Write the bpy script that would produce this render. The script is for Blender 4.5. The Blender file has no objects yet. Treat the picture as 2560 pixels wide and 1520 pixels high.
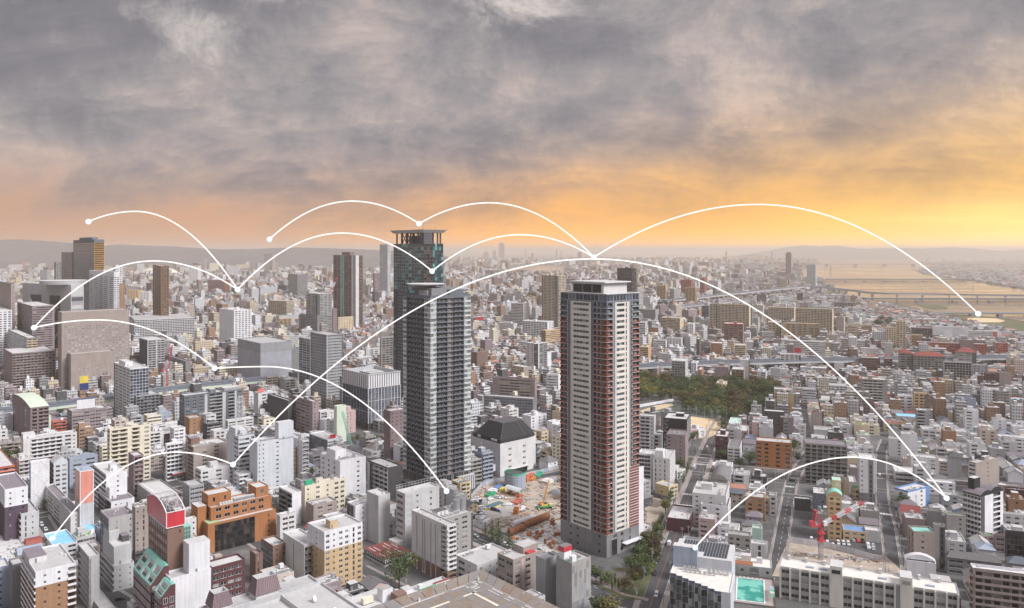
import bpy,math,random,time
import numpy as np
from mathutils import Vector,Matrix,noise
T0=time.time()
RND=random.Random(7)
R=math.radians
SC=bpy.context.scene
COL=SC.collection

# ------------------------------------------------------------------ camera, sky, sun, exposure
F,HC,YH,CX=1950.0,170.0,628.0,1280.0
cam=bpy.data.cameras.new("camera")
cam.sensor_width=36.0
cam.lens=36.0*F/2560.0
cam.shift_y=-(760.0-YH)/2560.0
cam.clip_start=1.0
cam.clip_end=200000.0
camo=bpy.data.objects.new("camera",cam)
camo.location=(0,0,HC)
camo.rotation_euler=(R(90),0,0)
COL.objects.link(camo)
SC.camera=camo
SUN_HEADING,SUN_ELEV=118.0,42.0
GLOW_HEADING,GLOW_ELEV=37.0,1.5
SUN_STRENGTH=3.1
sun=bpy.data.lights.new("sun","SUN")
sun.energy=SUN_STRENGTH
sun.angle=R(22)
sun.color=(1.0,0.98,0.97)
suno=bpy.data.objects.new("sun",sun)
sd=Vector((math.sin(R(SUN_HEADING))*math.cos(R(SUN_ELEV)),math.cos(R(SUN_HEADING))*math.cos(R(SUN_ELEV)),math.sin(R(SUN_ELEV))))
suno.rotation_euler=sd.to_track_quat('Z','Y').to_euler()
suno.location=(0,0,400)
COL.objects.link(suno)
world=bpy.data.worlds.new("World")
SC.world=world
world.use_nodes=True
class NT:
 """Small helper for writing node graphs."""
 def __init__(self,tree):
  self.t=tree
  tree.nodes.clear()
 def n(self,typ,**kw):
  nd=self.t.nodes.new(typ)
  for k,v in kw.items():
   setattr(nd,k,v)
  return nd
 def _in(self,sock,v):
  if v is None:
   return
  if isinstance(v,bpy.types.NodeSocket):
   self.t.links.new(v,sock)
  else:
   if isinstance(v,(tuple,list))and len(v)==3 and sock.type=='RGBA':
    v=(*v,1.0)
   sock.default_value=v
 def math(self,op,a,b=None,c=None,clamp=False):
  nd=self.n('ShaderNodeMath',operation=op,use_clamp=clamp)
  for i,v in enumerate((a,b,c)):
   self._in(nd.inputs[i],v)
  return nd.outputs[0]
 def vmath(self,op,a,b=None,out=0):
  nd=self.n('ShaderNodeVectorMath',operation=op)
  self._in(nd.inputs[0],a)
  if b is not None:
   self._in(nd.inputs[1],b)
  return nd.outputs[out]
 def mix(self,fac,a,b,blend='MIX'):
  nd=self.n('ShaderNodeMix',data_type='RGBA',blend_type=blend)
  self._in(nd.inputs[0],fac)
  self._in(nd.inputs[6],a)
  self._in(nd.inputs[7],b)
  return nd.outputs[2]
 def ramp(self,fac,stops,interp='LINEAR'):
  nd=self.n('ShaderNodeValToRGB')
  nd.color_ramp.interpolation=interp
  el=nd.color_ramp.elements
  while len(el)<len(stops):
   el.new(0.5)
  for e,(p,c)in zip(el,stops):
   e.position=p
   e.color=(*c,1.0)if isinstance(c,tuple)else(c,c,c,1.0)
  self._in(nd.inputs[0],fac)
  return nd.outputs[0]
 def noise(self,vec,scale,detail=4.0,rough=0.5,dist=0.0,dim='3D'):
  nd=self.n('ShaderNodeTexNoise',noise_dimensions=dim)
  if vec is not None:
   self._in(nd.inputs['Vector'],vec)
  nd.inputs['Scale'].default_value=scale
  nd.inputs['Detail'].default_value=detail
  nd.inputs['Roughness'].default_value=rough
  nd.inputs['Distortion'].default_value=dist
  return nd.outputs[0]
 def maprange(self,v,a,b,c=0.0,d=1.0,smooth=True):
  nd=self.n('ShaderNodeMapRange',interpolation_type='SMOOTHSTEP' if smooth else 'LINEAR')
  self._in(nd.inputs[0],v)
  for i,x in enumerate((a,b,c,d)):
   self._in(nd.inputs[i+1],x)
  return nd.outputs[0]
 def comb(self,x,y,z):
  nd=self.n('ShaderNodeCombineXYZ')
  for i,v in enumerate((x,y,z)):
   self._in(nd.inputs[i],v)
  return nd.outputs[0]
def build_sky():
 g=NT(world.node_tree)
 tc=g.n('ShaderNodeTexCoord')
 d=g.vmath('NORMALIZE',tc.outputs['Generated'])
 sp=g.n('ShaderNodeSeparateXYZ')
 g._in(sp.inputs[0],d)
 x,y,z=sp.outputs
 zp=g.math('MAXIMUM',z,0.0)
 S=Vector((math.sin(R(GLOW_HEADING)),math.cos(R(GLOW_HEADING)),math.sin(R(GLOW_ELEV)))).normalized()
 dt=g.vmath('DOT_PRODUCT',d,tuple(S),out=1)
 glow=g.math('POWER',g.math('MAXIMUM',dt,0.0),6.0)
 core=g.math('POWER',g.math('MAXIMUM',dt,0.0),55.0)
 den=g.math('ADD',zp,0.34)
 u=g.math('DIVIDE',x,den)
 v=g.math('DIVIDE',y,den)
 uu=g.math('ADD',g.math('MULTIPLY',u,1.10),g.math('MULTIPLY',v,0.38))
 vv=g.math('ADD',g.math('MULTIPLY',v,1.9),g.math('MULTIPLY',u,-0.25))
 p=g.comb(uu,vv,g.math('MULTIPLY',zp,2.0))
 wv=g.noise(p,1.1,3.0,0.5,0.0)
 pw=g.vmath('ADD',p,g.comb(g.math('MULTIPLY',wv,0.45),g.math('MULTIPLY',wv,-0.3),0.0))
 n1=g.noise(pw,1.0,12.0,0.66,0.15)
 n2=g.noise(g.vmath('ADD',g.vmath('MULTIPLY',d,(1.0,1.0,1.35)),g.comb(g.math('MULTIPLY',wv,0.10),0.0,g.math('MULTIPLY',n1,0.16))),5.6,12.0,0.70,0.25)
 n3=g.noise(g.vmath('ADD',p,(3.1,9.2,5.0)),0.55,3.0,0.5,0.2)
 t=g.math('ADD',g.math('MULTIPLY',n1,0.85),g.math('MULTIPLY',g.maprange(n2,0.32,0.68),0.24))
 t=g.math('ADD',g.math('ADD',t,0.155),g.math('SUBTRACT',g.math('MULTIPLY',n3,0.31),0.22))
 base=g.ramp(t,[(0.44,(0.142,0.138,0.160)),(0.55,(0.188,0.180,0.197)),(0.64,(0.245,0.228,0.238)),(0.72,(0.31,0.275,0.272)),(0.84,(0.47,0.39,0.355))])
 crack=g.maprange(g.noise(g.vmath('ADD',p,(7.7,1.3,8.0)),0.85,9.0,0.6,0.5),0.64,0.74)
 crack=g.math('MULTIPLY',crack,g.maprange(z,0.34,0.46))
 for(dx,dz,sx,sz,gain)in((0.005,0.325,0.085,0.042,1.0),(-0.43,0.285,0.075,0.040,0.75),(-0.36,0.345,0.10,0.03,0.6)):
  k=1.0/math.sqrt(dx*dx+1+dz*dz)
  q=g.vmath('MULTIPLY',g.vmath('SUBTRACT',d,(dx*k,k,dz*k)),(1/sx,1/0.12,1/sz))
  r2=g.vmath('DOT_PRODUCT',q,q,out=1)
  bl=g.math('POWER',2.718,g.math('MULTIPLY',r2,-0.6))
  bl=g.maprange(g.math('ADD',bl,g.math('MULTIPLY',g.math('SUBTRACT',n2,0.5),2.6)),0.46,1.25,0.0,gain)
  bl=g.math('MULTIPLY',bl,g.maprange(r2,7.0,1.5))
  crack=g.math('MAXIMUM',crack,bl)
 nish=g.n('ShaderNodeTexSky',sky_type='NISHITA',sun_disc=False)
 nish.sun_elevation=R(SUN_ELEV)
 nish.sun_rotation=R(SUN_HEADING)
 nish.altitude=100.0
 nish.air_density=1.5
 nish.dust_density=3.0
 skyc=g.mix(1.0,nish.outputs[0],(0.08,0.08,0.08),'MULTIPLY')
 open_sky=g.mix(0.75,skyc,(0.80,0.68,0.60))
 base=g.mix(crack,base,open_sky)
 lift=g.math('ADD',0.90,g.math('MULTIPLY',g.maprange(z,0.30,0.95,0.0,1.0),2.0))
 cool=g.math('ADD',1.0,g.math('MULTIPLY',g.maprange(z,0.30,0.95,0.0,1.0),0.12))
 base=g.mix(1.0,base,g.comb(lift,g.math('MULTIPLY',lift,g.math('ADD',0.5,g.math('MULTIPLY',cool,0.5))),g.math('MULTIPLY',lift,cool)),'MULTIPLY')
 width=g.math('ADD',0.046,g.math('MULTIPLY',glow,0.042))
 e=g.math('DIVIDE',g.math('ADD',zp,g.math('MULTIPLY',g.math('SUBTRACT',0.60,t),0.16)),width)
 band=g.math('POWER',2.718,g.math('MULTIPLY',g.math('MULTIPLY',e,e),-0.55))
 ahead=g.maprange(y,-0.35,0.65)
 amt=g.math('MULTIPLY',band,g.math('ADD',0.20,g.math('MULTIPLY',ahead,0.78)))
 warm=g.ramp(glow,[(0.0,(0.39,0.22,0.145)),(0.08,(0.52,0.25,0.11)),(0.22,(0.70,0.31,0.055)),(0.55,(0.74,0.345,0.040)),(1.0,(0.80,0.43,0.07))])
 c=g.mix(amt,base,warm)
 streak=g.maprange(g.noise(g.comb(g.math('MULTIPLY',x,3.0),g.math('MULTIPLY',z,38.0),y),1.6,5.0,0.55,0.3),0.35,0.75)
 corec=g.math('MULTIPLY',core,g.maprange(z,0.085,0.012))
 corec=g.math('MULTIPLY',corec,g.math('ADD',0.45,g.math('MULTIPLY',streak,0.75)))
 c=g.mix(g.math('MINIMUM',corec,1.0),c,(0.98,0.70,0.24))
 rim=g.math('POWER',2.718,g.math('DIVIDE',zp,-0.030))
 rim=g.math('MULTIPLY',g.math('MULTIPLY',rim,ahead),g.math('ADD',0.12,g.math('MULTIPLY',g.math('POWER',g.math('MAXIMUM',dt,0.0),3.0),0.75)))
 c=g.mix(rim,c,g.mix(1.0,c,(0.62,0.30,0.015),'ADD'))
 bg=g.n('ShaderNodeBackground')
 g._in(bg.inputs[0],c)
 bg.inputs[1].default_value=1.0
 out=g.n('ShaderNodeOutputWorld')
 g.t.links.new(bg.outputs[0],out.inputs[0])
build_sky()
SC.view_settings.view_transform='Standard'
SC.view_settings.look='None'
SC.view_settings.gamma=1.0
SC.view_settings.exposure=0.64
SC.view_settings.use_curve_mapping=False
SC.render.engine='CYCLES'
SC.cycles.use_denoising=True
SC.cycles.max_bounces=6
SC.cycles.diffuse_bounces=3
SC.cycles.glossy_bounces=2
SC.cycles.transmission_bounces=2
SC.cycles.volume_bounces=3
SC.cycles.use_adaptive_sampling=True
SC.cycles.adaptive_threshold=0.015
HAZE_DENSITY=0.000078
LIGHT_ARCS=True

# ------------------------------------------------------------------ materials
MATS={}
PAL=dict(white=(.63,.63,.66),offwhite=(.55,.54,.545),cool=(.50,.52,.56),light=(.45,.45,.46),grey=(.30,.30,.315),mid=(.20,.20,.21),dark=(.085,.083,.09),black=(.03,.03,.034),taupe=(.30,.255,.235),beige=(.46,.39,.34),sand=(.52,.43,.31),cream=(.62,.57,.46),ivory=(.585,.555,.515),peach=(.47,.345,.21),tan=(.47,.33,.19),brown=(.19,.12,.095),ginger=(.30,.175,.105),brick=(.195,.075,.058),maroon=(.10,.045,.05),mauve=(.26,.205,.215),purple=(.085,.06,.085),plum=(.22,.165,.175),pink=(.46,.33,.33),orange=(.335,.148,.066),terracotta=(.48,.17,.06),red=(.46,.042,.055),coral=(.66,.16,.16),salmon=(.60,.24,.19),teal=(.22,.48,.41),mint=(.40,.55,.48),palegreen=(.52,.58,.48),green=(.05,.28,.14),emerald=(.05,.34,.20),slate=(.125,.14,.165),paleblue=(.33,.335,.375),bluegrey=(.29,.33,.41),blue=(.13,.235,.44),skyblue=(.22,.48,.68),navy=(.035,.05,.16),yellow=(.60,.48,.09),lemon=(.55,.45,.27),rust=(.28,.12,.06),sandy=(.50,.39,.26),concrete=(.35,.345,.345),stained=(.30,.29,.28),roofgrey=(.40,.39,.385),roofdark=(.16,.155,.16),roofpale=(.47,.46,.455),roofpurple=(.19,.165,.185),roofred=(.22,.06,.055),rooftile=(.42,.20,.15),roofgreen=(.33,.45,.26),steel=(.42,.43,.45),mesh=(.27,.275,.29),glassgreen=(.16,.22,.21),asphalt=(.075,.074,.078),paint=(.70,.70,.69),dirt=(.42,.33,.24),gold=(.62,.36,.10),rubber=(.02,.02,.02),bark=(.09,.065,.05),offred=(.42,.12,.09))  # gold paints sunset glow onto the right side of one tower
def mat_of(name,rough=0.75,metal=0.0):
 """Painted or rendered surface: colour with stains, rain streaks and grain."""
 key=(name,rough,metal)
 if key in MATS:
  return MATS[key]
 c=PAL[name]
 m=bpy.data.materials.new(name)
 m.use_nodes=True
 g=NT(m.node_tree)
 geo=g.n('ShaderNodeNewGeometry')
 pos=geo.outputs['Position']
 st=g.noise(g.vmath('MULTIPLY',pos,(1.0,1.0,0.06)),0.9,5.0,0.62)
 bl=g.noise(pos,0.11,4.0,0.55)
 gr=g.noise(pos,3.0,2.0,0.6)
 f=g.math('ADD',g.math('MULTIPLY',g.math('SUBTRACT',st,0.5),0.55),g.math('MULTIPLY',g.math('SUBTRACT',bl,0.5),0.40))
 f=g.math('ADD',f,g.math('MULTIPLY',g.math('SUBTRACT',gr,0.5),0.18))
 f=g.math('ADD',1.0,f)
 col=g.mix(1.0,c,g.comb(f,f,f),'MULTIPLY')
 b=g.n('ShaderNodeBsdfPrincipled')
 g._in(b.inputs['Base Color'],col)
 b.inputs['Roughness'].default_value=rough
 b.inputs['Metallic'].default_value=metal
 b.inputs['Specular IOR Level'].default_value=0.5 if rough<.5 else 0.22
 o=g.n('ShaderNodeOutputMaterial')
 g.t.links.new(b.outputs[0],o.inputs[0])
 m.diffuse_color=(*c,1)
 MATS[key]=m
 return m
def mat_roof(name):
 """Flat roof membrane: blotches, puddle marks and sheet joints."""
 key=('roof',name)
 if key in MATS:
  return MATS[key]
 c=PAL[name]
 m=bpy.data.materials.new("roof_"+name)
 m.use_nodes=True
 g=NT(m.node_tree)
 geo=g.n('ShaderNodeNewGeometry')
 pos=geo.outputs['Position']
 bl=g.noise(pos,0.22,6.0,0.62,0.6)
 b2=g.noise(g.vmath('ADD',pos,(31.0,7.0,3.0)),0.9,5.0,0.6)
 f=g.math('ADD',0.58,g.math('ADD',g.math('MULTIPLY',bl,0.55),g.math('MULTIPLY',b2,0.30)))
 col=g.mix(1.0,c,g.comb(f,f,f),'MULTIPLY')
 b=g.n('ShaderNodeBsdfPrincipled')
 g._in(b.inputs['Base Color'],col)
 b.inputs['Roughness'].default_value=0.85
 o=g.n('ShaderNodeOutputMaterial')
 g.t.links.new(b.outputs[0],o.inputs[0])
 MATS[key]=m
 return m
def mat_glass(kind='glass'):
 if kind in MATS:
  return MATS[kind]
 m=bpy.data.materials.new(kind)
 m.use_nodes=True
 g=NT(m.node_tree)
 geo=g.n('ShaderNodeNewGeometry')
 oi=g.n('ShaderNodeObjectInfo')
 r=g.math('FRACT',g.math('ADD',geo.outputs['Random Per Island'],oi.outputs['Random']))
 if kind=='glass':
  st=[(0.0,(.018,.020,.024)),(0.55,(.045,.048,.052)),(0.80,(.10,.10,.10)),(0.90,(.30,.29,.27))]
 elif kind=='glass_teal':
  st=[(0.0,(.006,.018,.022)),(0.50,(.014,.046,.054)),(0.78,(.035,.145,.155)),(0.93,(.13,.33,.33))]
 elif kind=='glass_blue':
  st=[(0.0,(.020,.027,.040)),(0.5,(.045,.058,.082)),(0.85,(.11,.13,.17))]
 elif kind=='glass_pale':
  st=[(0.0,(.085,.108,.102)),(0.5,(.155,.19,.18)),(0.85,(.33,.375,.355))]
 elif kind=='glass_black':
  st=[(0.0,(.010,.009,.010)),(0.6,(.022,.020,.022)),(0.93,(.07,.055,.045))]
 else:
  st=[(0.0,(.19,.19,.19)),(0.6,(.27,.27,.27)),(0.9,(.42,.42,.41))]
 col=g.ramp(r,st)
 b=g.n('ShaderNodeBsdfPrincipled')
 g._in(b.inputs['Base Color'],col)
 b.inputs['Roughness'].default_value=0.12
 b.inputs['Specular IOR Level'].default_value=0.6
 o=g.n('ShaderNodeOutputMaterial')
 g.t.links.new(b.outputs[0],o.inputs[0])
 MATS[kind]=m
 return m
def M(c):
 """Material by name: a Material, a glass kind, a palette colour, 'roof:colour', 'metal:colour'."""
 if not isinstance(c,str):
  return c
 if c.startswith('glass')and c!='glassgreen':
  return mat_glass(c)
 if c.startswith('roof:'):
  return mat_roof(c[5:])
 if c.startswith('metal:'):
  return mat_of(c[6:],0.45,0.6)
 if c.startswith('gloss:'):
  return mat_of(c[6:],0.25,0.0)
 return mat_of(c)

# ------------------------------------------------------------------ mesh collecting
class MB:
 def __init__(self):
  self.v,self.n,self.m,self.mats=[],[],[],[]
 def slot(self,c):
  if c not in self.mats:
   self.mats.append(c)
  return self.mats.index(c)
 def poly(self,pts,c):
  self.v.extend(pts)
  self.n.append(len(pts))
  self.m.append(self.slot(c))
 def box(self,x0,x1,y0,y1,z0,z1,c,ctop=None,bottom=False):
  a,b,cc,d=(x0,y0),(x1,y0),(x1,y1),(x0,y1)
  for p,q in((a,b),(b,cc),(cc,d),(d,a)):
   self.poly([(*p,z0),(*q,z0),(*q,z1),(*p,z1)],c)
  self.poly([(*a,z1),(*b,z1),(*cc,z1),(*d,z1)],ctop or c)
  if bottom:
   self.poly([(*d,z0),(*cc,z0),(*b,z0),(*a,z0)],c)
 def prism(self,ring,z0,z1,c,ctop=None):
  k=len(ring)
  for i in range(k):
   p,q=ring[i],ring[(i+1)%k]
   self.poly([(*p,z0),(*q,z0),(*q,z1),(*p,z1)],c)
  self.poly([(*p,z1)for p in ring],ctop or c)
 def cyl(self,x,y,r,z0,z1,c,k=12,r1=None,ctop=None):
  r1=r if r1 is None else r1
  a=[(x+r*math.cos(2*math.pi*i/k),y+r*math.sin(2*math.pi*i/k),z0)for i in range(k)]
  b=[(x+r1*math.cos(2*math.pi*i/k),y+r1*math.sin(2*math.pi*i/k),z1)for i in range(k)]
  for i in range(k):
   j=(i+1)%k
   self.poly([a[i],a[j],b[j],b[i]],c)
  self.poly(b,ctop or c)
 def bar(self,p,q,r,c,k=4):
  """Straight bar of k sides between two points."""
  p,q=Vector(p),Vector(q)
  d=(q-p)
  if d.length<1e-6:
   return
  d.normalize()
  s=d.cross(Vector((0,0,1)))
  if s.length<1e-3:
   s=d.cross(Vector((1,0,0)))
  s.normalize()
  t=d.cross(s)
  A,B=[],[]
  for i in range(k):
   a=2*math.pi*(i+.5)/k
   o=s*(math.cos(a)*r)+t*(math.sin(a)*r)
   A.append(tuple(p+o))
   B.append(tuple(q+o))
  for i in range(k):
   j=(i+1)%k
   self.poly([A[i],B[i],B[j],A[j]],c)
  self.poly(A,c)
  self.poly(B[::-1],c)
 def mesh(self,name,weld=True):
  me=bpy.data.meshes.new(name)
  if not self.n:
   return me
  co=np.array(self.v,dtype=np.float64)
  idx=np.arange(len(co))
  if weld:
   key=np.round(co*500).astype(np.int64)
   _,first,inv=np.unique(key,axis=0,return_index=True,return_inverse=True)
   co,idx=co[first],inv.reshape(-1)
  tot=np.array(self.n,dtype=np.int32)
  start=np.concatenate(([0],np.cumsum(tot)[:-1])).astype(np.int32)
  me.vertices.add(len(co))
  me.vertices.foreach_set("co",co.astype(np.float32).ravel())
  me.loops.add(len(idx))
  me.loops.foreach_set("vertex_index",idx.astype(np.int32))
  me.polygons.add(len(tot))
  me.polygons.foreach_set("loop_start",start)
  me.polygons.foreach_set("loop_total",tot)
  for c in self.mats:
   me.materials.append(M(c))
  me.polygons.foreach_set("material_index",np.array(self.m,dtype=np.int32))
  me.update(calc_edges=True)
  me.shade_flat()
  return me
 def obj(self,name,parent=None,weld=True,kind=None,label=None,loc=None,rot=None):
  o=bpy.data.objects.new(name,self.mesh(name,weld))
  COL.objects.link(o)
  if parent is not None:
   o.parent=parent
  if kind:
   o['kind']=kind
  if label:
   o['label']=label
  if loc is not None:
   o.location=loc
  if rot is not None:
   o.rotation_euler=(0,0,rot)
  return o
def inst(name,me,parent,loc=(0,0,0),rz=0.0,label=None):
 o=bpy.data.objects.new(name,me)
 COL.objects.link(o)
 o.parent=parent
 o.location=loc
 o.rotation_euler=(0,0,rz)
 if label:
  o['label']=label
 return o
def thing(name,label,cat,loc=(0,0,0),rz=0.0,group=None):
 o=bpy.data.objects.new(name,None)
 COL.objects.link(o)
 o.empty_display_size=1.0
 o.location=loc
 o.rotation_euler=(0,0,rz)
 o['label']=label
 o['category']=cat
 if group:
  o['group']=group
 return o
def tag(o,label=None,cat=None,group=None,kind=None):
 for k,v in(('label',label),('category',cat),('group',group),('kind',kind)):
  if v:
   o[k]=v
 return o

# ------------------------------------------------------------------ where things stand
def ground(x,y):
 D=F*HC/(y-YH)
 return Vector(((x-CX)*D/F,D,0))
def at_depth(x,y,D):
 return Vector(((x-CX)*D/F,D,HC-(y-YH)*D/F))
TY=dict(a=560,b=860,c=1160)
def px(tile,zx,zy):
 return(int(tile[1])-1)*640+zx*.256,TY[tile[0]]+zy*.256
def gz(tile,zx,zy):
 return ground(*px(tile,zx,zy))
GRID=dict(A=(-41.3,48.7),B=(-70.0,20.0),C=(20.0,110.0),D=(-60.0,30.0),E=(-30.0,60.0),S=(-80.0,10.0),T=(8.0,98.0))
FOOT=[]
def hd(a):
 return Vector((math.sin(R(a)),math.cos(R(a))))
def frame_of(tile,xl,xc,xr,yt,yb,grid):
 """Near corner, wall lengths, height and turn of a block seen with edges at xl, xc, xr, top yt and foot yb."""
 X0,Y0=px(tile,xc,yb)
 C=ground(X0,Y0)
 _,Yt=px(tile,xc,yt)
 h=HC-(Yt-YH)*C.y/F
 al,ar=GRID[grid]
 def run(xe,a):
  k=(px(tile,xe,0)[0]-CX)/F
  d=hd(a)
  den=d.x-k*d.y
  return(k*C.y-C.x)/den if abs(den)>1e-6 else 10.0
 wl,wr=run(xl,al),run(xr,ar)
 wl=min(max(wl,3.0),16.0 if grid in 'CT' else 160.0)
 wr=min(max(wr,3.0),{'B':26.0,'S':26.0,'D':24.0}.get(grid,160.0))
 if wl<=3.0:
  wl=min(14.0,max(6.0,wr*.6))
 if wr<=3.0:
  wr=min(14.0,max(6.0,wl*.6))
 uR=hd(ar)
 rz=math.atan2(uR.y,uR.x)
 return C,wl,wr,max(h,3.0),rz

# ------------------------------------------------------------------ buildings
def parse(spec):
 out=[]
 for tk in spec.split():
  col=None
  gl=''
  if '/' in tk:
   tk,gl=tk.split('/')
   gl='/'+gl
  if '@' in tk:
   tk,col=tk.split('@')
  col=(col or '')+gl or None
  wt=None
  if '*' in tk:
   tk,wt=tk.split('*')
  t=tk[0]
  nn=float(tk[1:])if len(tk)>1 else 1.0
  if t in 'b':
   w=nn
   nn=1
  else:
   w=nn
  if wt:
   w=float(wt)
  out.append((t,max(1,int(nn)),w,col))
 s=sum(o[2]for o in out)
 return[(t,n,w/s,c)for t,n,w,c in out]
HOLE=dict(w=(.50,.30,.45),s=(.30,.36,.34),W=(.80,.27,.50),r=(1.0,.28,.48),R=(1.0,.16,.74),N=(.34,.12,.76),c=(.93,.05,.90),l=(.86,.12,.76),n=(.62,.28,.50),X=(1.0,.50,.46),Y=(1.0,.30,.66))
WINMESH={}
def win_mesh(w,h,glass,frame):
 key=(round(w,2),round(h,2),glass,frame)
 if key not in WINMESH:
  mb=MB()
  mb.poly([(0,0,0),(w,0,0),(w,0,h),(0,0,h)],glass)
  t=0.1
  for x in((0,t),(w/2-t/2,w/2+t/2),(w-t,w)):
   mb.box(x[0],x[1],-.05,-.005,t,h-t,frame)
  for z in((0,t),(h-t,h)):
   mb.box(0,w,-.05,-.005,z[0],z[1],frame)
  WINMESH[key]=mb.mesh('window')
 return WINMESH[key]
BALMESH={}
def bal_mesh(w,p,ph,col,slab,n):
 key=(round(w,2),p,ph,col,slab,n)
 if key not in BALMESH:
  mb=MB()
  mb.box(0,w,-p,-.002,0,.18,slab,bottom=True)
  if col.startswith('glass')or col=='rail':
   cc='steel' if col=='rail' else col
   mb.box(.02,w-.02,-p+.02,-p+.08,.18,ph,cc)if cc!='steel' else None
   mb.box(0,w,-p,-p+.1,ph,ph+.08,'steel')
   k=max(2,int(w/1.1))
   for i in range(k+1):
    x=(w-.08)*i/k
    mb.box(x,x+.08,-p,-p+.09,.18,ph,'steel')
  else:
   mb.box(0,w,-p,-p+.14,.18,ph,col)
   if p>.3:
    mb.box(0,.12,-p+.14,-.002,.18,ph,col)
    mb.box(w-.12,w,-p+.14,-.002,.18,ph,col)
  for i in range(1,n):
   x=w*i/n
   mb.box(x-.05,x+.05,-p+.16,-.01,.18,1.9,'offwhite')
  BALMESH[key]=mb.mesh('balcony')
 return BALMESH[key]
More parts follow.
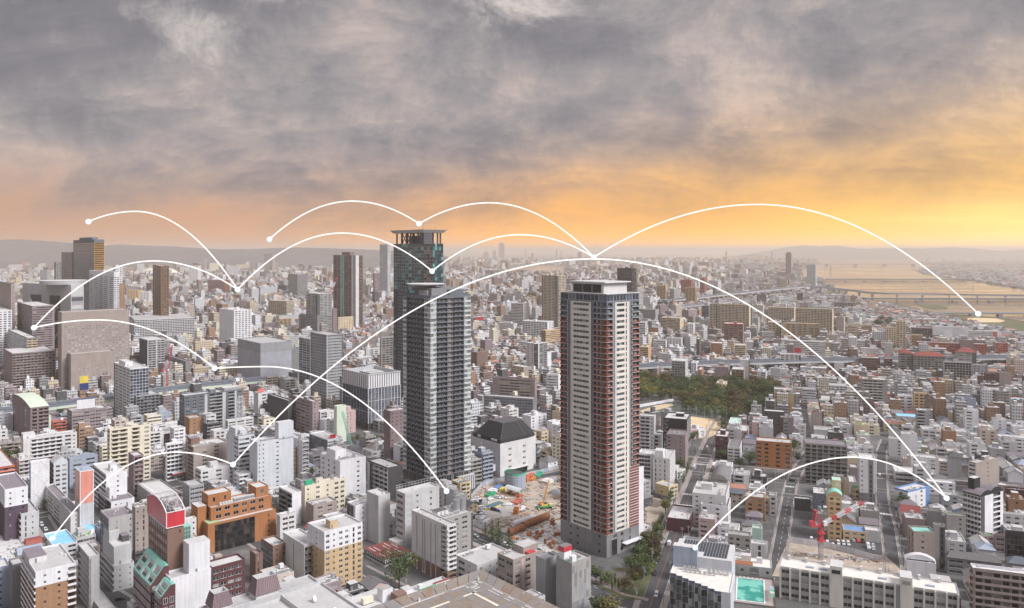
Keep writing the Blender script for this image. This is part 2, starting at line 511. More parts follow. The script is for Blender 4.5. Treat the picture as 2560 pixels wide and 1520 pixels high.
class Bld:
 """One building: an Empty with walls, roof, windows, balconies and rooftop pieces under it."""
 def __init__(self,name,label,cat,C,wl,wr,h,rz,col,group=None,foot=True):
  self.wl,self.wr,self.h,self.rz,self.col=wl,wr,h,rz,col
  c,s=math.cos(rz),math.sin(rz)
  ctr=Vector((C.x+c*wr/2-s*wl/2,C.y+s*wr/2+c*wl/2,C.z))
  self.D=C.y
  self.root=thing(name,label,cat,ctr,rz,group)
  self.ox,self.oy=-wr/2,-wl/2
  self.wall,self.glass=MB(),MB()
  self.near=[]
  self.bal=MB()
  if foot:
   FOOT.append((ctr.x,ctr.y,wr/2,wl/2,rz,h))
 def pxs(self,m):
  return m*F/self.D
 def facade(self,face,spec,z0,z1,floors,col=None,glass='glass',frame='offwhite',balc=None,slab=None,top=None,bottom=None,ph=1.1,prot=.55,skipb=False,ext=(0,0)):
  """Clothe one side. Columns of the spec run from left to right as seen from outside."""
  wr,wl=self.wr,self.wl
  if face=='R':
   o,u,n,W,rot=(self.ox,self.oy),(1,0),(0,-1),wr,0.0
  elif face=='L':
   o,u,n,W,rot=(self.ox,self.oy+wl),(0,-1),(-1,0),wl,-math.pi/2
  elif face=='BR':
   o,u,n,W,rot=(self.ox+wr,self.oy),(0,1),(1,0),wl,math.pi/2
  else:
   o,u,n,W,rot=(self.ox+wr,self.oy+wl),(-1,0),(0,1),wr,math.pi
  col=col or self.col
  glass0=glass
  wl_=self.wall
  cols=parse(spec)
  fh=(z1-z0)/floors
  def P(s,z,d=0.0):
   return(o[0]+u[0]*s+n[0]*d,o[1]+u[1]*s+n[1]*d,z)
  def Q(mb,s0,s1,a,b,c,d=0.0):
   mb.poly([P(s0,a,d),P(s1,a,d),P(s1,b,d),P(s0,b,d)],c)
  def hole(s0,s1,a,b,h0,h1,ha,hb,dep,c,back):
   if ha>a+.001:
    Q(wl_,s0,s1,a,ha,c)
   if hb<b-.001:
    Q(wl_,s0,s1,hb,b,c)
   if h0>s0+.001:
    Q(wl_,s0,h0,ha,hb,c)
   if h1<s1-.001:
    Q(wl_,h1,s1,ha,hb,c)
   wl_.poly([P(h0,ha),P(h1,ha),P(h1,ha,-dep),P(h0,ha,-dep)],c)
   wl_.poly([P(h0,hb,-dep),P(h1,hb,-dep),P(h1,hb),P(h0,hb)],c)
   wl_.poly([P(h0,ha,-dep),P(h0,hb,-dep),P(h0,hb),P(h0,ha)],c)
   wl_.poly([P(h1,ha),P(h1,hb),P(h1,hb,-dep),P(h1,ha,-dep)],c)
   if back:
    Q(wl_,h0,h1,ha,hb,back,-dep)
  def colour_at(f,c0):
   if bottom and f<bottom[0]:
    return bottom[1]
   if top and f>=floors-top[0]:
    return top[1]
   return c0
  s=0.0
  for ci,(t,cnt,wt,cc)in enumerate(cols):
   w=W*wt
   s0,s1=s,s+w
   s=s1
   glass=glass0
   if cc and '/' in cc:
    cc,glass=cc.split('/')
    cc=cc or None
   c0=cc or col
   if t=='b':
    a=z0
    fb=(bottom[0]if bottom else 0)
    ft=(top[0]if top else 0)
    if fb:
     Q(wl_,s0,s1,a,z0+fb*fh,bottom[1])
     a=z0+fb*fh
    if ft:
     Q(wl_,s0,s1,a,z1-ft*fh,c0)
     Q(wl_,s0,s1,z1-ft*fh,z1,top[1])
    else:
     Q(wl_,s0,s1,a,z1,c0)
    continue
   if t=='v':
    e=min(.25,w*.2)
    hole(s0,s1,z0,z1,s0+e,s1-e,z0+1.0,z1-1.0,.4,c0 if not cc else col,cc or 'black')
    continue
   for f in range(floors):
    a,b=z0+f*fh,z0+(f+1)*fh
    c=colour_at(f,c0)
    if t in 'BGX':
     dep=1.2
     m=.0 if t!='G' else .15
     e0=.001 if w<2 else .12
     hole(s0,s1,a,b,s0+e0,s1-e0,a+.12,b-.32,dep,c,c if t!='G' else 'mid')
     bc=balc or c
     if isinstance(bc,dict):
      bc=bc.get(c,c)
     sl=slab or(c if not bc.startswith('glass')else 'offwhite')
     k=cnt
     for i in range(k):
      d0=s0+e0+(s1-s0-2*e0)*(i+.16)/k
      d1=s0+e0+(s1-s0-2*e0)*(i+.84)/k
      if t=='G':
       d1=d0+(d1-d0)*.45
       Q(wl_,d0,d1,a+.13,a+2.2,'roofpurple',-dep+.02)
      else:
       Q(self.glass,d0,d1,a+.15,min(a+2.35,b-.4),glass,-dep+.03)
     x0=s0-(ext[0]if ci==0 else 0)
     x1=s1+(ext[1]if ci==len(cols)-1 else 0)
     pr=prot if t!='G' else .12
     me=bal_mesh(x1-x0,pr,ph,bc,sl,k if t=='B' else 1)
     self.near.append(('balcony',me,P(x0,a+.0),rot,self.pxs(x1-x0)))
    elif t=='t':
     hole(s0,s1,a,b,s0+.15,s1-.15,a+.1,b-.12,1.6,c,'mid')
     lo,hi=(s0+.25,s1-.25)if f%2==0 else(s1-.25,s0+.25)
     for q in(0.0,1.0):
      wl_.poly([P(lo,a+.1+q*.9,-.1),P(hi,b-.75+q*.62,-.1),P(hi,b-.4+q*.3,-.1),P(lo,a+.45+q*.9,-.1)],'offwhite')if q==0 else None
     Q(wl_,s0+.15,s0+(s1-s0)*.99-.15,a+.1,a+.45,c,-.02)
    elif t=='z':
     hole(s0,s1,a,b,s0,s1,a+.22,b-.02,1.0,'steel',c)
     for i in range(cnt):
      x=s0+(s1-s0)*i/cnt
      wl_.poly([P(x,a+.2),P(x+.12,a+.2),P(x+.12,b),P(x,b)],'steel')
     Q(wl_,s0,s1,a+1.05,a+1.15,'steel',-.01)
    else:
     fw,sl_,fhh=HOLE[t]
     if t in 'rRXY':
      e=min(.35,w*.06)if t in 'rR' else .06
      if t in 'XY':
       zt_=a+fh*sl_
       za_=zt_-.32
       for q in([P(s0,za_,.3),P(s1,za_,.3),P(s1,zt_,.3),P(s0,zt_,.3)],[P(s0,zt_,.3),P(s1,zt_,.3),P(s1,zt_),P(s0,zt_)],[P(s0,za_),P(s1,za_),P(s1,za_,.3),P(s0,za_,.3)]):
        wl_.poly(q,slab or 'white')
      ha,hb=a+fh*sl_,a+fh*(sl_+fhh)
      hole(s0,s1,a,b,s0+e,s1-e,ha,hb,.22,c,None)
      ww=(s1-s0-2*e)/cnt
      for i in range(cnt):
       self.add_win(P,s0+e+ww*i,ww,ha,hb-ha,-.2,glass,frame,rot)
     else:
      cw=w/cnt
      for i in range(cnt):
       x0,x1=s0+cw*i,s0+cw*(i+1)
       hw=cw*fw/2
       if t in 'ws' and hw>1.1:
        hw=1.1 if t=='w' else .6
       mid=(x0+x1)/2
       ha,hb=a+fh*sl_,a+fh*(sl_+fhh)
       dep=.10 if t in 'cl' else .22
       hole(x0,x1,a,b,mid-hw,mid+hw,ha,hb,dep,c,'light' if t=='l' else None)
       if t=='l':
        k=4
        for j in range(k):
         za=ha+(hb-ha)*j/k
         wl_.poly([P(mid-hw,za,-.09),P(mid+hw,za,-.09),P(mid+hw,za+(hb-ha)*.6/k,-.02),P(mid-hw,za+(hb-ha)*.6/k,-.02)],'steel')
       else:
        self.add_win(P,mid-hw,2*hw,ha,hb-ha,-dep+.02,glass,frame,rot)
 def add_win(self,P,s,w,z,h,d,glass,frame,rot):
  self.near.append(('window',(round(w,2),round(h,2),glass,frame),P(s,z,d),rot,self.pxs(w)))
 def sub(self,x0,x1,y0,y1):
  """Work on a smaller block of the same building: corners in metres from the near corner."""
  if not hasattr(self,'full'):
   self.full=(self.ox,self.oy,self.wr,self.wl,self.h)
  ox,oy=self.full[0],self.full[1]
  self.ox,self.oy,self.wr,self.wl=ox+x0,oy+y0,x1-x0,y1-y0
  return self
 def shell(self,z0,z1,col=None,sides='RLBK',roof='roofgrey',ph=.9):
  """Plain walls on the named sides plus parapet and deck."""
  c=col or self.col
  x0,x1,y0,y1=self.ox,self.ox+self.wr,self.oy,self.oy+self.wl
  e=dict(R=((x0,y0),(x1,y0)),B=((x1,y0),(x1,y1)),K=((x1,y1),(x0,y1)),L=((x0,y1),(x0,y0)))
  for k in sides:
   a,b=e[k]
   self.wall.poly([(*a,z0),(*b,z0),(*b,z1),(*a,z1)],c)
  if roof:
   self.h=z1
   self.parapet(roof,ph,col=c)
 def finish_parts(self):
  """Windows and balconies that show large become parts of their own; the rest stay joined."""
  for kind,lim in(('window',9.0),('balcony',10.0)):
   its=[t for t in self.near if t[0]==kind]
   big=[t for t in its if t[4]>=lim]
   big.sort(key=lambda t:-t[4])
   if len(big)>300:
    big=big[:300]
   ids=set(map(id,big))
   for t in big:
    me=win_mesh(*t[1])if kind=='window' else t[1]
    inst(kind,me,self.root,t[2],t[3])
   rest=[t for t in its if id(t)not in ids]
   if not rest:
    continue
   if kind=='window':
    for t in rest:
     w,h,gl,fr=t[1]
     c,s=math.cos(t[3]),math.sin(t[3])
     x,y,z=t[2]
     self.glass.poly([(x,y,z),(x+c*w,y+s*w,z),(x+c*w,y+s*w,z+h),(x,y,z+h)],gl)
   else:
    mb=self.bal
    cache={}
    for t in rest:
     me=t[1]
     if me.name not in cache:
      co=np.empty(len(me.vertices)*3,dtype=np.float32)
      me.vertices.foreach_get("co",co)
      co=co.reshape(-1,3)
      cache[me.name]=(co,[tuple(p.vertices)for p in me.polygons],[p.material_index for p in me.polygons],[m.name for m in me.materials])
     co,ps,mi,mn=cache[me.name]
     c,s=math.cos(t[3]),math.sin(t[3])
     x,y,z=t[2]
     W=[(x+c*a-s*b,y+s*a+c*b,z+d)for a,b,d in co.tolist()]
     mats=list(me.materials)
     for p,m in zip(ps,mi):
      mb.poly([W[i]for i in p],mats[m])
  if self.bal.n:
   self.bal.obj('balcony',self.root,kind='stuff',weld=False)
  if self.glass.n:
   self.glass.obj('window',self.root,kind='stuff',weld=False)
 def parapet(self,roofc='roofgrey',ph=.9,col=None,t=.28):
  """Rim of the flat roof and the deck behind it."""
  x0,x1,y0,y1,h=self.ox,self.ox+self.wr,self.oy,self.oy+self.wl,self.h
  c=col or self.col
  w=self.wall
  o=[(x0,y0),(x1,y0),(x1,y1),(x0,y1)]
  i=[(x0+t,y0+t),(x1-t,y0+t),(x1-t,y1-t),(x0+t,y1-t)]
  for k in range(4):
   j=(k+1)%4
   w.poly([(*o[k],h),(*o[j],h),(*i[j],h),(*i[k],h)],c)
   w.poly([(*i[k],h),(*i[j],h),(*i[j],h-ph),(*i[k],h-ph)],c)
  r=MB()
  r.poly([(*p,h-ph)for p in i],'roof:'+roofc)
  r.obj('roof',self.root)
  self.deck=h-ph
 def backs(self,col=None):
  c=col or self.col
  x0,x1,y0,y1,h=self.ox,self.ox+self.wr,self.oy,self.oy+self.wl,self.h
  self.wall.poly([(x1,y0,0),(x1,y1,0),(x1,y1,h),(x1,y0,h)],c)
  self.wall.poly([(x1,y1,0),(x0,y1,0),(x0,y1,h),(x1,y1,h)],c)
 def block(self,name,fx0,fx1,fy0,fy1,z0,z1,col,ctop=None,label=None,win=False):
  mb=MB()
  X=lambda f:self.ox+self.wr*f
  Y=lambda f:self.oy+self.wl*f
  mb.box(X(fx0),X(fx1),Y(fy0),Y(fy1),z0,z1,col,ctop and('roof:'+ctop))
  o=mb.obj(name,self.root,label=label)
  if win:
   x0,x1=X(fx0),X(fx1)
   y=Y(fy0)
   mb=MB()
   mb.box(x0+(x1-x0)*.3,x0+(x1-x0)*.3+.9,y-.05,y-.004,z0+.05,z0+2.0,'mid')
   mb.obj('door',o)
  return o
 def rooftop(self,rnd,items='',roofc=None):
  wr,wl,z=self.wr,self.wl,self.deck
  if min(wr,wl)<5:
   return
  big=min(wr,wl)>9
  auto=items==''
  fx,fy=rnd.uniform(.25,.6),rnd.uniform(.35,.65)
  if 'p' in items or(auto and big and rnd.random()<.75):
   pw,pl,phh=min(rnd.uniform(3.5,6),wr*.4),min(rnd.uniform(4,7),wl*.4),rnd.uniform(2.6,4.2)
   mb=MB()
   x,y=self.ox+wr*fx-pw/2,self.oy+wl*fy-pl/2
   mb.box(x,x+pw,y,y+pl,z,z+phh,self.col,'roof:roofpale')
   mb.box(x-.08,x+pw+.08,y-.08,y+pl+.08,z+phh,z+phh+.15,'light','roof:roofpale')
   po=mb.obj('penthouse',self.root)
   mb=MB()
   mb.box(x+.6,x+1.5,y-.05,y-.004,z+.02,z+2.0,'mid')
   mb.obj('door',po)
   self.pent=(x,y,pw,pl,z+phh+.15)
  else:
   self.pent=None
  if 't' in items or(auto and big and rnd.random()<.45):
   mb=MB()
   x,y=self.ox+wr*rnd.uniform(.65,.8),self.oy+wl*rnd.uniform(.2,.75)
   if rnd.random()<.5:
    mb.box(x,x+2,y,y+2,z+.5,z+2.4,'white')
    for a in(0.1,1.7):
     for b in(.1,1.7):
      mb.box(x+a,x+a+.2,y+b,y+b+.2,z,z+.5,'steel')
    for a in(.66,1.33):
     mb.box(x+a-.03,x+a+.03,y-.03,y+2.03,z+.5,z+2.43,'light')
   else:
    mb.cyl(x+1,y+1,1.1,z+.4,z+2.6,'metal:steel',12)
    mb.cyl(x+1,y+1,1.1,z+2.6,z+2.9,'metal:steel',12,.3)
    mb.box(x+.3,x+1.7,y+.3,y+1.7,z,z+.4,'concrete')
   mb.obj('water_tank',self.root)
  if 'a' in items or(auto and rnd.random()<.7):
   k=rnd.randint(3,5+int(wr/3))
   mb=MB()
   yy=self.oy+wl*rnd.choice((.16,.22,.8))
   xx=self.ox+wr*.12
   for i in range(k):
    x=xx+i*1.35
    if x+1>self.ox+wr-.6:
     break
    hh=rnd.choice((1.0,1.5,1.7))
    mb.box(x,x+.95,yy,yy+.8,z+.12,z+hh,'offwhite')
    mb.box(x+.1,x+.85,yy-.03,yy+.01,z+.3,z+hh-.15,'mid')
    mb.box(x+.05,x+.9,yy+.05,yy+.75,z,z+.12,'mid')
   mb.obj('air_conditioner',self.root,kind='stuff')
  if 'm' in items or(auto and rnd.random()<.4):
   mb=MB()
   x,y,zz=(self.pent[0]+1,self.pent[1]+1,self.pent[4])if self.pent else(self.ox+wr*.4,self.oy+wl*.5,z)
   hh=rnd.uniform(3,7)
   mb.bar((x,y,zz),(x,y,zz+hh),.06,'steel')
   for q in(.75,.88):
    mb.bar((x-.6,y,zz+hh*q),(x+.6,y,zz+hh*q),.035,'steel')
   mb.obj('antenna',self.root)
  if auto or 'v' in items:
   mb=MB()
   for i in range(rnd.randint(2,6)):
    x,y=self.ox+wr*rnd.uniform(.1,.9),self.oy+wl*rnd.uniform(.1,.9)
    a=rnd.uniform(.25,.6)
    mb.box(x,x+a*2,y,y+a*2,z,z+rnd.uniform(.3,.9),rnd.choice(('light','concrete','offwhite')))
   if rnd.random()<.6:
    y=self.oy+wl*rnd.uniform(.3,.8)
    mb.box(self.ox+wr*.1,self.ox+wr*rnd.uniform(.5,.9),y,y+.18,z+.15,z+.33,'steel')
   mb.obj('roof_vent',self.root,kind='stuff')
 def done(self):
  self.wall.obj('wall',self.root)
  self.finish_parts()
  return self.root
CAT=dict(apartment_building='apartment building',office_building='office building',house='house',shop_building='shop',hotel_building='hotel',warehouse='warehouse',school_building='school',tower_block='tower',hall_building='hall',low_building='building')
def make(tile,nums,grid,col,L,Rr,name,label,opt):
 xl,xc,xr,yt,yb=nums
 C,wl,wr,h,rz=frame_of(tile,xl,xc,xr,yt,yb,grid)
 b=Bld(name,label,CAT[name],C,wl,wr,h,rz,col)
 rnd=random.Random(int(xl*31+yt*17+xc))
 fl=opt.get('fl')or max(1,round(h/opt.get('fh',3.15)))
 ztop=h-opt.get('crown',1.1 if h>9 else .6)
 z0=0.0
 kw={k:opt[k]for k in('glass','frame','balc','slab','top','bottom','ph','prot')if k in opt}
 for fc,sp in(('L',L),('R',Rr)):
  b.facade(fc,sp,z0,ztop,fl,**kw)
 tc=opt['top'][1]if 'top' in opt else col
 x0,x1,y0,y1=b.ox,b.ox+wr,b.oy,b.oy+wl
 cc=opt.get('crownc',tc)
 b.wall.poly([(x0,y0,ztop),(x1,y0,ztop),(x1,y0,h),(x0,y0,h)],cc)
 b.wall.poly([(x0,y1,ztop),(x0,y0,ztop),(x0,y0,h),(x0,y1,h)],cc)
 b.backs()
 b.parapet(opt.get('roof',rnd.choice(('roofgrey','roofpale','roofpale','concrete'))),ph=min(.9,h*.1),col=opt.get('rim',cc))
 for bl in opt.get('blocks',()):
  nm,fx0,fx1,fy0,fy1,zz,cl,ct=bl
  b.block(nm,fx0,fx1,fy0,fy1,b.deck,b.deck+zz,cl,ct,win=True)
 if opt.get('items')!='-':
  b.rooftop(rnd,opt.get('items',''))
 b.done()
 return b
BUILT={}
def table(txt):
 for ln in txt.strip().splitlines():
  ln=ln.strip()
  if not ln or ln.startswith('#'):
   continue
  f=[s.strip()for s in ln.split('|')]
  tile,nums,grid,col,L,Rr,name,label=f[:8]
  opt=eval('dict('+f[8]+')')if len(f)>8 else{}
  b=make(tile,tuple(map(float,nums.split())),grid,col,L or 'b1',Rr or 'b1',name,label,opt)
  if 'key' in opt:
   BUILT[opt['key']]=b
  b.label=label

# ------------------------------------------------------------------ ground, water, hills, haze
def sheet(name,pts,z,c,kind='structure',label=None):
 mb=MB()
 mb.poly([(p[0],p[1],z)for p in pts],c)
 o=mb.obj(name,weld=False)
 o['kind']=kind
 return o
def mat_ground():
 m=bpy.data.materials.new("ground")
 m.use_nodes=True
 g=NT(m.node_tree)
 pos=g.n('ShaderNodeNewGeometry').outputs['Position']
 a=g.noise(pos,0.035,6.0,0.65)
 b2=g.noise(pos,0.25,5.0,0.6)
 col=g.ramp(g.math('ADD',g.math('MULTIPLY',a,.6),g.math('MULTIPLY',b2,.4)),[(0.3,(.055,.054,.057)),(0.5,(.10,.098,.098)),(0.7,(.19,.18,.17))])
 b=g.n('ShaderNodeBsdfPrincipled')
 g._in(b.inputs['Base Color'],col)
 b.inputs['Roughness'].default_value=0.9
 o=g.n('ShaderNodeOutputMaterial')
 g.t.links.new(b.outputs[0],o.inputs[0])
 return m
def mat_water():
 m=bpy.data.materials.new("water")
 m.use_nodes=True
 g=NT(m.node_tree)
 pos=g.n('ShaderNodeNewGeometry').outputs['Position']
 w=g.noise(g.vmath('MULTIPLY',pos,(1,1,0)),0.02,8.0,0.68,0.4)
 bp=g.n('ShaderNodeBump')
 bp.inputs['Strength'].default_value=0.10
 bp.inputs['Distance'].default_value=4.0
 g._in(bp.inputs['Height'],w)
 b=g.n('ShaderNodeBsdfPrincipled')
 b.inputs['Base Color'].default_value=(.10,.085,.075,1)
 rr=g.noise(g.vmath('MULTIPLY',pos,(.0022,.012,0)),1.0,6.0,0.62,0.5)
 g._in(b.inputs['Roughness'],g.maprange(rr,.35,.68,.03,.26))
 b.inputs['IOR'].default_value=1.9
 g._in(b.inputs['Normal'],bp.outputs[0])
 o=g.n('ShaderNodeOutputMaterial')
 g.t.links.new(b.outputs[0],o.inputs[0])
 return m
def mat_field(name,c0,c1,scale=0.15):
 m=bpy.data.materials.new(name)
 m.use_nodes=True
 g=NT(m.node_tree)
 pos=g.n('ShaderNodeNewGeometry').outputs['Position']
 f=g.noise(pos,scale,7.0,0.65,.5)
 col=g.ramp(f,[(0.33,c0),(0.68,c1)])
 b=g.n('ShaderNodeBsdfPrincipled')
 g._in(b.inputs['Base Color'],col)
 b.inputs['Roughness'].default_value=0.95
 o=g.n('ShaderNodeOutputMaterial')
 g.t.links.new(b.outputs[0],o.inputs[0])
 return m
GM,WM=mat_ground(),mat_water()
grass_m=mat_field('bank_grass',(.05,.065,.025),(.13,.125,.06),.03)
soil_m=mat_field('soil',(.26,.215,.175),(.45,.38,.31),.12)
sand_m=mat_field('playing_sand',(.50,.38,.23),(.60,.47,.30),.05)
E=90000.0
mbg=MB()
mbg.poly([(-E,-600,0),(E,-600,0),(E,E,0),(-E,E,0)],GM)
tag(mbg.obj('ground',weld=False),kind='structure')
gp=lambda x,y:ground(x,y)
river=[gp(2345,783),gp(2262,765),gp(2176,751),gp(2120,738),gp(2063,716),gp(2010,700),gp(1990,684),gp(2010,670),gp(2043,660),gp(2035,652),gp(1900,648),gp(1760,646),gp(1600,643),gp(1540,641),gp(1500,637),gp(1530,633.2),gp(2700,633.2),gp(2700,644),gp(2560,645),gp(2400,652),gp(2304,655),gp(2310,661),gp(2380,662),gp(2330,667),gp(2286,676),gp(2300,683),gp(2355,693),gp(2440,704),gp(2560,724),gp(2900,760),gp(2900,830),gp(2560,804),gp(2505,796),gp(2440,789),gp(2390,787)]
WPOLY=[(p.x,p.y)for p in river]
sheet('river',river,1.0,WM)
sheet('river',[gp(1280,668),gp(1350,664),gp(1420,668),gp(1400,676),gp(1330,682),gp(1270,681)],1.0,WM)
bank=[gp(2060,722),gp(2176,751),gp(2262,765),gp(2345,783),gp(2390,787),gp(2440,789),gp(2505,796),gp(2560,804),gp(2700,830),gp(2760,860),gp(2560,838),gp(2440,810),gp(2330,788),gp(2180,757),gp(2060,732)]
sheet('riverbank',bank,.5,grass_m)
sheet('playing_field',[gp(2410,797),gp(2440,795),gp(2490,797),gp(2514,803),gp(2500,807),gp(2450,807),gp(2418,803)],.9,sand_m)
sheet('riverbank',[gp(2286,676),gp(2300,683),gp(2355,693),gp(2440,704),gp(2560,724),gp(2900,760),gp(2900,752),gp(2560,718),gp(2440,700),gp(2360,690),gp(2310,681)],.8,grass_m)
isl=[gp(2288,761),gp(2320,760),gp(2345,763),gp(2370,769),gp(2369,773),gp(2340,775),gp(2310,770)]
sheet('islet',isl,1.6,grass_m)
FARLAND=[(2560,640),(2480,643),(2304,650)]
def ridge(name,pts,D,depth,c,base=3.0):
 """A range of hills with a rough slope towards the viewer and a back side."""
 n=160
 xs=np.linspace(pts[0][0],pts[-1][0],n)
 ys=np.interp(xs,[p[0]for p in pts],[p[1]for p in pts])
 mb=MB()
 rows=[]
 for j,(fr,dd)in enumerate(((0,-depth),(.35,-depth*.6),(.7,-depth*.3),(1,0),(.5,depth*.5),(0,depth))):
  row=[]
  for i in range(n):
   X=(xs[i]-CX)*D/F
   zt=max(0.0,HC-(ys[i]-YH)*D/F)
   w=1+.16*noise.noise(Vector((xs[i]*.05,j*3.1,D*.001)))+.10*noise.noise(Vector((xs[i]*.21,j*5.3,2.0)))
   row.append((X,D+dd*(1+.25*noise.noise(Vector((xs[i]*.03,j*7.7,1.0)))),max(0.0,zt*fr*(w if 0<fr<1 else 1+.02*noise.noise(Vector((xs[i]*.4,0,0)))))))
  rows.append(row)
 for a,b in zip(rows,rows[1:]):
  for i in range(n-1):
   mb.poly([a[i],a[i+1],b[i+1],b[i]],c)
 o=mb.obj(name)
 o['kind']='structure'
 return o
hill_m=mat_field('hill_hazed',(.075,.075,.080),(.105,.102,.105),.0008)  # lighter and greyer than forest, haze fade put into the colour
ridge('mountains',[(-500,606),(-200,596),(0,598.5),(77,599.5),(128,603.5),(184,607.5),(263,614),(294,611),(358,614),(435,616),(525,622),(563,623.5),(640,622),(700,620),(742,618.5),(820,620.5),(900,623),(985,627),(1100,634)],9300,2500,hill_m)
ridge('mountains',[(1880,635),(1935,624),(1971,617),(2010,613.5),(2048,616),(2079,614),(2104,615),(2138,621),(2176,621.5),(2253,619.5),(2304,621.5),(2381,618),(2432,621),(2470,628),(2520,626),(2600,622),(2800,620)],20000,3000,hill_m)
ridge('reclaimed_land',[(2400,634),(2430,632.5),(2500,632),(2560,631),(2700,630.5)],22000,800,hill_m)
ridge('reclaimed_land',[(2150,635),(2180,633.6),(2230,633),(2300,633.6),(2340,635)],25000,400,hill_m)
hz=bpy.data.materials.new('haze')
hz.use_nodes=True
g_=NT(hz.node_tree)
pv=g_.n('ShaderNodeVolumePrincipled')
pv.inputs['Color'].default_value=(1.0,.905,.81,1)
pv.inputs['Density'].default_value=HAZE_DENSITY
pv.inputs['Anisotropy'].default_value=0.38
go=g_.n('ShaderNodeOutputMaterial')
g_.t.links.new(pv.outputs[0],go.inputs['Volume'])
mbh=MB()
mbh.box(-E-500,E+500,-1200,E+500,-2,325,hz,bottom=True)
ho=mbh.obj('haze')
ho['kind']='stuff'

# ------------------------------------------------------------------ roads
ROADS=[]
def strip(mb,pts,w0,w1,z,c):
 """Ribbon along a polyline between offsets w0 and w1 (metres, + to the right)."""
 L,Rr=[],[]
 for i,p in enumerate(pts):
  a=pts[max(0,i-1)]
  b=pts[min(len(pts)-1,i+1)]
  d=Vector((b[0]-a[0],b[1]-a[1]))
  d.normalize()
  n=Vector((d.y,-d.x))
  L.append((p[0]+n.x*w0,p[1]+n.y*w0,z))
  Rr.append((p[0]+n.x*w1,p[1]+n.y*w1,z))
 for i in range(len(pts)-1):
  mb.poly([L[i],Rr[i],Rr[i+1],L[i+1]],c)
def resample(pts,step):
 out=[Vector(pts[0][:2])]
 acc=0.0
 for a,b in zip(pts,pts[1:]):
  a,b=Vector(a[:2]),Vector(b[:2])
  L=(b-a).length
  t=step-acc
  while t<=L:
   out.append(a+(b-a)*(t/L))
   t+=step
  acc=(acc+L)%step
 return out
def road(pts,half,walk=2.6,centre=None,dash=False,lanes=()):
 pts=[Vector(p[:2])for p in pts]
 zo=.006*len(ROADS)
 ROADS.append(([(p.x,p.y)for p in pts],half+walk))
 mb=MB()
 strip(mb,pts,-half,half,.012+zo,'asphalt')
 mb.obj('road',kind='structure',weld=False)
 mb=MB()
 if walk:
  for a,b in((-half-walk,-half),(half,half+walk)):
   strip(mb,pts,a,b,.13+zo,'taupe')
  for s in(-1,1):
   L=[]
   for i,p in enumerate(pts):
    a=pts[max(0,i-1)]
    b=pts[min(len(pts)-1,i+1)]
    d=(b-a).normalized()
    n=Vector((d.y,-d.x))
    L.append((p.x+n.x*half*s,p.y+n.y*half*s))
   for p,q in zip(L,L[1:]):
    mb.poly([(*p,.0),(*q,.0),(*q,.13+zo),(*p,.13+zo)][::-s],'concrete')
  mb.obj('pavement',kind='structure',weld=False)
 mk=MB()
 strip(mk,pts,-half+.25,-half+.42,.016+zo,'paint')
 strip(mk,pts,half-.42,half-.25,.016+zo,'paint')
 if centre:
  strip(mk,pts,-.1,.1,.016+zo,centre)
 if dash:
  rs=resample(pts,3.0)
  for i in range(0,len(rs)-1,3):
   strip(mk,[rs[i],rs[i+1]],-.09,.09,.016+zo,'paint')
 for off in lanes:
  rs=resample(pts,3.0)
  for i in range(0,len(rs)-1,3):
   strip(mk,[rs[i],rs[i+1]],off-.08,off+.08,.016+zo,'paint')
 mk.obj('road_marking',kind='structure',weld=False)
def crosswalk(p,heading,width,n,length=3.2):
 """Zebra stripes along 'heading' spanning the road width."""
 mb=MB()
 d,l=hd(heading),hd(heading+90)
 for i in range(n):
  s=(i-(n-1)/2)*width/n
  c=Vector(p[:2])+d*s
  h=d*(width/n*.28)
  q=l*(length/2)
  mb.poly([(*(c-h-q),.105),(*(c+h-q),.105),(*(c+h+q),.105),(*(c-h+q),.105)][::-1],'paint')
 mb.obj('road_marking',kind='structure',weld=False)
av=[gp(1606,1600),gp(1624,1518),gp(1649,1449),gp(1674,1380),gp(1700,1311),gp(1713,1267),gp(1728,1231),gp(1739,1203),gp(1747,1180),gp(1757,1154),gp(1766,1134),gp(1777,1109),gp(1786,1085),gp(1800,1060),gp(1822,1035)]
road(av,5.0,3.0,centre='orange')
cross_p=gp(1755,1150)
cs=[cross_p+Vector((*(hd(-70)*t),0))for t in(-260,-120,0,60,130)]
road(cs,6.0,2.5,dash=True)
crosswalk(gp(1763,1137),-72,10,11)
crosswalk(gp(1754,1161),-72,10,11)
crosswalk(gp(1721,1236),-72,10,10)
crosswalk(gp(1713,1264),-72,10,10)
st2=[gp(1935,1450),gp(1949,1372),gp(1963.5,1285),gp(1978,1210),gp(1992,1180),gp(2008,1155),gp(2022,1130)]
road(st2,3.9,1.0,dash=True)
crosswalk(gp(1976,1217),-70,8,9)
crosswalk(gp(1990,1196),-70,8,9)
side=[gp(1985,1206)+Vector((*(hd(110)*t),0))for t in(-150,-60,0,60,110)]
road(side,3.6,.8)
st3=[gp(2246,1480),gp(2237,1441),gp(2219.5,1313),gp(2207,1267),gp(2204,1211),gp(2203,1170),gp(2204,1129),gp(2215,1100)]
road(st3,3.8,1.0)
side3=[gp(2206,1265)+Vector((*(hd(112)*t),0))for t in(-110,-50,0,70,150)]
road(side3,3.6,.8,dash=True)
crosswalk(gp(2212,1285),-68,8,9)
rl=[gp(1216,1354)+Vector((*(hd(138.7)*t),0))for t in(-170,-100,-40,0,60,95)]
road(rl,6.5,3.2,centre='paint',lanes=(-3.2,3.2))
rj=[gp(1477,1470),gp(1540,1500),gp(1610,1515)]
road(rj,6.5,2.0,lanes=(-2.2,2.2))
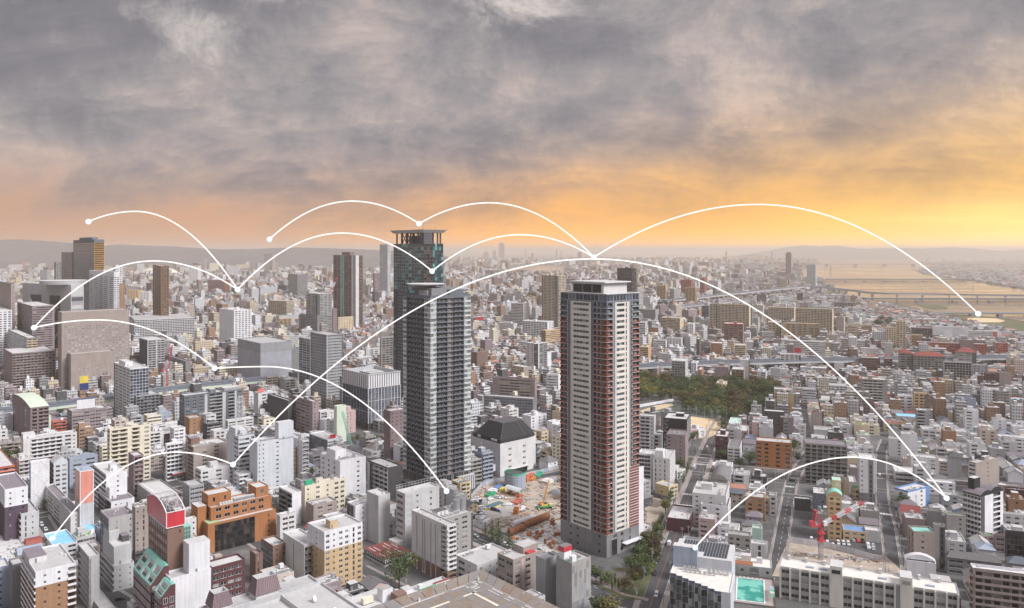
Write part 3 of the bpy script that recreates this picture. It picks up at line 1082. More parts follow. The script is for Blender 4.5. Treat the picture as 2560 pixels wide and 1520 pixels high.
for a,b,hw in(((900,1420),(1010,1478),4.0),((60,1330),(210,1430),4.0),((100,1290),(130,1340),4.0),((250,1470),(330,1520),5.0),((395,1190),(480,1230),5.0)):
 p,q=gp(*a),gp(*b)
 road([p,(p+q)/2,q],hw,1.2)
for p0,hdg,ln in(((1040,1120),138.7,120),((1360,1190),55,70),((560,1300),-41.3,160),((300,1250),48.7,170),((860,1120),48.7,100)):
 c=gp(*p0)
 road([c-Vector((*(hd(hdg)*ln*.5),0)),c,c+Vector((*(hd(hdg)*ln*.5),0))],4.5,1.5)

# ------------------------------------------------------------------ the three towers and other buildings with shapes of their own
def start(tile,nums,grid,col,name,label,cat):
 C,wl,wr,h,rz=frame_of(tile,*nums,grid)
 return Bld(name,label,cat,C,wl,wr,h,rz,col)
def red_tower():
 b=start('c3',(475,925,1240,690-600/.256,920),'A','offwhite','tower_block','tall apartment tower with brick red corner balconies and off-white window panels','tower')
 h,wl,wr=b.h,b.wl,b.wr
 nfl=41
 zb,zt=12.5,h-4.6
 fh=(zt-zb)/nfl
 L="X2*73@brick/glass_pale b34@slate b17@ivory r5*160@ivory b18@ivory b28@slate X4*120@brick/glass_pale"
 Rr="X2*55@brick/glass_pale b26@slate b14@ivory r3*84@ivory N1*30@ivory b14@ivory b24@slate X2*76@brick/glass_pale"
 kw=dict(frame='light',slab='white')
 top=3
 z2=zt-top*fh
 b.facade('L',L,zb,z2,nfl-top,**kw)
 low=11
 R2="X2*55@brick/glass_pale b26@slate b14@ivory r3*84@ivory N1*30@ivory b14@ivory b100@brick"
 b.facade('R',R2,zb,zb+low*fh,low,**kw)
 b.facade('R',Rr,zb+low*fh,z2,nfl-top-low,**kw)
 for sd,sp,ex in(('L',L,0),('R',Rr,0)):
  b.facade(sd,sp.replace('@brick','@slate').replace('@ivory','@ivory'),z2,zt,top,**kw)
  b.facade(sd,"R6@slate" if sd=='L' else "R5@slate",zt,h,1,glass='glass_blue')
 x0,y0=b.ox,b.oy
 mb=MB()
 for k in range(low):
  z=zb+k*fh+fh*.9
  mb.box(x0+wr*.705,x0+wr-.02,y0-.16,y0-.005,z,z+.3,'white')
  mb.box(x0+wr*.705,x0+wr-.02,y0-.12,y0-.005,z-fh/2,z-fh/2+.2,'white')
 mb.obj('string_course',b.root,kind='stuff')
 b.facade('L',"b1 s2 b2 s1 b.5",0,zb,3,col='mid')
 b.facade('R',"b1.2 n1 b.3 w1 b.6 N1 b1.4",0,zb,3,col='mid')
 mb=MB()
 mb.box(x0+wr*.12,x0+wr*.32,y0-.35,y0-.01,.3,9.2,'mid',bottom=True)
 mb.box(x0+wr*.14,x0+wr*.30,y0-.40,y0-.36,.5,9.0,'glass_black')
 mb.obj('entrance',b.root)
 mb=MB()
 mb.box(x0+wr*.45,x0+wr*1.02,y0-3.4,y0-.02,5.2,5.6,'white',bottom=True)
 for q in(.5,.75,.98):
  mb.box(x0+wr*q,x0+wr*q+.3,y0-3.2,y0-2.9,0,5.2,'mid')
 mb.obj('canopy',b.root)
 b.shell(0,h,'ivory','BK','roofpale',1.2)
 mb=MB()
 for fx in(.355,.405):
  pass
 for f in(.165,.228,.80,.885):
  y=y0+wl*(1-f)
  mb.box(x0-.22,x0-.01,y-.12,y+.12,zb,zt,'offwhite')
 for f in(.20,.28,.70,.775):
  x=x0+wr*f
  mb.box(x-.12,x+.12,y0-.22,y0-.01,zb+(low*fh if f>.65 else 0),zt,'offwhite')
 mb.obj('fin',b.root,kind='stuff')
 mb=MB()
 X=lambda f:x0+wr*f
 Y=lambda f:y0+wl*f
 mb.box(X(.14),X(.86),Y(.16),Y(.84),h-1.2,h+6.2,'offwhite')
 mb.box(X(.14)-.05,X(.14)-.01,Y(.2),Y(.82),h+.5,h+5.2,'glass_black')
 mb.box(X(.10),X(.90),Y(.10),Y(.88),h+6.2,h+6.8,'white','roof:roofpale',bottom=True)
 for f in(.2,.4,.6,.8):
  mb.box(X(.14)-.12,X(.14)-.06,Y(f),Y(f)+.3,h-1,h+6.1,'light')
 mb.obj('penthouse',b.root)
 mb=MB()
 mb.box(x0-.35,x0+wr+.35,y0-.35,y0+wl+.35,h,h+.35,'offwhite',bottom=True)
 mb=MB()
 for a in((x0-.4,x0+wr+.4,y0-.4,y0+.5),(x0-.4,x0+wr+.4,y0+wl-.5,y0+wl+.4),(x0-.4,x0+.5,y0+.5,y0+wl-.5),(x0+wr-.5,x0+wr+.4,y0+.5,y0+wl-.5)):
  mb.box(*a,h+.01,h+.4,'offwhite',bottom=True)
 mb.obj('roof_rim',b.root)
 zc=44.0
 mb=MB()
 mb.box(x0+wr+.02,x0+wr+5.5,y0+1.0,y0+wl*.8,0,zc,'white','roof:roofpale')
 mb.box(x0+wr+.02,x0+wr+5.5,y0+1.0,y0+1.3,zc,zc+.8,'white')
 mb.obj('side_wing',b.root)
 b.done()
 return b
def charcoal_tower():
 b=start('b2',(1437,1705,2097,-472,1500),'A','slate','tower_block','tall charcoal apartment tower with white corner balconies and a round helipad on top','tower')
 h,wl,wr=b.h,b.wl,b.wr
 x0,y0=b.ox,b.oy
 zb,zt=13.0,h-2.0
 n=36
 L="Y1*38@white/glass_pale B5*170@slate/glass_black Y2*60@white/glass_pale"
 Rr="Y2*56@white/glass_pale B3*105@slate/glass_black G1*50@mauve B3*110@slate/glass_black Y2*68@white/glass_pale"
 kw=dict(frame='mid',ph=.95,prot=.7)
 bal={'slate':'slate','mauve':'mid'}
 b.facade('L',L,zb,zt,n,balc=bal,ext=(0,.7),**kw)
 b.facade('R',Rr,zb,zt,n,balc=bal,ext=(.7,0),**kw)
 b.facade('L',"c10@dark",0,zb,2,glass='glass_black')
 b.facade('R',"c4@dark b.4 c3@dark b.4",0,zb,2,glass='glass_black')
 for a in((x0,y0,x0+wr,y0),):
  b.wall.poly([(x0,y0,zt),(x0+wr,y0,zt),(x0+wr,y0,h),(x0,y0,h)],'slate')
  b.wall.poly([(x0,y0+wl,zt),(x0,y0,zt),(x0,y0,h),(x0,y0+wl,h)],'slate')
 b.shell(0,h,'slate','BK','roofdark',1.4)
 X=lambda f:x0+wr*f
 Y=lambda f:y0+wl*f
 mb=MB()
 mb.box(X(.16),X(.86),Y(.2),Y(.82),h-1.4,h+4.6,'mid','roof:roofdark')
 mb.box(X(.55),X(.9),Y(.12),Y(.5),h-1.4,h+3.4,'slate','roof:roofdark')
 mb.box(X(.12),X(.2),Y(.3),Y(.6),h-1.4,h+3.0,'light')
 mb.obj('penthouse',b.root)
 mb=MB()
 cx,cy=X(.30),Y(.62)
 r=min(wr,wl)*.40
 mb.cyl(cx,cy,r*.55,h+4.6,h+6.0,'mid',20)
 mb.cyl(cx,cy,r*.80,h+6.0,h+7.2,'light',28,r)
 mb.cyl(cx,cy,r,h+7.2,h+7.5,'white',28,None,'roof:roofpale')
 mb.obj('helipad',b.root)
 mb=MB()
 mb.box(x0+wr*.62,x0+wr*1.03,y0-4.0,y0-.8,0,10.5,'mid','roof:roofpale')
 for i in range(8):
  x=x0+wr*(.66+.046*i)
  mb.box(x,x+.55,y0-4.4,y0-4.02,.5,10.2,'white')
 mb.obj('lobby',b.root)
 mb=MB()
 mb.box(x0-5.0,x0-.05,y0+2,y0+wl*.9,0,6.5,'black','roof:roofdark')
 mb.obj('canopy',b.root)
 b.done()
 return b
def glass_tower():
 b=start('a2',(1343,1640,1828,190,1845),'A','dark','tower_block','teal glass tower with dark stair slab and a flaring open crown','tower')
 h,wl,wr=b.h,b.wl,b.wr
 x0,y0=b.ox,b.oy
 n=50
 zt=h
 lo=n-14
 fh=zt/n
 b.facade('L',"N1*8/glass_teal G4*30@slate c5*30/glass_teal G3*26@slate",0,lo*fh,lo,glass='glass_teal',balc='dark')
 b.facade('L',"c3*38/glass_teal c6*56/glass_teal",lo*fh,zt,n-lo,glass='glass_teal')
 b.facade('R',"c3*85@dark/glass_black G2*45@slate c3*55/glass_teal",0,lo*fh,lo,glass='glass_teal',balc='dark')
 b.facade('R',"c3*85@dark/glass_black c5*100/glass_teal",lo*fh,zt,n-lo,glass='glass_teal')
 b.shell(0,h,'dark','BK','roofdark',.5)
 X=lambda f:x0+wr*f
 Y=lambda f:y0+wl*f
 hc=14.8
 mb=MB()
 mb.box(x0-.3,X(.42),y0-.3,Y(.12),h-.5,h+hc,'dark')
 for k in range(5):
  mb.box(x0-.36,X(.42)+.05,y0-.36,Y(.12)+.05,h+k*3.0,h+k*3.0+.3,'slate')
 mb.obj('stair_slab',b.root)
 mb=MB()
 for fx in(.05,.30,.55,.78,.93):
  for fy in(.92,.05):
   if fy==.05 and fx<.5:
    continue
   mb.box(X(fx),X(fx)+1.3,Y(fy),Y(fy)+1.3,h-.5,h+hc-3,'dark')
 for fy in(.2,.38,.56,.74):
  mb.box(X(.05),X(.05)+1.3,Y(fy),Y(fy)+1.3,h-.5,h+hc-3,'dark')
 for fy in(.25,.45,.62):
  mb.bar((X(.1),Y(fy),h),(X(.1),Y(fy+.14),h+hc-3),.45,'dark')
  mb.bar((X(.1),Y(fy+.14),h),(X(.1),Y(fy),h+hc-3),.45,'dark')
 mb.box(X(.35),X(.72),Y(.35),Y(.7),h-.5,h+8.5,'mid')
 mb.obj('crown_column',b.root,kind='stuff')
 mb=MB()
 e0,e1=0.2,2.6
 z0,z1=h+hc-3.4,h+hc-.6
 lo_=[(x0-e0,y0-e0),(x0+wr+e0,y0-e0),(x0+wr+e0,y0+wl+e0),(x0-e0,y0+wl+e0)]
 hi=[(x0-e1,y0-e1),(x0+wr+e1,y0-e1),(x0+wr+e1,y0+wl+e1),(x0-e1,y0+wl+e1)]
 for i in range(4):
  j=(i+1)%4
  mb.poly([(*lo_[i],z0),(*lo_[j],z0),(*hi[j],z1),(*hi[i],z1)],'light')
  mb.poly([(*hi[i],z1),(*hi[j],z1),(*hi[j],z1+.5),(*hi[i],z1+.5)],'mid')
 mb.poly([(*p,z1+.5)for p in hi],'roof:roofpale')
 mb.poly([(*p,z0)for p in lo_][::-1],'mid')
 mb.obj('crown',b.root)
 mb=MB()
 for f in(0,.5,1):
  mb.bar((x0-3+f*(wr+6),y0-3,z1),(x0-3+f*(wr+6),y0-3,z1+4),.12,'dark')
 mb.bar((X(.3),Y(.6),z1+.5),(X(.3),Y(.6),z1+5),.35,'light')
 mb.bar((X(.3),Y(.6),z1+4.5),(X(.95),Y(.35),z1+9.5),.3,'light')
 mb.obj('gondola_crane',b.root)
 mb=MB()
 for k in range(0,n,3):
  z=k*fh
  mb.box(x0-.12,x0-.01,y0,y0+wl,z,z+.18,'slate')
 mb.obj('string_course',b.root,kind='stuff')
 b.done()
 return b
def crowned_office():
 b=start('b2',(850,1095,1410,300,845),'A','steel','office_building','square glass office with slim pale fins under a white panelled crown','office building')
 h,wl,wr=b.h,b.wl,b.wr
 x0,y0=b.ox,b.oy
 zc=h-13.0
 n=13
 b.facade('L',"c18",7,zc,n,glass='glass_blue',col='mid')
 b.facade('R',"c20",7,zc,n,glass='glass_blue',col='mid')
 b.facade('L',"c8@dark",0,7,1,glass='glass_black',col='dark')
 b.facade('R',"c8@dark",0,7,1,glass='glass_black',col='dark')
 b.shell(zc,h,'white','RLBK',None)
 b.shell(0,zc,'mid','BK',None)
 b.h=h
 b.parapet('roofgrey',5.0,col='steel',t=.8)
 mb=MB()
 for i in range(21):
  x=x0+wr*i/20
  w=.32 if i%2 else .7
  mb.box(x-w/2,x+w/2,y0-.5,y0-.02,6.5,zc,'bluegrey' if i%2 else 'light')
 for i in range(19):
  y=y0+wl*i/18
  mb.box(x0-.5,x0-.02,y-.16,y+.16,6.5,zc,'slate' if i%2 else 'bluegrey')
 for k in(4,8):
  z=7+(zc-7)*k/n
  mb.box(x0-.58,x0+wr+.1,y0-.58,y0-.02,z,z+.35,'light')
  mb.box(x0-.58,x0-.02,y0-.02,y0+wl,z,z+.35,'light')
 mb.obj('fin',b.root,kind='stuff')
 mb=MB()
 for i in range(15):
  x=x0+wr*i/14
  mb.box(x-.22,x+.22,y0-.6,y0-.02,zc-.3,h+.1,'mid')
 for i in range(13):
  y=y0+wl*i/12
  mb.box(x0-.6,x0-.02,y-.22,y+.22,zc-.3,h+.1,'mid')
 mb.box(x0-.7,x0+wr,y0-.7,y0-.62,h-.6,h+.3,'light')
 mb.box(x0-.7,x0-.62,y0-.62,y0+wl,h-.6,h+.3,'light')
 mb.box(x0-.7,x0+wr,y0-.72,y0-.62,zc-.5,zc+.2,'light')
 mb.box(x0-.72,x0-.62,y0-.62,y0+wl,zc-.5,zc+.2,'light')
 mb.obj('crown_panel',b.root,kind='stuff')
 mb=MB()
 X=lambda f:x0+wr*f
 Y=lambda f:y0+wl*f
 mb.box(X(.3),X(.75),Y(.3),Y(.72),h-5,h-1.2,'grey','roof:roofpale')
 mb.cyl(X(.52),Y(.5),6.0,h-1.2,h-.9,'mid',28,None,'roof:roofgrey')
 mb.obj('helipad',b.root)
 mb=MB()
 r=RND
 for i in range(40):
  x,y=X(r.uniform(.06,.94)),Y(r.uniform(.06,.94))
  if X(.28)<x<X(.77)and Y(.28)<y<Y(.74):
   continue
  a=r.uniform(.5,1.6)
  mb.box(x,x+a,y,y+a,h-5,h-5+r.uniform(.8,3.0),r.choice(('light','mid','grey')))
 mb.obj('cooling_plant',b.root,kind='stuff')
 b.done()
def domed_hall():
 b=start('b2',(2105,2385,2800,975,1300),'A','offwhite','hall_building','off-white hall with a faceted black roof and small square windows','hall')
 h,wl,wr=b.h,b.wl,b.wr
 x0,y0=b.ox,b.oy
 ring=[(x0,y0),(x0+wr*.62,y0),(x0+wr*.78,y0+wl*.03),(x0+wr*.90,y0+wl*.10),(x0+wr*.98,y0+wl*.22),(x0+wr,y0+wl*.38),(x0+wr,y0+wl),(x0,y0+wl)]
 k=len(ring)
 for i in range(k):
  p,q=ring[i],ring[(i+1)%k]
  b.wall.poly([(*p,0),(*q,0),(*q,h),(*p,h)],'offwhite')
 ring2=[(x0+wr/2+(p[0]-x0-wr/2)*.985,y0+wl/2+(p[1]-y0-wl/2)*.985)for p in ring]
 cx,cy=x0+wr*.48,y0+wl*.5
 r1=[(cx+(p[0]-cx)*.965,cy+(p[1]-cy)*.965)for p in ring]
 r2=[(cx+(p[0]-cx)*.93,cy+(p[1]-cy)*.93)for p in ring]
 r3=[(cx+(p[0]-cx)*.50,cy+(p[1]-cy)*.50)for p in ring]
 rf=MB()
 lv=[(ring,h),(r1,h-.5),(r2,h+2.2),(r3,h+12.5)]
 for(A,za),(B_,zb)in zip(lv,lv[1:]):
  for i in range(k):
   j=(i+1)%k
   rf.poly([(*A[i],za),(*A[j],za),(*B_[j],zb),(*B_[i],zb)],'black' if zb>h else 'concrete')
 rf.poly([(*p,h+12.5)for p in r3],'dark')
 rf.obj('roof',b.root)
 mb=MB()
 for i in range(k):
  mb.bar((*r2[i],h+2.25),(*r3[i],h+12.55),.12,'mid')
 for f in(.06,-.06):
  mb.bar((cx+wr*(f),cy-wl*.42,h+2.4),(cx+wr*f*.8,cy-wl*.24,h+12.6),.12,'grey')
 mb.obj('roof_seam',b.root,kind='stuff')
 def wins(side,cols,rows,s):
  for f in cols:
   for z in rows:
    for d in(-.8,.8):
     m=MB()
     me=win_mesh(1.1,1.5,'glass_black','grey')
     if side=='R':
      inst('window',me,b.root,(x0+wr*f+d-.5,y0-.03,z),0)
     else:
      inst('window',me,b.root,(x0-.03,y0+wl*f+d+.5,z),-math.pi/2)
 wins('R',(.22,.55),(5.5,10,14.5,19),1.1)
 wins('L',(.75,.4),(9.5,17),1.1)
 wins('L',(.2,),(12,),1.1)
 mb=MB()
 mb.box(x0+wr*.15,x0+wr*.62,y0-.4,y0-.01,.2,4.0,'glass_black')
 mb.box(x0+wr*.1,x0+wr*.66,y0-1.6,y0-.02,4.05,4.5,'offwhite',bottom=True)
 mb.obj('entrance',b.root)
 mb=MB()
 mb.box(x0-3.2,x0-.02,y0+wl*.12,y0+wl*.34,4.0,9.0,'white','roof:roofpale',bottom=True)
 mb.box(x0-3.0,x0-.02,y0+wl*.36,y0+wl*.7,0,4.0,'black','roof:roofdark')
 mb.obj('annex',b.root)
 mb=MB()
 for i in range(6):
  mb.box(x0-.9,x0-.02,y0+wl*.5+i*1.5,y0+wl*.5+i*1.5+1.5,8.2+i*.9,8.5+i*.9,'dark',bottom=True)
 mb.obj('outside_stair',b.root)
 mb=MB()
 for f in(.15,.2,.25,.3,.72,.77):
  mb.box(x0+1.0,x0+2.4,y0+wl*f,y0+wl*f+1.6,h-.4,h+1.9,'offwhite')
 mb.obj('air_conditioner',b.root,kind='stuff')
 b.done()
def arched_sign_building():
 b=start('c1',(1450,1635,1795,640,1621),'A','brown','office_building','dark brown office crowned by a red arched sign with teal skylights at its foot','office building')
 h,wl,wr=b.h,b.wl,b.wr
 x0,y0=b.ox,b.oy
 kw=dict(frame='white',glass='glass')
 b.facade('L',"b.1 W8*4 b.1",0,h,11,frame='white',col='brown',glass='glass_curtain')
 b.facade('R',"b.62 s1*.3 b.1",h-4.2,h,1,**kw)
 b.wall.poly([(x0,y0,0),(x0+wr,y0,0),(x0+wr,y0,h-4.2),(x0,y0,h-4.2)],'brown')
 b.shell(0,h,'brown','BK','roofdark',.6)
 prof=[(0,6.9),(.07,8.0),(.16,9.2),(.28,10.3),(.42,11.0),(.56,11.1),(.70,10.7),(.84,9.8),(1.0,8.3)]
 zs=h+.7
 P=lambda f,hh:(y0-.4+(wl+.4)*f,zs+hh)
 mb=MB()
 for sx in(x0-.5,):
  pts=[(sx,P(0,0)[0],zs),(sx,P(1,0)[0],zs)]+[(sx,*P(f,hh))for f,hh in prof[::-1]]
  mb.poly(pts[::-1],'gloss:red')
  mb.poly([(sx+.25,p[1],p[2])for p in pts],'gloss:red')
 fy=y0-.4
 mb.poly([(x0-.5,fy,zs),(x0+wr+.3,fy,zs),(x0+wr+.3,fy,zs+6.9),(x0-.5,fy,zs+6.9)],'gloss:red')
 mb.poly([(x0-.5,fy+.25,zs),(x0-.5,fy+.25,zs+6.9),(x0+wr+.3,fy+.25,zs+6.9),(x0+wr+.3,fy+.25,zs)],'mid')
 mb.obj('sign_panel',b.root)
 fr=MB()
 c='white'
 xa,xb=x0-.55,x0+wr+.35
 for(p,q)in(((xa,fy-.05,zs),(xb,fy-.05,zs)),((xa,fy-.05,zs+6.9),(xb,fy-.05,zs+6.9)),((xa,fy-.05,zs),(xa,fy-.05,zs+6.9)),((xb,fy-.05,zs),(xb,fy-.05,zs+6.9)),((xa,fy,zs),(xa,P(1,0)[0],zs)),((xa,P(1,0)[0],zs),(xa,P(1,0)[0],zs+8.3))):
  fr.bar(p,q,.22,c)
 for(f0,h0),(f1,h1)in zip(prof,prof[1:]):
  fr.bar((xa,*P(f0,h0)),(xa,*P(f1,h1)),.26,c)
  fr.bar((xb,*P(f0,h0)),(xb,*P(f1,h1)),.24,c)
  for q in(.25,.5,.75):
   xm=xa+(xb-xa)*q
   fr.bar((xm,*P(f0,h0)),(xm,*P(f1,h1)),.08,'light')
 for f,hh in prof:
  fr.bar((xa,*P(f,hh)),(xb,*P(f,hh)),.09,'light')
 for i in(1,3,5):
  for q in(0,.5):
   fr.bar((xa+(xb-xa)*q,*P(*prof[i])),(xa+(xb-xa)*(q+.5),*P(*prof[i+2])),.07,'white')
   fr.bar((xa+(xb-xa)*(q+.5),*P(*prof[i])),(xa+(xb-xa)*q,*P(*prof[i+2])),.07,'white')
 for q in(.1,.9):
  fr.bar((xb,y0+wl*q,h),(xb,y0+wl*q,zs+7),.15,'mid')
 fr.obj('sign_frame',b.root)
 mb=MB()
 for q in range(9):
  y=y0+wl*(q+.5)/9
  mb.bar((x0-.5,y,h-1.2),(x0-.5,y,zs),.12,'steel')
 mb.bar((x0-.5,y0,h-.2),(x0-.5,y0+wl,h-.2),.1,'steel')
 mb.box(x0+1,x0+wr-1,y0+1,y0+wl-2,h-.6,h+5,'dark')
 mb.obj('sign_scaffold',b.root)
 lf=MB()
 lx,ly,lw,ll,lh=x0+wr+.1,y0+2.0,3.6,5.0,h-1.5
 lf.box(lx+.1,lx+lw-.1,ly+.1,ly+ll-.1,0,lh-.1,'glass_pale')
 for z in np.arange(0,lh,1.9):
  lf.box(lx,lx+lw,ly-.02,ly+.08,z,z+.22,'teal')
  lf.box(lx+lw-.08,lx+lw+.02,ly,ly+ll,z,z+.22,'teal')
 for q in(0,.33,.66,1):
  lf.box(lx+lw*q-.09,lx+lw*q+.09,ly-.05,ly+.1,0,lh,'teal')
 lf.box(lx-.1,lx+lw+.15,ly-.15,ly+ll+.15,lh,lh+.5,'teal')
 lf.obj('lift_shaft',b.root)
 def wing(ya,yb,xr_,xe,zr,ze,cols):
  ya,yb,xr_,xe=y0+ya,y0+yb,x0+xr_,x0+xe
  w=MB()
  w.poly([(xe,yb,0),(xe,ya,0),(xe,ya,ze),(xe,yb,ze)],'maroon')
  w.poly([(xe,ya,0),(xr_+2,ya,0),(xr_+2,ya,zr),(xr_,ya,zr),(xe,ya,ze)],'maroon')
  w.poly([(xr_+2,yb,0),(xe,yb,0),(xe,yb,ze),(xr_,yb,zr),(xr_+2,yb,zr)],'maroon')
  w.poly([(xr_+2,ya,0),(xr_+2,yb,0),(xr_+2,yb,zr),(xr_+2,ya,zr)],'maroon')
  t=MB()
  A=lambda u,v,d=0.0:(xr_+(xe-xr_)*v-d*.3,ya+(yb-ya)*u,zr+(ze-zr)*v-d)
  us=[0]
  for i in range(cols):
   us+=[(i+.14)/cols,(i+.86)/cols]
  us.append(1)
  vs=[-.12,.12,.50,.60,.93,1.03]
  for i in range(len(us)-1):
   for j in range(len(vs)-1):
    if i%2==1 and j in(1,3):
     u0,u1,v0,v1=us[i],us[i+1],vs[j],vs[j+1]
     D=1.6
     t.poly([A(u0,v0,D),A(u0,v1,D),A(u1,v1,D),A(u1,v0,D)],'mid')
     for(a,c2)in(((u0,v0),(u0,v1)),((u0,v1),(u1,v1)),((u1,v1),(u1,v0)),((u1,v0),(u0,v0))):
      t.poly([A(*a),A(*c2),A(*c2,D),A(*a,D)],'light')
     t.poly([A(u0+.004,v0+.03,D-.05),A(u0+.004,v1-.18,D-.05),A(u1-.004,v1-.18,D-.05),A(u1-.004,v0+.03,D-.05)],'glass')
     q=A((u0+u1)/2,v1,.1)
     t.bar(A(u0,v1,.2),A(u1,v1,.2),.12,'light')
    else:
     t.poly([A(us[i],vs[j]),A(us[i],vs[j+1]),A(us[i+1],vs[j+1]),A(us[i+1],vs[j])],'teal')
  w.poly([(xr_,yb,zr),(xr_,ya,zr),(xr_+2,ya,zr),(xr_+2,yb,zr)],'teal')
  o=w.obj('wing',b.root)
  t.obj('skylight_roof',b.root)
  n=int((yb-ya)/2.3)
  for f in range(6):
   for i in range(n):
    z=ze-3.4-f*4.0
    if z<.5:
     continue
    me=win_mesh(1.7,2.6,'glass','white')
    inst('window',me,b.root,(xe-.04,yb-.3-i*(yb-ya)/n,z),-math.pi/2)
    if i<2:
     inst('window',me,b.root,(xe+.8+i*2.6,ya-.04,z),0)
 wing(-3.5,22.5,-2.5,-8.1,30.3,23.4,3)
 wing(-15.0,-5.2,-3.4,-7.2,26.0,21.8,1)
 b.done()
def orange_building():
 b=start('c1',(1910,2030,2695,590,880),'A','orange','office_building','stepped orange office with a black glass front and rooftop cooling units','office building')
 wl,wr=b.wl,b.wr
 h1=b.h
 s=6.0
 h2,h3,h4=h1+7.2,h1+13.5,h1+20.0
 b.sub(0,wr,0,wl)
 b.facade('L',"b.6 s1 b.5",0,h1-1.4,4,glass='glass_black')
 b.facade('R',"b.12 c14*.72@black b.22 s1*.08 b.10",0,h1-1.4,5,glass='glass_black')
 b.shell(h1-1.4,h1,'orange','RL',None)
 b.shell(0,h1,'orange','BK','roofpale',.7)
 x0,y0=b.full[0],b.full[1]
 mb=MB()
 mb.box(x0+1,x0+7,y0+1.0,y0+wl*.5,h1-.7,h1-.35,'roofgreen')
 mb.obj('roof_garden',b.root)
 b.sub(3.5,wr*.985,5.0,wl)
 b.facade('R',"b.05 n6*.8 b.1",h1-.7,h2,2,glass='glass_black')
 b.facade('L',"b.3 N2 b.3",h1-.7,h2,2,glass='glass_black')
 b.shell(h1-.7,h2,'orange','BK','roofgrey',.6)
 b.sub(3.5,wr*.42,9.5,wl)
 b.facade('R',"b.3 s1 b.5 s1 b.3",h2-.6,h3,1,glass='glass_black')
 b.facade('L',"b1",h2-.6,h3,1)
 b.shell(h2-.6,h3,'orange','BK','roofpale',.6)
 b.sub(wr*.78,wr*.97,8,wl)
 b.facade('R',"b.3 w1 b.3",h2-.6,h3-1,1)
 b.facade('L',"b1",h2-.6,h3-1,1)
 b.shell(h2-.6,h3-1,'orange','BK','roofpale',.6)
 mb=MB()
 for i in range(13):
  x=x0+wr*.44+i*wr*.024
  mb.box(x,x+.75,y0+7,y0+9.2,h2-.5,h2+1.9,'offwhite')
  mb.box(x+.1,x+.65,y0+6.96,y0+7.0,h2+.2,h2+1.7,'mid')
 for i in range(5):
  mb.box(x0+9+i*1.6,x0+10.3+i*1.6,y0+6,y0+7.2,h2-.5,h2+1.4,'offwhite')
 mb.obj('air_conditioner',b.root,kind='stuff')
 mb=MB()
 mb.box(x0-2.6,x0+2.4,y0+wl*.45,y0+wl*.98,0,h2+.8,'orange','roof:roofpale')
 mb.obj('stair_tower',b.root)
 b.h=h3
 b.done()
def red_sign_tower():
 C,wl,wr,h,rz=frame_of('c1',735,783,912,75,705,'A')
 b=Bld('sign_tower','tall square sign tower with coral red panels over a plain white shaft','sign tower',C,wl,wr,h,rz,'light')
 x0,y0=b.ox,b.oy
 b.wall.box(x0,x0+wr,y0,y0+wl,0,h,'light')
 mb=MB()
 zl=h*.50
 mb.box(x0+.4,x0+wr-.4,y0-.14,y0-.01,zl,h-.4,'gloss:salmon')
 mb.box(x0-.14,x0-.01,y0+.4,y0+wl-.3,zl,h-.4,'gloss:salmon')
 mb.obj('sign_panel',b.root)
 mb=MB()
 for x,y in((x0,y0),(x0+wr,y0),(x0,y0+wl)):
  mb.box(x-.2,x+.2,y-.2,y+.2,0,h+.15,'white')
 for a in((x0+.2,x0+wr-.2,y0-.18,y0+.2),(x0-.18,x0+.2,y0+.2,y0+wl-.2)):
  mb.box(*a,h-.35,h+.12,'white',bottom=True)
 mb.obj('frame',b.root)
 r=MB()
 r.poly([(x0+.2,y0+.2,h+.02),(x0+wr-.2,y0+.2,h+.02),(x0+wr-.2,y0+wl-.2,h+.02),(x0+.2,y0+wl-.2,h+.02)],'roof:bluegrey')
 r.box(x0+wr*.2,x0+wr*.35,y0+wl*.4,y0+wl*.5,h+.02,h+.3,'mid')
 r.obj('roof',b.root)
 b.done()
def truss_building():
 b=start('a1',(222,693,818,592,1400),'D','light','office_building','pale grey office with huge dark bracing bays and a drum on its roof','office building')
 wl,wr,h=b.wl,b.wr,b.h
 x0,y0=b.ox,b.oy
 b.wall.box(x0,x0+wr,y0,y0+wl,0,h,'light','roof:roofpale')
 mb,tr=MB(),MB()
 for f0,f1 in((.17,.40),(.57,.79)):
  ya,yb=y0+wl*(1-f0),y0+wl*(1-f1)
  mb.box(x0-.06,x0-.01,yb,ya,h*.18,h*.86,'dark')
  for k in range(4):
   z=h*(.2+.17*k)
   tr.box(x0-.5,x0-.07,yb,ya,z,z+.8,'light')
  for z0_,z1_ in((.20,.45),(.52,.80)):
   p,q=(x0-.5,ya,h*z0_),(x0-.5,yb,h*z1_)
   tr.bar(p,q,.9,'light')if f0>.5 else tr.bar((x0-.5,yb,h*z0_),(x0-.5,ya,h*z1_),.9,'light')
 mb.box(x0+wr*.05,x0+wr*.95,y0-.06,y0-.01,h*.2,h*.86,'grey')
 for k in range(7):
  z=h*(.2+.1*k)
  tr.box(x0+wr*.05,x0+wr*.95,y0-.4,y0-.07,z,z+h*.045,'light' if k%3 else 'dark')
 mb.obj('window',b.root,kind='stuff')
 tr.obj('truss',b.root,kind='stuff')
 mb=MB()
 mb.cyl(x0+wr*.5,y0+wl*.28,wl*.24,h,h+5.5,'light',32,wl*.25,'roof:roofpale')
 mb.obj('roof_drum',b.root)
 lv=MB()
 for k in range(24):
  z=h*(.02+.04*k)
  lv.box(x0-.12,x0-.01,y0,y0+wl*.2,z,z+.25,'white')
  lv.box(x0-.12,x0-.01,y0+wl*.83,y0+wl,z,z+.25,'white')
 lv.obj('louvre',b.root,kind='stuff')
 b.done()
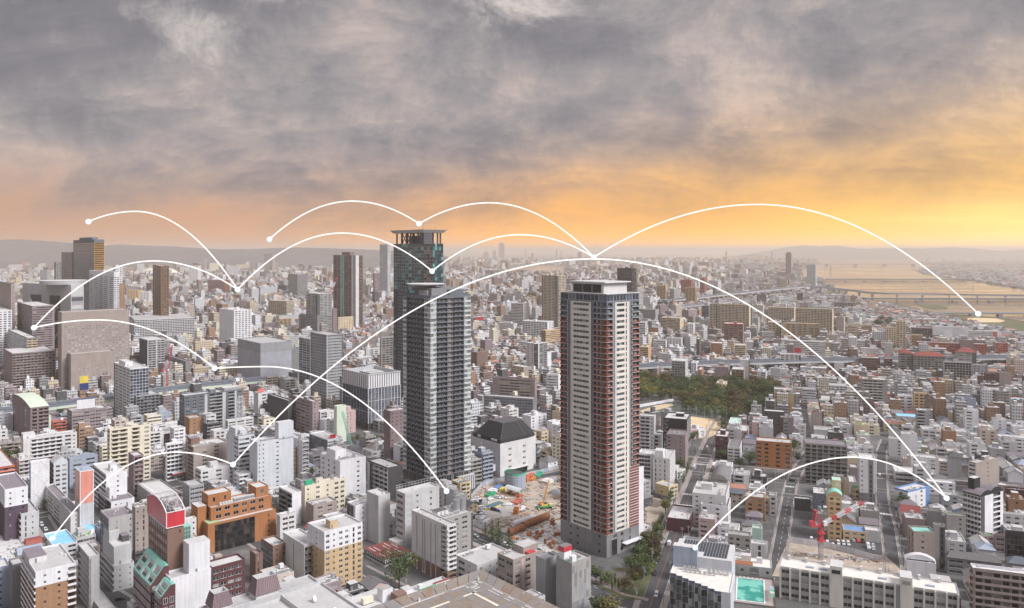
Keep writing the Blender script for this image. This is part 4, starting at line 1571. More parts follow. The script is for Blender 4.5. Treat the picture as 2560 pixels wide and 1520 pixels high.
def roof_quad(name,label,far,z,la,lb,wall,roofc,cat,rim='offwhite',rz_grid='A',drop=None):
 """A block whose far corner shows; it reaches la metres down-left and lb metres down-right towards the viewer."""
 D=(HC-z)*F/(far[1]-YH)
 Cf=Vector(((far[0]-CX)*D/F,D,0))
 al,ar=GRID[rz_grid]
 C=Cf-Vector((*(hd(ar)*la),0))-Vector((*(hd(al)*lb),0))
 u=hd(ar)
 b=Bld(name,label,cat,C,lb,la,z,math.atan2(u.y,u.x),wall)
 b.shell(0,z,wall,'RLBK',roofc,.9)
 return b
def foreground_roofs():
 b=roof_quad('heliport_building','broad rust stained helicopter deck marked 003 at the bottom edge',(1200.6,1431),78,50,46,'concrete','concrete','helicopter deck')
 x1,y1,z=b.ox+b.wr,b.oy+b.wl,78.0
 rust=mat_rust()
 mb=MB()
 n,m=18,17
 r=random.Random(3)
 dx,dy=42/n,38/m
 mb.box(x1-46,x1-3.6,y1-42,y1-3.6,z-.8,z+.25,'stained')
 mb.obj('deck_base',b.root)
 tile=[]
 for v in range(3):
  t=MB()
  t.box(.02,dx-.03,.02,dy-.03,0,.06+.008*v,rust)
  tile.append(t.mesh('deck_plate'))
 for i in range(n):
  for j in range(m):
   inst('deck_plate',tile[r.randint(0,2)],b.root,(x1-4.2-(i+1)*dx,y1-4.2-(j+1)*dy,z+.25))
 sk=MB()
 o=[(x1,y1),(x1-50,y1),(x1-50,y1-46),(x1,y1-46)]
 i_=[(x1-3.8,y1-3.8),(x1-46.2,y1-3.8),(x1-46.2,y1-42.2),(x1-3.8,y1-42.2)]
 for k in(0,3):
  a,c=(0,1)if k==0 else(3,0)
  for q in range(12):
   t0,t1=q/12+.002,(q+1)/12-.002
   L=lambda p,s,t:(p[0]+(s[0]-p[0])*t,p[1]+(s[1]-p[1])*t)
   sk=MB()
   sk.poly([(*L(o[c],o[a],1-t0),z+.9),(*L(i_[c],i_[a],1-t0),z+.27),(*L(i_[c],i_[a],1-t1),z+.27),(*L(o[c],o[a],1-t1),z+.9)][::1 if k==0 else 1],rust)
   sk.poly([(*L(o[c],o[a],1-t0),z+.86),(*L(o[c],o[a],1-t1),z+.86),(*L(i_[c],i_[a],1-t1),z+.23),(*L(i_[c],i_[a],1-t0),z+.23)],'steel')
   sk.obj('skirt_panel',b.root)
 ln=MB()
 zz=z+.325
 def line(xa,ya,xb,yb,w,c):
  d=Vector((xb-xa,yb-ya)).normalized()
  nn=Vector((-d.y,d.x))*w/2
  ln.poly([(xa-nn.x,ya-nn.y,zz),(xb-nn.x,yb-nn.y,zz),(xb+nn.x,yb+nn.y,zz),(xa+nn.x,ya+nn.y,zz)],c)
 line(x1-5.0,y1-4.6,x1-46,y1-4.6,.22,'paint')
 line(x1-4.7,y1-5.0,x1-4.7,y1-42,.22,'paint')
 line(x1-9.9,y1-9.7,x1-46,y1-9.7,.75,'cream')
 line(x1-10.2,y1-9.35,x1-10.2,y1-42,.75,'cream')
 line(x1-6.0,y1-5.4,x1-6.0,y1-42,.15,'paint')
 GL={'0':[(0,0,1,0),(1,0,1,1),(1,1,0,1),(0,1,0,0)],'3':[(0,0,1,0),(1,0,1,.5),(1,.5,.45,.5),(1,.5,1,1),(1,1,0,1)]}
 by,bx,gw,gh=y1-5.5,x1-9.3,.95,3.0
 for k,ch in enumerate('003'):
  for a,c,e,f in GL[ch]:
   line(bx+c*gh,by-k*1.6-a*gw,bx+f*gh,by-k*1.6-e*gw,.2,'paint')
 ln.obj('marking',b.root)
 lm=MB()
 for px_,py_ in((x1-4.2,y1-4.2),(x1-24,y1-4.2),(x1-42,y1-4.2),(x1-4.2,y1-30)):
  lm.box(px_-.25,px_+.25,py_-.25,py_+.25,z+.3,z+.9,'offwhite')
  lm.cyl(px_,py_,.2,z+.9,z+1.2,'light',8)
 lm.obj('edge_lamp',b.root,kind='stuff')
 b.done()
 b=roof_quad('office_building','large flat grey roof with white vent hoods at the bottom edge',(804,1455),40,17,62,'light','roofgrey','office building')
 vent=MB()
 vent.box(-.9,.9,-.7,.7,0,.5,'concrete')
 vent.poly([(-.8,-.6,.5),(.8,-.6,.5),(.8,.1,1.9),(-.8,.1,1.9)],'white')
 vent.poly([(.8,-.6,.5),(.8,.7,.5),(.8,.5,1.9),(.8,.1,1.9)],'white')
 vent.poly([(-.8,.7,.5),(-.8,-.6,.5),(-.8,.1,1.9),(-.8,.5,1.9)],'white')
 vent.poly([(.8,.7,.5),(-.8,.7,.5),(-.8,.5,1.9),(.8,.5,1.9)],'white')
 vent.box(-.85,.85,.05,.55,1.9,2.1,'white')
 vm=vent.mesh('vent_hood')
 for fx,fy in((.45,.80),(.5,.58),(.3,.42),(.6,.3)):
  inst('vent_hood',vm,b.root,(b.ox+b.wr*fx,b.oy+b.wl*fy,39.1),.4)
 b.done()
 b=roof_quad('office_building','low grey roof with raised rims beside the larger vented roof',(727,1486),39,30,40,'light','roofgrey','office building')
 for fx,fy in((.55,.8),(.2,.6)):
  inst('vent_hood',vm,b.root,(b.ox+b.wr*fx,b.oy+b.wl*fy,38.1),.4)
 b.rooftop(random.Random(5),'v')
 b.done()
 b=roof_quad('office_building','flat roofed block carrying two purple mansard rooftop sheds',(772,1436),32,46,9,'light','concrete','office building')
 for fx,w,hh in((.42,9.5,6.2),(.05,7.0,5.2)):
  mm=MB()
  xa,ya=b.ox+b.wr*fx,b.oy+1.0
  base=[(xa,ya),(xa+w,ya),(xa+w,ya+6.2),(xa,ya+6.2)]
  e=.55
  out=[(xa-e,ya-e),(xa+w+e,ya-e),(xa+w+e,ya+6.2+e),(xa-e,ya+6.2+e)]
  inn=[(xa+.7,ya+.7),(xa+w-.7,ya+.7),(xa+w-.7,ya+5.5),(xa+.7,ya+5.5)]
  inn2=[(xa+1.1,ya+1.1),(xa+w-1.1,ya+1.1),(xa+w-1.1,ya+5.1),(xa+1.1,ya+5.1)]
  mm.prism(base,31.1,33.2,'offwhite')
  for k in range(4):
   j=(k+1)%4
   n_=12 if k%2==0 else 8
   for q in range(n_):
    t0,t1=q/n_,(q+.86)/n_
    L=lambda A,t:(A[k][0]+(A[j][0]-A[k][0])*t,A[k][1]+(A[j][1]-A[k][1])*t)
    t2=(q+1)/n_
    mm.poly([(*L(out,t0),33.2),(*L(out,t2),33.2),(*L(inn,t2),33.2+hh),(*L(inn,t0),33.2+hh)],'plum')
    a,c=Vector((*L(out,t0),33.2)),Vector((*L(inn,t0),33.2+hh))
    mm.bar(a,c,.07,'purple')
   mm.poly([(*inn[k],33.2+hh),(*inn[j],33.2+hh),(*inn2[j],33.2+hh),(*inn2[k],33.2+hh)],'light')
   mm.poly([(*inn2[k],33.2+hh),(*inn2[j],33.2+hh),(*inn2[j],31.8+hh),(*inn2[k],31.8+hh)],'light')
  mm.poly([(*p,31.8+hh)for p in inn2],'roof:concrete')
  mm.poly([(*p,33.2)for p in out][::-1],'light')
  mm.obj('mansard_shed',b.root)
 b.rooftop(random.Random(9),'v')
 b.done()
 b=roof_quad('low_building','low roof with a brown box and cream water tanks by the big tree',(968,1462),17,26,22,'light','roofpale','building')
 mm=MB()
 x,y=b.ox,b.oy
 mm.box(x+b.wr*.60,x+b.wr*.80,y+b.wl*.42,y+b.wl*.62,16.1,21.5,'white','roof:stained')
 mm.box(x+b.wr*.72,x+b.wr*.92,y+b.wl*.12,y+b.wl*.34,16.1,20.5,'brown','roof:brown')
 mm.obj('penthouse',b.root)
 mm=MB()
 for i in range(4):
  mm.box(x+b.wr*.3+i*1.25,x+b.wr*.3+i*1.25+1.2,y+b.wl*.55,y+b.wl*.55+2.2,16.5,18.9,'cream')
 mm.box(x+b.wr*.3,x+b.wr*.3+5,y+b.wl*.55,y+b.wl*.55+2.2,16.1,16.45,'mid')
 mm.obj('water_tank',b.root)
 b.done()
 b=roof_quad('low_building','small green roofed shed yard tucked behind the rust stained deck',(1105,1440),8,22,16,'light','roofpale','building')
 mm=MB()
 x,y=b.ox,b.oy
 mm.poly([(x+2,y+3,8.2),(x+11,y+3,8.2),(x+11,y+6,10.4),(x+2,y+6,10.4)],'green')
 mm.poly([(x+11,y+9,8.2),(x+2,y+9,8.2),(x+2,y+6,10.4),(x+11,y+6,10.4)],'emerald')
 mm.poly([(x+11,y+3,7.1),(x+11,y+9,7.1),(x+11,y+9,8.2),(x+11,y+6,10.4),(x+11,y+3,8.2)],'offwhite')
 mm.poly([(x+2,y+3,7.1),(x+11,y+3,7.1),(x+11,y+3,8.2),(x+2,y+3,8.2)],'offwhite')
 mm.obj('gable_roof',b.root)
 mm=MB()
 mm.box(x+12,x+21,y+8,y+10,7.1,9.3,'offwhite','roof:roofred')
 mm.box(x+5,x+7,y+11,y+13,7.1,9.6,'white')
 mm.obj('penthouse',b.root)
 b.done()
def mat_rust():
 m=bpy.data.materials.new('rusty_plate')
 m.use_nodes=True
 g=NT(m.node_tree)
 geo=g.n('ShaderNodeNewGeometry')
 pos=geo.outputs['Position']
 oi=g.n('ShaderNodeObjectInfo')
 n1=g.noise(g.vmath('MULTIPLY',pos,(1,1,.3)),.16,6,.65,.8)
 n2=g.noise(pos,1.3,5,.65)
 f=g.math('ADD',g.math('ADD',g.math('MULTIPLY',n1,.55),g.math('MULTIPLY',n2,.25)),g.math('MULTIPLY',oi.outputs['Random'],.22))
 col=g.ramp(f,[(.36,(.17,.165,.17)),(.52,(.21,.185,.165)),(.64,(.20,.150,.115)),(.76,(.20,.105,.065)),(.86,(.17,.07,.045))])
 b=g.n('ShaderNodeBsdfPrincipled')
 g._in(b.inputs['Base Color'],col)
 b.inputs['Roughness'].default_value=.7
 o=g.n('ShaderNodeOutputMaterial')
 g.t.links.new(b.outputs[0],o.inputs[0])
 return m
red_tower()
charcoal_tower()
glass_tower()
crowned_office()
domed_hall()
arched_sign_building()
orange_building()
red_sign_tower()
truss_building()
foreground_roofs()

# ------------------------------------------------------------------ the buildings one can tell apart, nearest rows first
table(r'''
c1|85 120 240 985 1500|A|mid|b1|b1|low_building|dark grey windowless block between the balcony tower and blue-walled house|items='-'
c1|-60 -20 95 1010 1420|A|bluegrey|b1|s1 b1|house|pale blue house at the frame edge beside a dark grey block|roof='roofpale'
c1|762 868 972 905 1420|A|light|z3|b1|apartment_building|narrow pale block with open steel stairs on its dark side|roof='roofpale',items='v'
c1|765 985 1115 1425 1500|A|light|b1|b1|low_building|low shed with a plain grey ribbed roof by the street corner|roof='roofgrey',items='-'
c1|980 1062 1315 530 1160|A|concrete|W4@slate|b1.2 s1 b2 s1 b.4|apartment_building|grey slab with plain front and dark glazed side behind the stepped block|roof='roofpurple',items='vm'
c1|1312 1322 1450 425 1110|A|taupe|b1|s1 b.4 N1 b.6|apartment_building|slim brown apartment block squeezed left of the red arched sign|roof='roofpale'
c1|985 1112 1310 1000 1250|A|light|B2|b1 s1 b1.5 s1 b.5|apartment_building|grey stepped apartments with slanted black glass roofs on the corner|items='-',blocks=[('penthouse',.08,.95,.12,.98,9.5,'light','roofpale'),('penthouse',.1,.6,.5,.95,14.5,'light','roofpale'),('penthouse',.62,.97,.3,.9,12.5,'dark','roofpurple')],key='stepped'
c1|1300 1318 1430 860 1120|A|grey|b1|B2|apartment_building|small balcony block with a black upper wall beside stepped apartments|top=(2,'dark'),items='-'
c1|1600 1668 2062 1120 1720|A|white|b1|b1|low_building|white tiled windowless block with a tall square stair tower|items='m',blocks=[('stair_tower',.46,.99,.1,.9,13.5,'white','roofpale')],key='whitetile'
c1|1890 1905 2205 1395 1600|A|taupe|b1|b1|low_building|low brown flat roof with vents below the maroon building|roof='roofpale',items='v'
c1|-60 45 272 250 850|A|purple|b1|b.4 s1 b1 s1 b.3|apartment_building|dark purple apartment block with a white top at the frame edge|top=(3,'white'),roof='roofpurple',items='m'
c1|112 205 382 490 840|A|light|B2|b.6 N1 b.6 s1 b1|apartment_building|pale grey apartments with a slanted gable next to dark purple block|items='v',blocks=[('stair_tower',0,.3,.5,1,4,'light','roofpale')]
b1|288 300 484 1152 1622|A|white|b1@blue|b1|apartment_building|tower wrapped in white sheeting with faint diagonal scaffold braces|roof='roofgrey',items='pv',key='sheet'
b1|484 524 662 1165 1540|A|cool|B2@brown|b.3 W1 b.2 W1 b.2|apartment_building|pale apartments with a gabled front beside the sheeted white tower|key='gable',items='-'
b1|655 680 957 1120 1420|A|bluegrey|b1|b.2 W1 b.2 W1 b.2|apartment_building|blue grey apartments with a pediment behind the red sign tower|key='pediment',balc='offwhite'
c1|437 690 790 475 710|A|offwhite|b.5 W2 b.3 w1 b.4|b1 s1 b1|low_building|low white building at the foot of the red sign tower|roof='roofpurple',items='p'
c1|905 1035 1242 100 500|A|white|G2|b1.4 s1 b1|apartment_building|white apartments with open galleries and railed roof beyond red sign tower|roof='roofpale',items='pv'
c1|962 1085 1312 370 560|A|white|B2@dark|b.4 s2 b.4 v.4@dark b1.2|apartment_building|white house block with dark sloping roof and square chimney stair|roof='roofpurple',items='-',blocks=[('stair_tower',.1,.4,.3,.6,7,'white','roofpale')]
c1|1338 1532 1772 335 490|A|stained|b1|b1|warehouse|broad windowless grey hall with fat round ducts along its roof|roof='roofpale',items='-',key='hall'
c1|1783 1850 1992 215 500|A|grey|s2 b.5|b.12 r3|office_building|grey blue office with strip windows beside the ducted hall|items='v'
c1|1788 1812 1918 545 900|A|offwhite|b1|b1 s1|low_building|low white block between the red arched sign and orange building|items='av'
c1|425 522 752 805 960|A|white|N2|W1 b.4 W1|low_building|low white building with pale blue flat roof beside grey stepped apartments|roof='skyblue',items='-'
c1|218 258 470 815 925|A|taupe|b1|w2 b.5 w1|house|low house with a rusty red rooftop shed|roof='roofpurple',items='-',blocks=[('shed',.05,.8,.4,.8,2.6,'offred','roofred')]
c1|765 800 978 830 960|A|taupe|b1|b1 W1 b.3|house|low brownish house behind the narrow pale stair block|roof='roofpale'
c1|750 862 985 690 800|A|offwhite|W2|B2|house|low cream house with blue awning at the red sign tower|roof='skyblue',items='-'
c1|-70 30 262 880 990|A|offwhite|b1|w4|low_building|long low shop row with pale roofs along the left kerb|roof='roofpale',items='av'
c2|1948 2160 2520 985 1200|A|offwhite|b.3 W1 s1 b.5|b.2 w1 b.6 s1 b.4 w2 b.3 w1 b.3|low_building|long stained white building with scattered dark windows by the road|roof='roofgrey',items='at',key='stained',fl=3
c2|50 165 300 800 1150|A|brown|c3|b.3 s1 b.6 n1|apartment_building|dark brown block with a glazed stair side near the cream apartments|roof='roofpale',glass='glass_blue'
c2|-60 -4 66 880 1180|A|brown|b1|b.2 N1 b.6|house|dark brown corner house below the orange building|roof='roofpurple'
c2|70 200 330 1120 1260|A|taupe|b1|w3|low_building|low building with a yellow green roof and vents|roof='roofgreen',items='a'
c2|265 470 634 792 1245|A|offwhite|b2 v.25 b2|b.15 B4|apartment_building|white apartments with pale teal glass balconies and blank white side|balc='glass_pale',slab='offwhite',roof='roofpale',items='v'
c2|505 668 1040 665 1300|A|peach|b.5 s1 b.4|b.1 n1 b.15 s1 b.25 n1 b.1 n1 b.3 N1 b.1 n1 b.1|apartment_building|cream yellow apartments with white upper storeys and many dark windows|top=(3,'white'),roof='roofgrey',items='pmv',key='yellow',fl=11
c2|1520 1866 1954 600 1185|A|offwhite|b.8 v.2@black b.8 v.2@black b.15 v.2@black b.8 v.2@black b.6 v.2@black b.7 t1|B1|apartment_building|off-white tower with thin black vertical slots and corner balconies|bottom=(3,'brown'),roof='roofgrey',items='v',key='slots',fl=12
c2|1625 1800 2118 545 1010|A|stained|b1|b2 w1 b.3 W1 b.5 b.3@dark|office_building|grey panel office with cooling units and round tank on top|roof='roofgrey',items='aat',key='tankoffice',fl=9
c2|1370 1456 1790 290 850|A|light|W1 b.25|b.2 l1 b.25 s1 b1.2 s1 b.9|office_building|pale grey office with louvred bays and a railed open roof|key='louvre',items='v',fl=9
c2|1080 1196 1309 312 792|A|light|b1|b1|low_building|tall plain grey windowless shaft above the dark red roof|roof='roofpale',items='v'
c2|890 970 1086 405 765|A|white|N1@dark b.3|b1 s1 b.3|apartment_building|slim white block with slanted glazed front behind the plain shaft|items='av'
b2|1088 1290 1422 1208 1590|A|dark|b.5@offwhite b.8 B3@offwhite b.2@offwhite|b1|apartment_building|charcoal apartments with white balcony stack and blank dark side|roof='roofgrey',items='v',balc='light'
c2|438 478 872 215 570|A|cream|b1|s1 b.6 n1 b.6 s1 b.5 n2|apartment_building|cream L-shaped apartments with a green netted roof corner|roof='roofpale',items='pt',key='cream'
c2|485 562 792 405 640|A|taupe|b1|b.4 n1 b.3 n1 b.5|office_building|beige low office with rounded parapet in front of cream apartments|roof='roofgrey',items='av'
c2|225 352 442 285 600|A|white|B2@mid|b1|apartment_building|white apartments with dark open galleries left of cream block|roof='roofpale',items='-'
c2|198 236 392 505 770|A|offwhite|b1|b.3 W2 b.2|apartment_building|small white apartment house right of the orange building|roof='roofpale',items='avt'
b2|-60 14 366 960 1490|A|cool|b1|s2*.9 b.9 s1 b1.4|apartment_building|big pale windowless-looking block with tiny windows and tall stair end|items='av',blocks=[('stair_tower',.58,1,.0,.5,12,'cool','roofpale')],key='bigwhite'
b2|366 455 517 945 1345|A|white|b1 s1 b1|t1|apartment_building|slim white block with open zigzag stairs beside the big pale one|items='pv'
b2|522 700 852 935 1085|A|white|W3@slate|r3|shop_building|small corner shop block with a red roadside sign|roof='roofgrey',key='redsign'
b2|630 822 1072 1145 1640|A|white|w3 b.5|b1.6 s1 b.4|apartment_building|large white block with a plain tiled side and stepped roof|items='apt',blocks=[('stair_tower',.05,.45,.3,.75,6,'white','roofpale')],key='centrewhite'
b2|1035 1130 1352 1052 1195|A|offwhite|w2|b.2 W1 b.4 w3 b.2|office_building|low grey white office at the foot of the charcoal tower|items='p'
b2|1298 1312 1480 655 1190|A|plum|b1|s4|office_building|brown slab with small lit dots hidden by the charcoal tower|roof='roofpale',items='v'
b2|350 552 612 560 935|A|mauve|W4 b.6|s1 b.4|apartment_building|mauve brown apartments with broken window bands and dark roof plant|items='pv',key='mauve1'
b2|110 312 356 552 885|A|dark|b1|b1|low_building|black netted windowless block left of the mauve brown apartments|items='v'
b2|760 790 882 608 965|A|palegreen|b1|b1|apartment_building|pale green blank slab in front of the white-crowned office|items='-'
b2|612 626 762 662 905|A|offwhite|b1|b.2 t1.2 b.4 s1|apartment_building|off-white slab with dark crossing stairs beside pale green slab|items='v'
b2|675 838 872 312 660|A|grey|r4|r2|office_building|grey office with light and dark strip bands beside the crowned office|roof='roofgrey',glass='glass_black',items='p'
b2|18 62 206 185 330|A|white|b1|b.2@terracotta w3 b.3@terracotta|shop_building|white shop with orange corner pillars under a blue rooftop board|key='bluesign',items='v'
b2|95 110 216 322 505|A|taupe|b1|B2|apartment_building|brown grey balcony block left of its paler twin|items='pv'
b2|214 288 402 345 510|A|stained|b1|B2 b.4|apartment_building|grey stained balcony block right of its browner twin|items='pv'
b2|-20 22 202 480 770|A|offwhite|b1|b.4 n1 b.4@skyblue n1|office_building|white office with a blue stripe and red rooftop sign|key='stripe',items='av'
b1|1752 1800 2372 505 920|A|slate|n1 b.3|n3 b.4@light b.3 B2 b.5@light b.4 B1 b.3@light n1|apartment_building|long dark grey apartment complex with pale piers and white bands|items='pv',balc='grey',blocks=[('penthouse',.68,.98,.1,.9,3.2,'grey','roofpale')],key='complex'
b1|1265 1330 1556 505 800|A|grey|b1|b.1 B6|apartment_building|grey apartments with eight rows of slate blue balconies|balc='slate',roof='roofgrey',items='v'
b1|1112 1270 1452 238 800|A|white|b.3@slate W4@offwhite|c6@white|office_building|tall office in a white frame with dark glass and rooftop hood|glass='glass_blue',items='-',blocks=[('hood',.1,.5,.4,.8,4.5,'white','roofpale')],key='whiteframe'
b1|655 702 1046 658 935|A|mauve|r2|r6|office_building|mauve office with rounded banded storeys and a blank white billboard|roof='roofpale',items='av',key='billboard'
b1|125 298 476 622 1075|A|plum|r1*.4 b1.2 N1 b.3|b.3 B1 b.3 B2|apartment_building|plum apartments under a pale green vaulted roof by the railway|key='greenvault',roof='palegreen',items='-'
b1|385 396 499 708 965|A|palegreen|b1|b.8 b.6@sand b.7|apartment_building|pale slab with one sand coloured vertical stripe|items='-'
b1|498 512 646 757 950|A|offred|b1|b.15 B3|apartment_building|small brick red balcony block with rooftop tank|balc='offred',items='t',roof='roofpale'
b1|203 228 752 930 1295|A|offwhite|b1|b1.2 B5 b.4 G1 s1|apartment_building|long white balcony apartments with a plain white stair tower|items='v',blocks=[('stair_tower',0,.22,.1,.8,4.5,'white','roofpale')],balc='white'
b1|1048 1072 1472 832 1390|A|cream|G1|b.2 B2 b.5 B1 b.4 n1|apartment_building|cream apartment tower with grey balconies and heavy rooftop plant|items='pat',balc='cream'
b1|1253 1306 1402 1092 1510|A|plum|b1|b.2 B2 b.2|apartment_building|small pinkish balcony block below the cream apartment tower|items='-',balc='plum'
b1|1610 1626 1802 978 1345|A|white|b1|b.1 B4 b.3|apartment_building|white apartments with deep balconies above the filling station|items='-',balc='white'
b1|1808 1890 2222 1005 1370|A|taupe|b.5 G1|b1 n1 b.6 n1 b1|apartment_building|taupe apartments with a brown stair tower behind white balconies|items='av',blocks=[('stair_tower',.05,.3,.5,.9,5,'brown','roofpurple')]
b1|1480 1602 1762 880 1085|A|maroon|W2|r3|shop_building|maroon shop block with a red and white roof sign|key='marsign',items='v'
b1|1800 1850 1972 725 960|A|ginger|b1|b.5 s1 b1|apartment_building|slim brown slab standing against the dark grey complex|items='v'
b1|2218 2330 2485 905 1430|A|cool|b1.4 r1|r3 b.3 t1|apartment_building|pale blue grey block with galleries, stair bays and vaulted top|items='pav',key='paleblock',blocks=[('penthouse',.1,.7,.4,.95,5,'cool','roofpale')]
b1|1910 1962 2332 1232 1460|A|offwhite|B1|n1 b.5 n1 b.4 s1 b.4|apartment_building|low off-white apartments stepping down with rounded white tank|items='pt'
b1|2200 2225 2475 748 900|A|offwhite|W1|W3|office_building|small white office carrying a white lattice mast|key='lattice',items='-'
b1|-160 -30 146 1205 1500|A|offred|b1|B3|apartment_building|orange red balcony apartments cut by the left frame edge|balc='salmon',roof='roofpale',items='v'
b1|660 692 1112 98 530|A|taupe|v.2@mid b.3|b1.3 s8 b.3|office_building|beige block with rows of small pale windows before the big hotel|glass='glass_curtain',roof='roofgrey',items='v',crown=14,fl=12,key='beigelow'
b1|38 122 545 92 525|A|mauve|b1|B12|apartment_building|wide brown grey slab with a close grid of balconies|roof='roofpale',items='v',balc='taupe'
a1|565 602 1262 862 1690|A|taupe|s1 b.3|b.6 n19 b.3|hotel_building|huge beige hotel block with tight rows of pale windows|glass='glass_curtain',crown=16,fl=26,roof='roofgrey',items='v',key='hotel'
a1|75 266 366 1112 1620|A|slate|W6@light|B2@sand|office_building|low dark-windowed office with tan balconies beside beige hotel|roof='roofpale',items='av'
a1|-320 -110 116 850 1500|A|white|b1|n5|office_building|white tower with short dark window dashes at the left edge|items='-'
a1|-100 108 146 585 1450|A|taupe|s2 b.3|s1|office_building|beige brown tower behind the white dashed tower|roof='roofdark',items='-',glass='glass_black'
a1|170 315 532 800 1500|A|mauve|n6|r5 b.4|apartment_building|two-winged grey mauve block under the left light node|roof='roofpale',items='v'
a1|872 1112 1166 468 1390|A|white|W5|W2|office_building|white gridded tower with square dark windows|crown=7,key='whitegrid',items='p',roof='roofpale',glass='glass_blue'
a1|1158 1172 1218 582 1370|A|ginger|b1|s2|office_building|slim brown tower right behind the white gridded tower|items='-'
a1|1100 1130 1196 412 1330|A|offwhite|w3|w2|office_building|white tower with small windows behind the gridded one|items='p'
a1|716 920 1018 150 1262|A|slate|R5 |R3@gold|tower_block|tall grey residential tower with gold lit bands on its right side|crown=5,glass='glass_black',items='-',key='goldtower',blocks=[('penthouse',.2,.8,.2,.8,5,'slate','roofdark')],balc='light'
a1|600 702 716 275 1180|A|taupe|N5 |b1|tower_block|slim brown ribbed tower left of the tall grey one|items='-'
a1|530 545 602 372 1000|A|mid|b1|w2|tower_block|thin dark block left of the brown ribbed tower|items='-'
a1|1478 1575 1650 408 1130|E|ginger|B4|B3|tower_block|brown round-cornered tower with a thin hoop crown|items='-',key='hoop',balc='ginger',slab='taupe'
a1|1270 1312 1900 935 1190|E|offwhite|b1|B24|apartment_building|very long white slab of tiny balconies behind the hotel|balc='white',items='v'
a1|2142 2285 2458 842 1280|A|white|b1 s1*.2 b.3|b.2 n5 b.2|office_building|white office with window dashes beneath the bright light node|items='pat'
a1|1360 1440 1612 1132 1500|A|light|b1@dark|b.2 B2 b.3 B2|apartment_building|grey apartments with dark plain side beside the hotel|items='v'
b1|1500 1812 1862 168 380|A|mid|w6 |b1|office_building|charcoal hotel-like block with little square windows|glass='glass_curtain',items='p',roof='roofpurple'
a1|1272 1290 1362 1205 1420|A|white|b1|n2|apartment_building|small white block squeezed between hotel and grey apartments|items='v'
a2|-180 44 346 1165 1600|A|paleblue|b1|b1|warehouse|big windowless blue grey hall with a netted top storey|crown=12,crownc='mesh',items='-'
a2|300 340 424 1215 1560|A|mid|b1|b1|low_building|lower dark annex right of the big windowless hall|items='v'
a2|420 528 602 1122 1650|A|steel|c3|z4|tower_block|half built tower sheathed in grey mesh with scaffold bays|items='-',glass='glass_blue'
a2|534 690 846 1082 1850|A|mesh|z6|z5|tower_block|dark scaffold-covered tower beside its mesh sheathed neighbour|items='-',key='scaf'
a2|315 405 502 490 730|A|grey|r4|r4|office_building|grey banded office far beyond the twin towers|glass='glass_black',items='v'
a2|490 600 742 680 1110|A|light|B2 b.4@dark|b.6@dark B3|apartment_building|twin grey apartment tower with dark centre pier and red crane|items='-',bottom=(14,'mid'),balc='light'
a2|735 750 792 825 1090|A|plum|b1|s2|apartment_building|dark plum block right of the twin grey tower|items='-'
a2|755 950 1044 302 1040|A|taupe|B2@taupe N1@teal B2@taupe b.5@offwhite|b.6@dark b.8@offwhite B1@taupe|tower_block|tall striped tower with brown balconies and white piers|items='-',balc='brown',slab='taupe',key='striped',blocks=[('penthouse',.3,.7,.3,.7,7,'brown','roofdark')]
a2|120 300 492 752 975|D|sand|B9|B7|apartment_building|long cream slab with zigzag balcony rows behind park trees|items='v',balc='cream'
a2|215 232 345 922 1060|A|sand|b1|B3|apartment_building|small tan balcony block below the long cream slab|items='v',balc='tan'
a2|58 80 190 968 1080|A|mauve|b1|r3|office_building|small mauve banded office left of the tan block|items='v'
a2|790 805 952 912 1075|A|sand|b1|w6|apartment_building|peach apartments at the foot of the striped tower|items='v'
a2|905 935 1048 852 1020|A|bluegrey|b1|b1|low_building|pale blue windowless box at the foot of striped tower|items='v'
a2|1208 1285 1314 198 745|A|cool|r3|r1|tower_block|pale glass tower rising from the misty plain|glass='glass_pale',items='-'
a2|1142 1160 1262 482 720|A|mauve|b1|r4|office_building|plain grey block left of the dark glass tower|items='v'
a2|1135 1160 1198 662 800|A|dark|b1|N2|apartment_building|small black slab left of the dark glass tower|items='-'
a2|1210 1225 1345 1108 1500|A|stained|b1|b.2 B3|apartment_building|grey balcony apartments partly behind the glass tower|items='v'
b2|850 862 945 85 200|A|mid|b1|b.2 n2|apartment_building|small dark balcony block above the white-crowned office|items='v'
b2|1060 1075 1262 48 190|A|light|b1|b.7 n3 b.4@dark|apartment_building|pale apartments with a black stripe above white-crowned office|items='v'
a3|292 436 522 502 1100|A|sand|b.25@brown B3@sand b.3@dark|b.5@dark B2@sand|tower_block|sand coloured tower with brown piers left of the red-banded one|items='p',balc='cream'
a3|1028 1172 1216 432 1000|A|dark|c6@dark|c2@dark|tower_block|dark grey gridded tower behind the red-banded tower roof|items='p',glass='glass_black'
a3|1216 1228 1280 615 900|A|light|b1|r1|office_building|narrow white banded block right of the dark gridded tower|items='-'
a3|-10 110 190 775 1080|D|offwhite|r3|b1|hotel_building|white office with red rooftop signs left of sand tower|items='av'
a3|100 346 458 955 1180|D|white|W9|b.6 n2|hotel_building|white hospital-like block with rows of square windows|items='p'
a3|285 330 470 1040 1260|A|tan|B2|r3|apartment_building|tan stepped apartments behind the red-banded tower|items='v'
a3|0 20 100 1130 1230|A|taupe|b1|r2|office_building|small brown grey office left of the white-black balcony tower|items='v'
a3|138 215 345 1165 1480|A|offwhite|w2|B1@dark b.3 n2@mid|apartment_building|white apartments with one charcoal half and stair tower|items='p'
b3|315 335 384 85 262|A|white|b1|b1|low_building|slim blank white slab beside the white and charcoal apartments|items='-',bottom=(2,'grey')
b3|-10 112 192 225 380|A|taupe|W6@sand|b1|office_building|brown office with a sandy gridded front beside the banded tower|items='v'
b3|165 185 338 705 860|A|white|b1|w1 b.3 w2|house|white house with a green gable behind the black domed hall|items='pv'
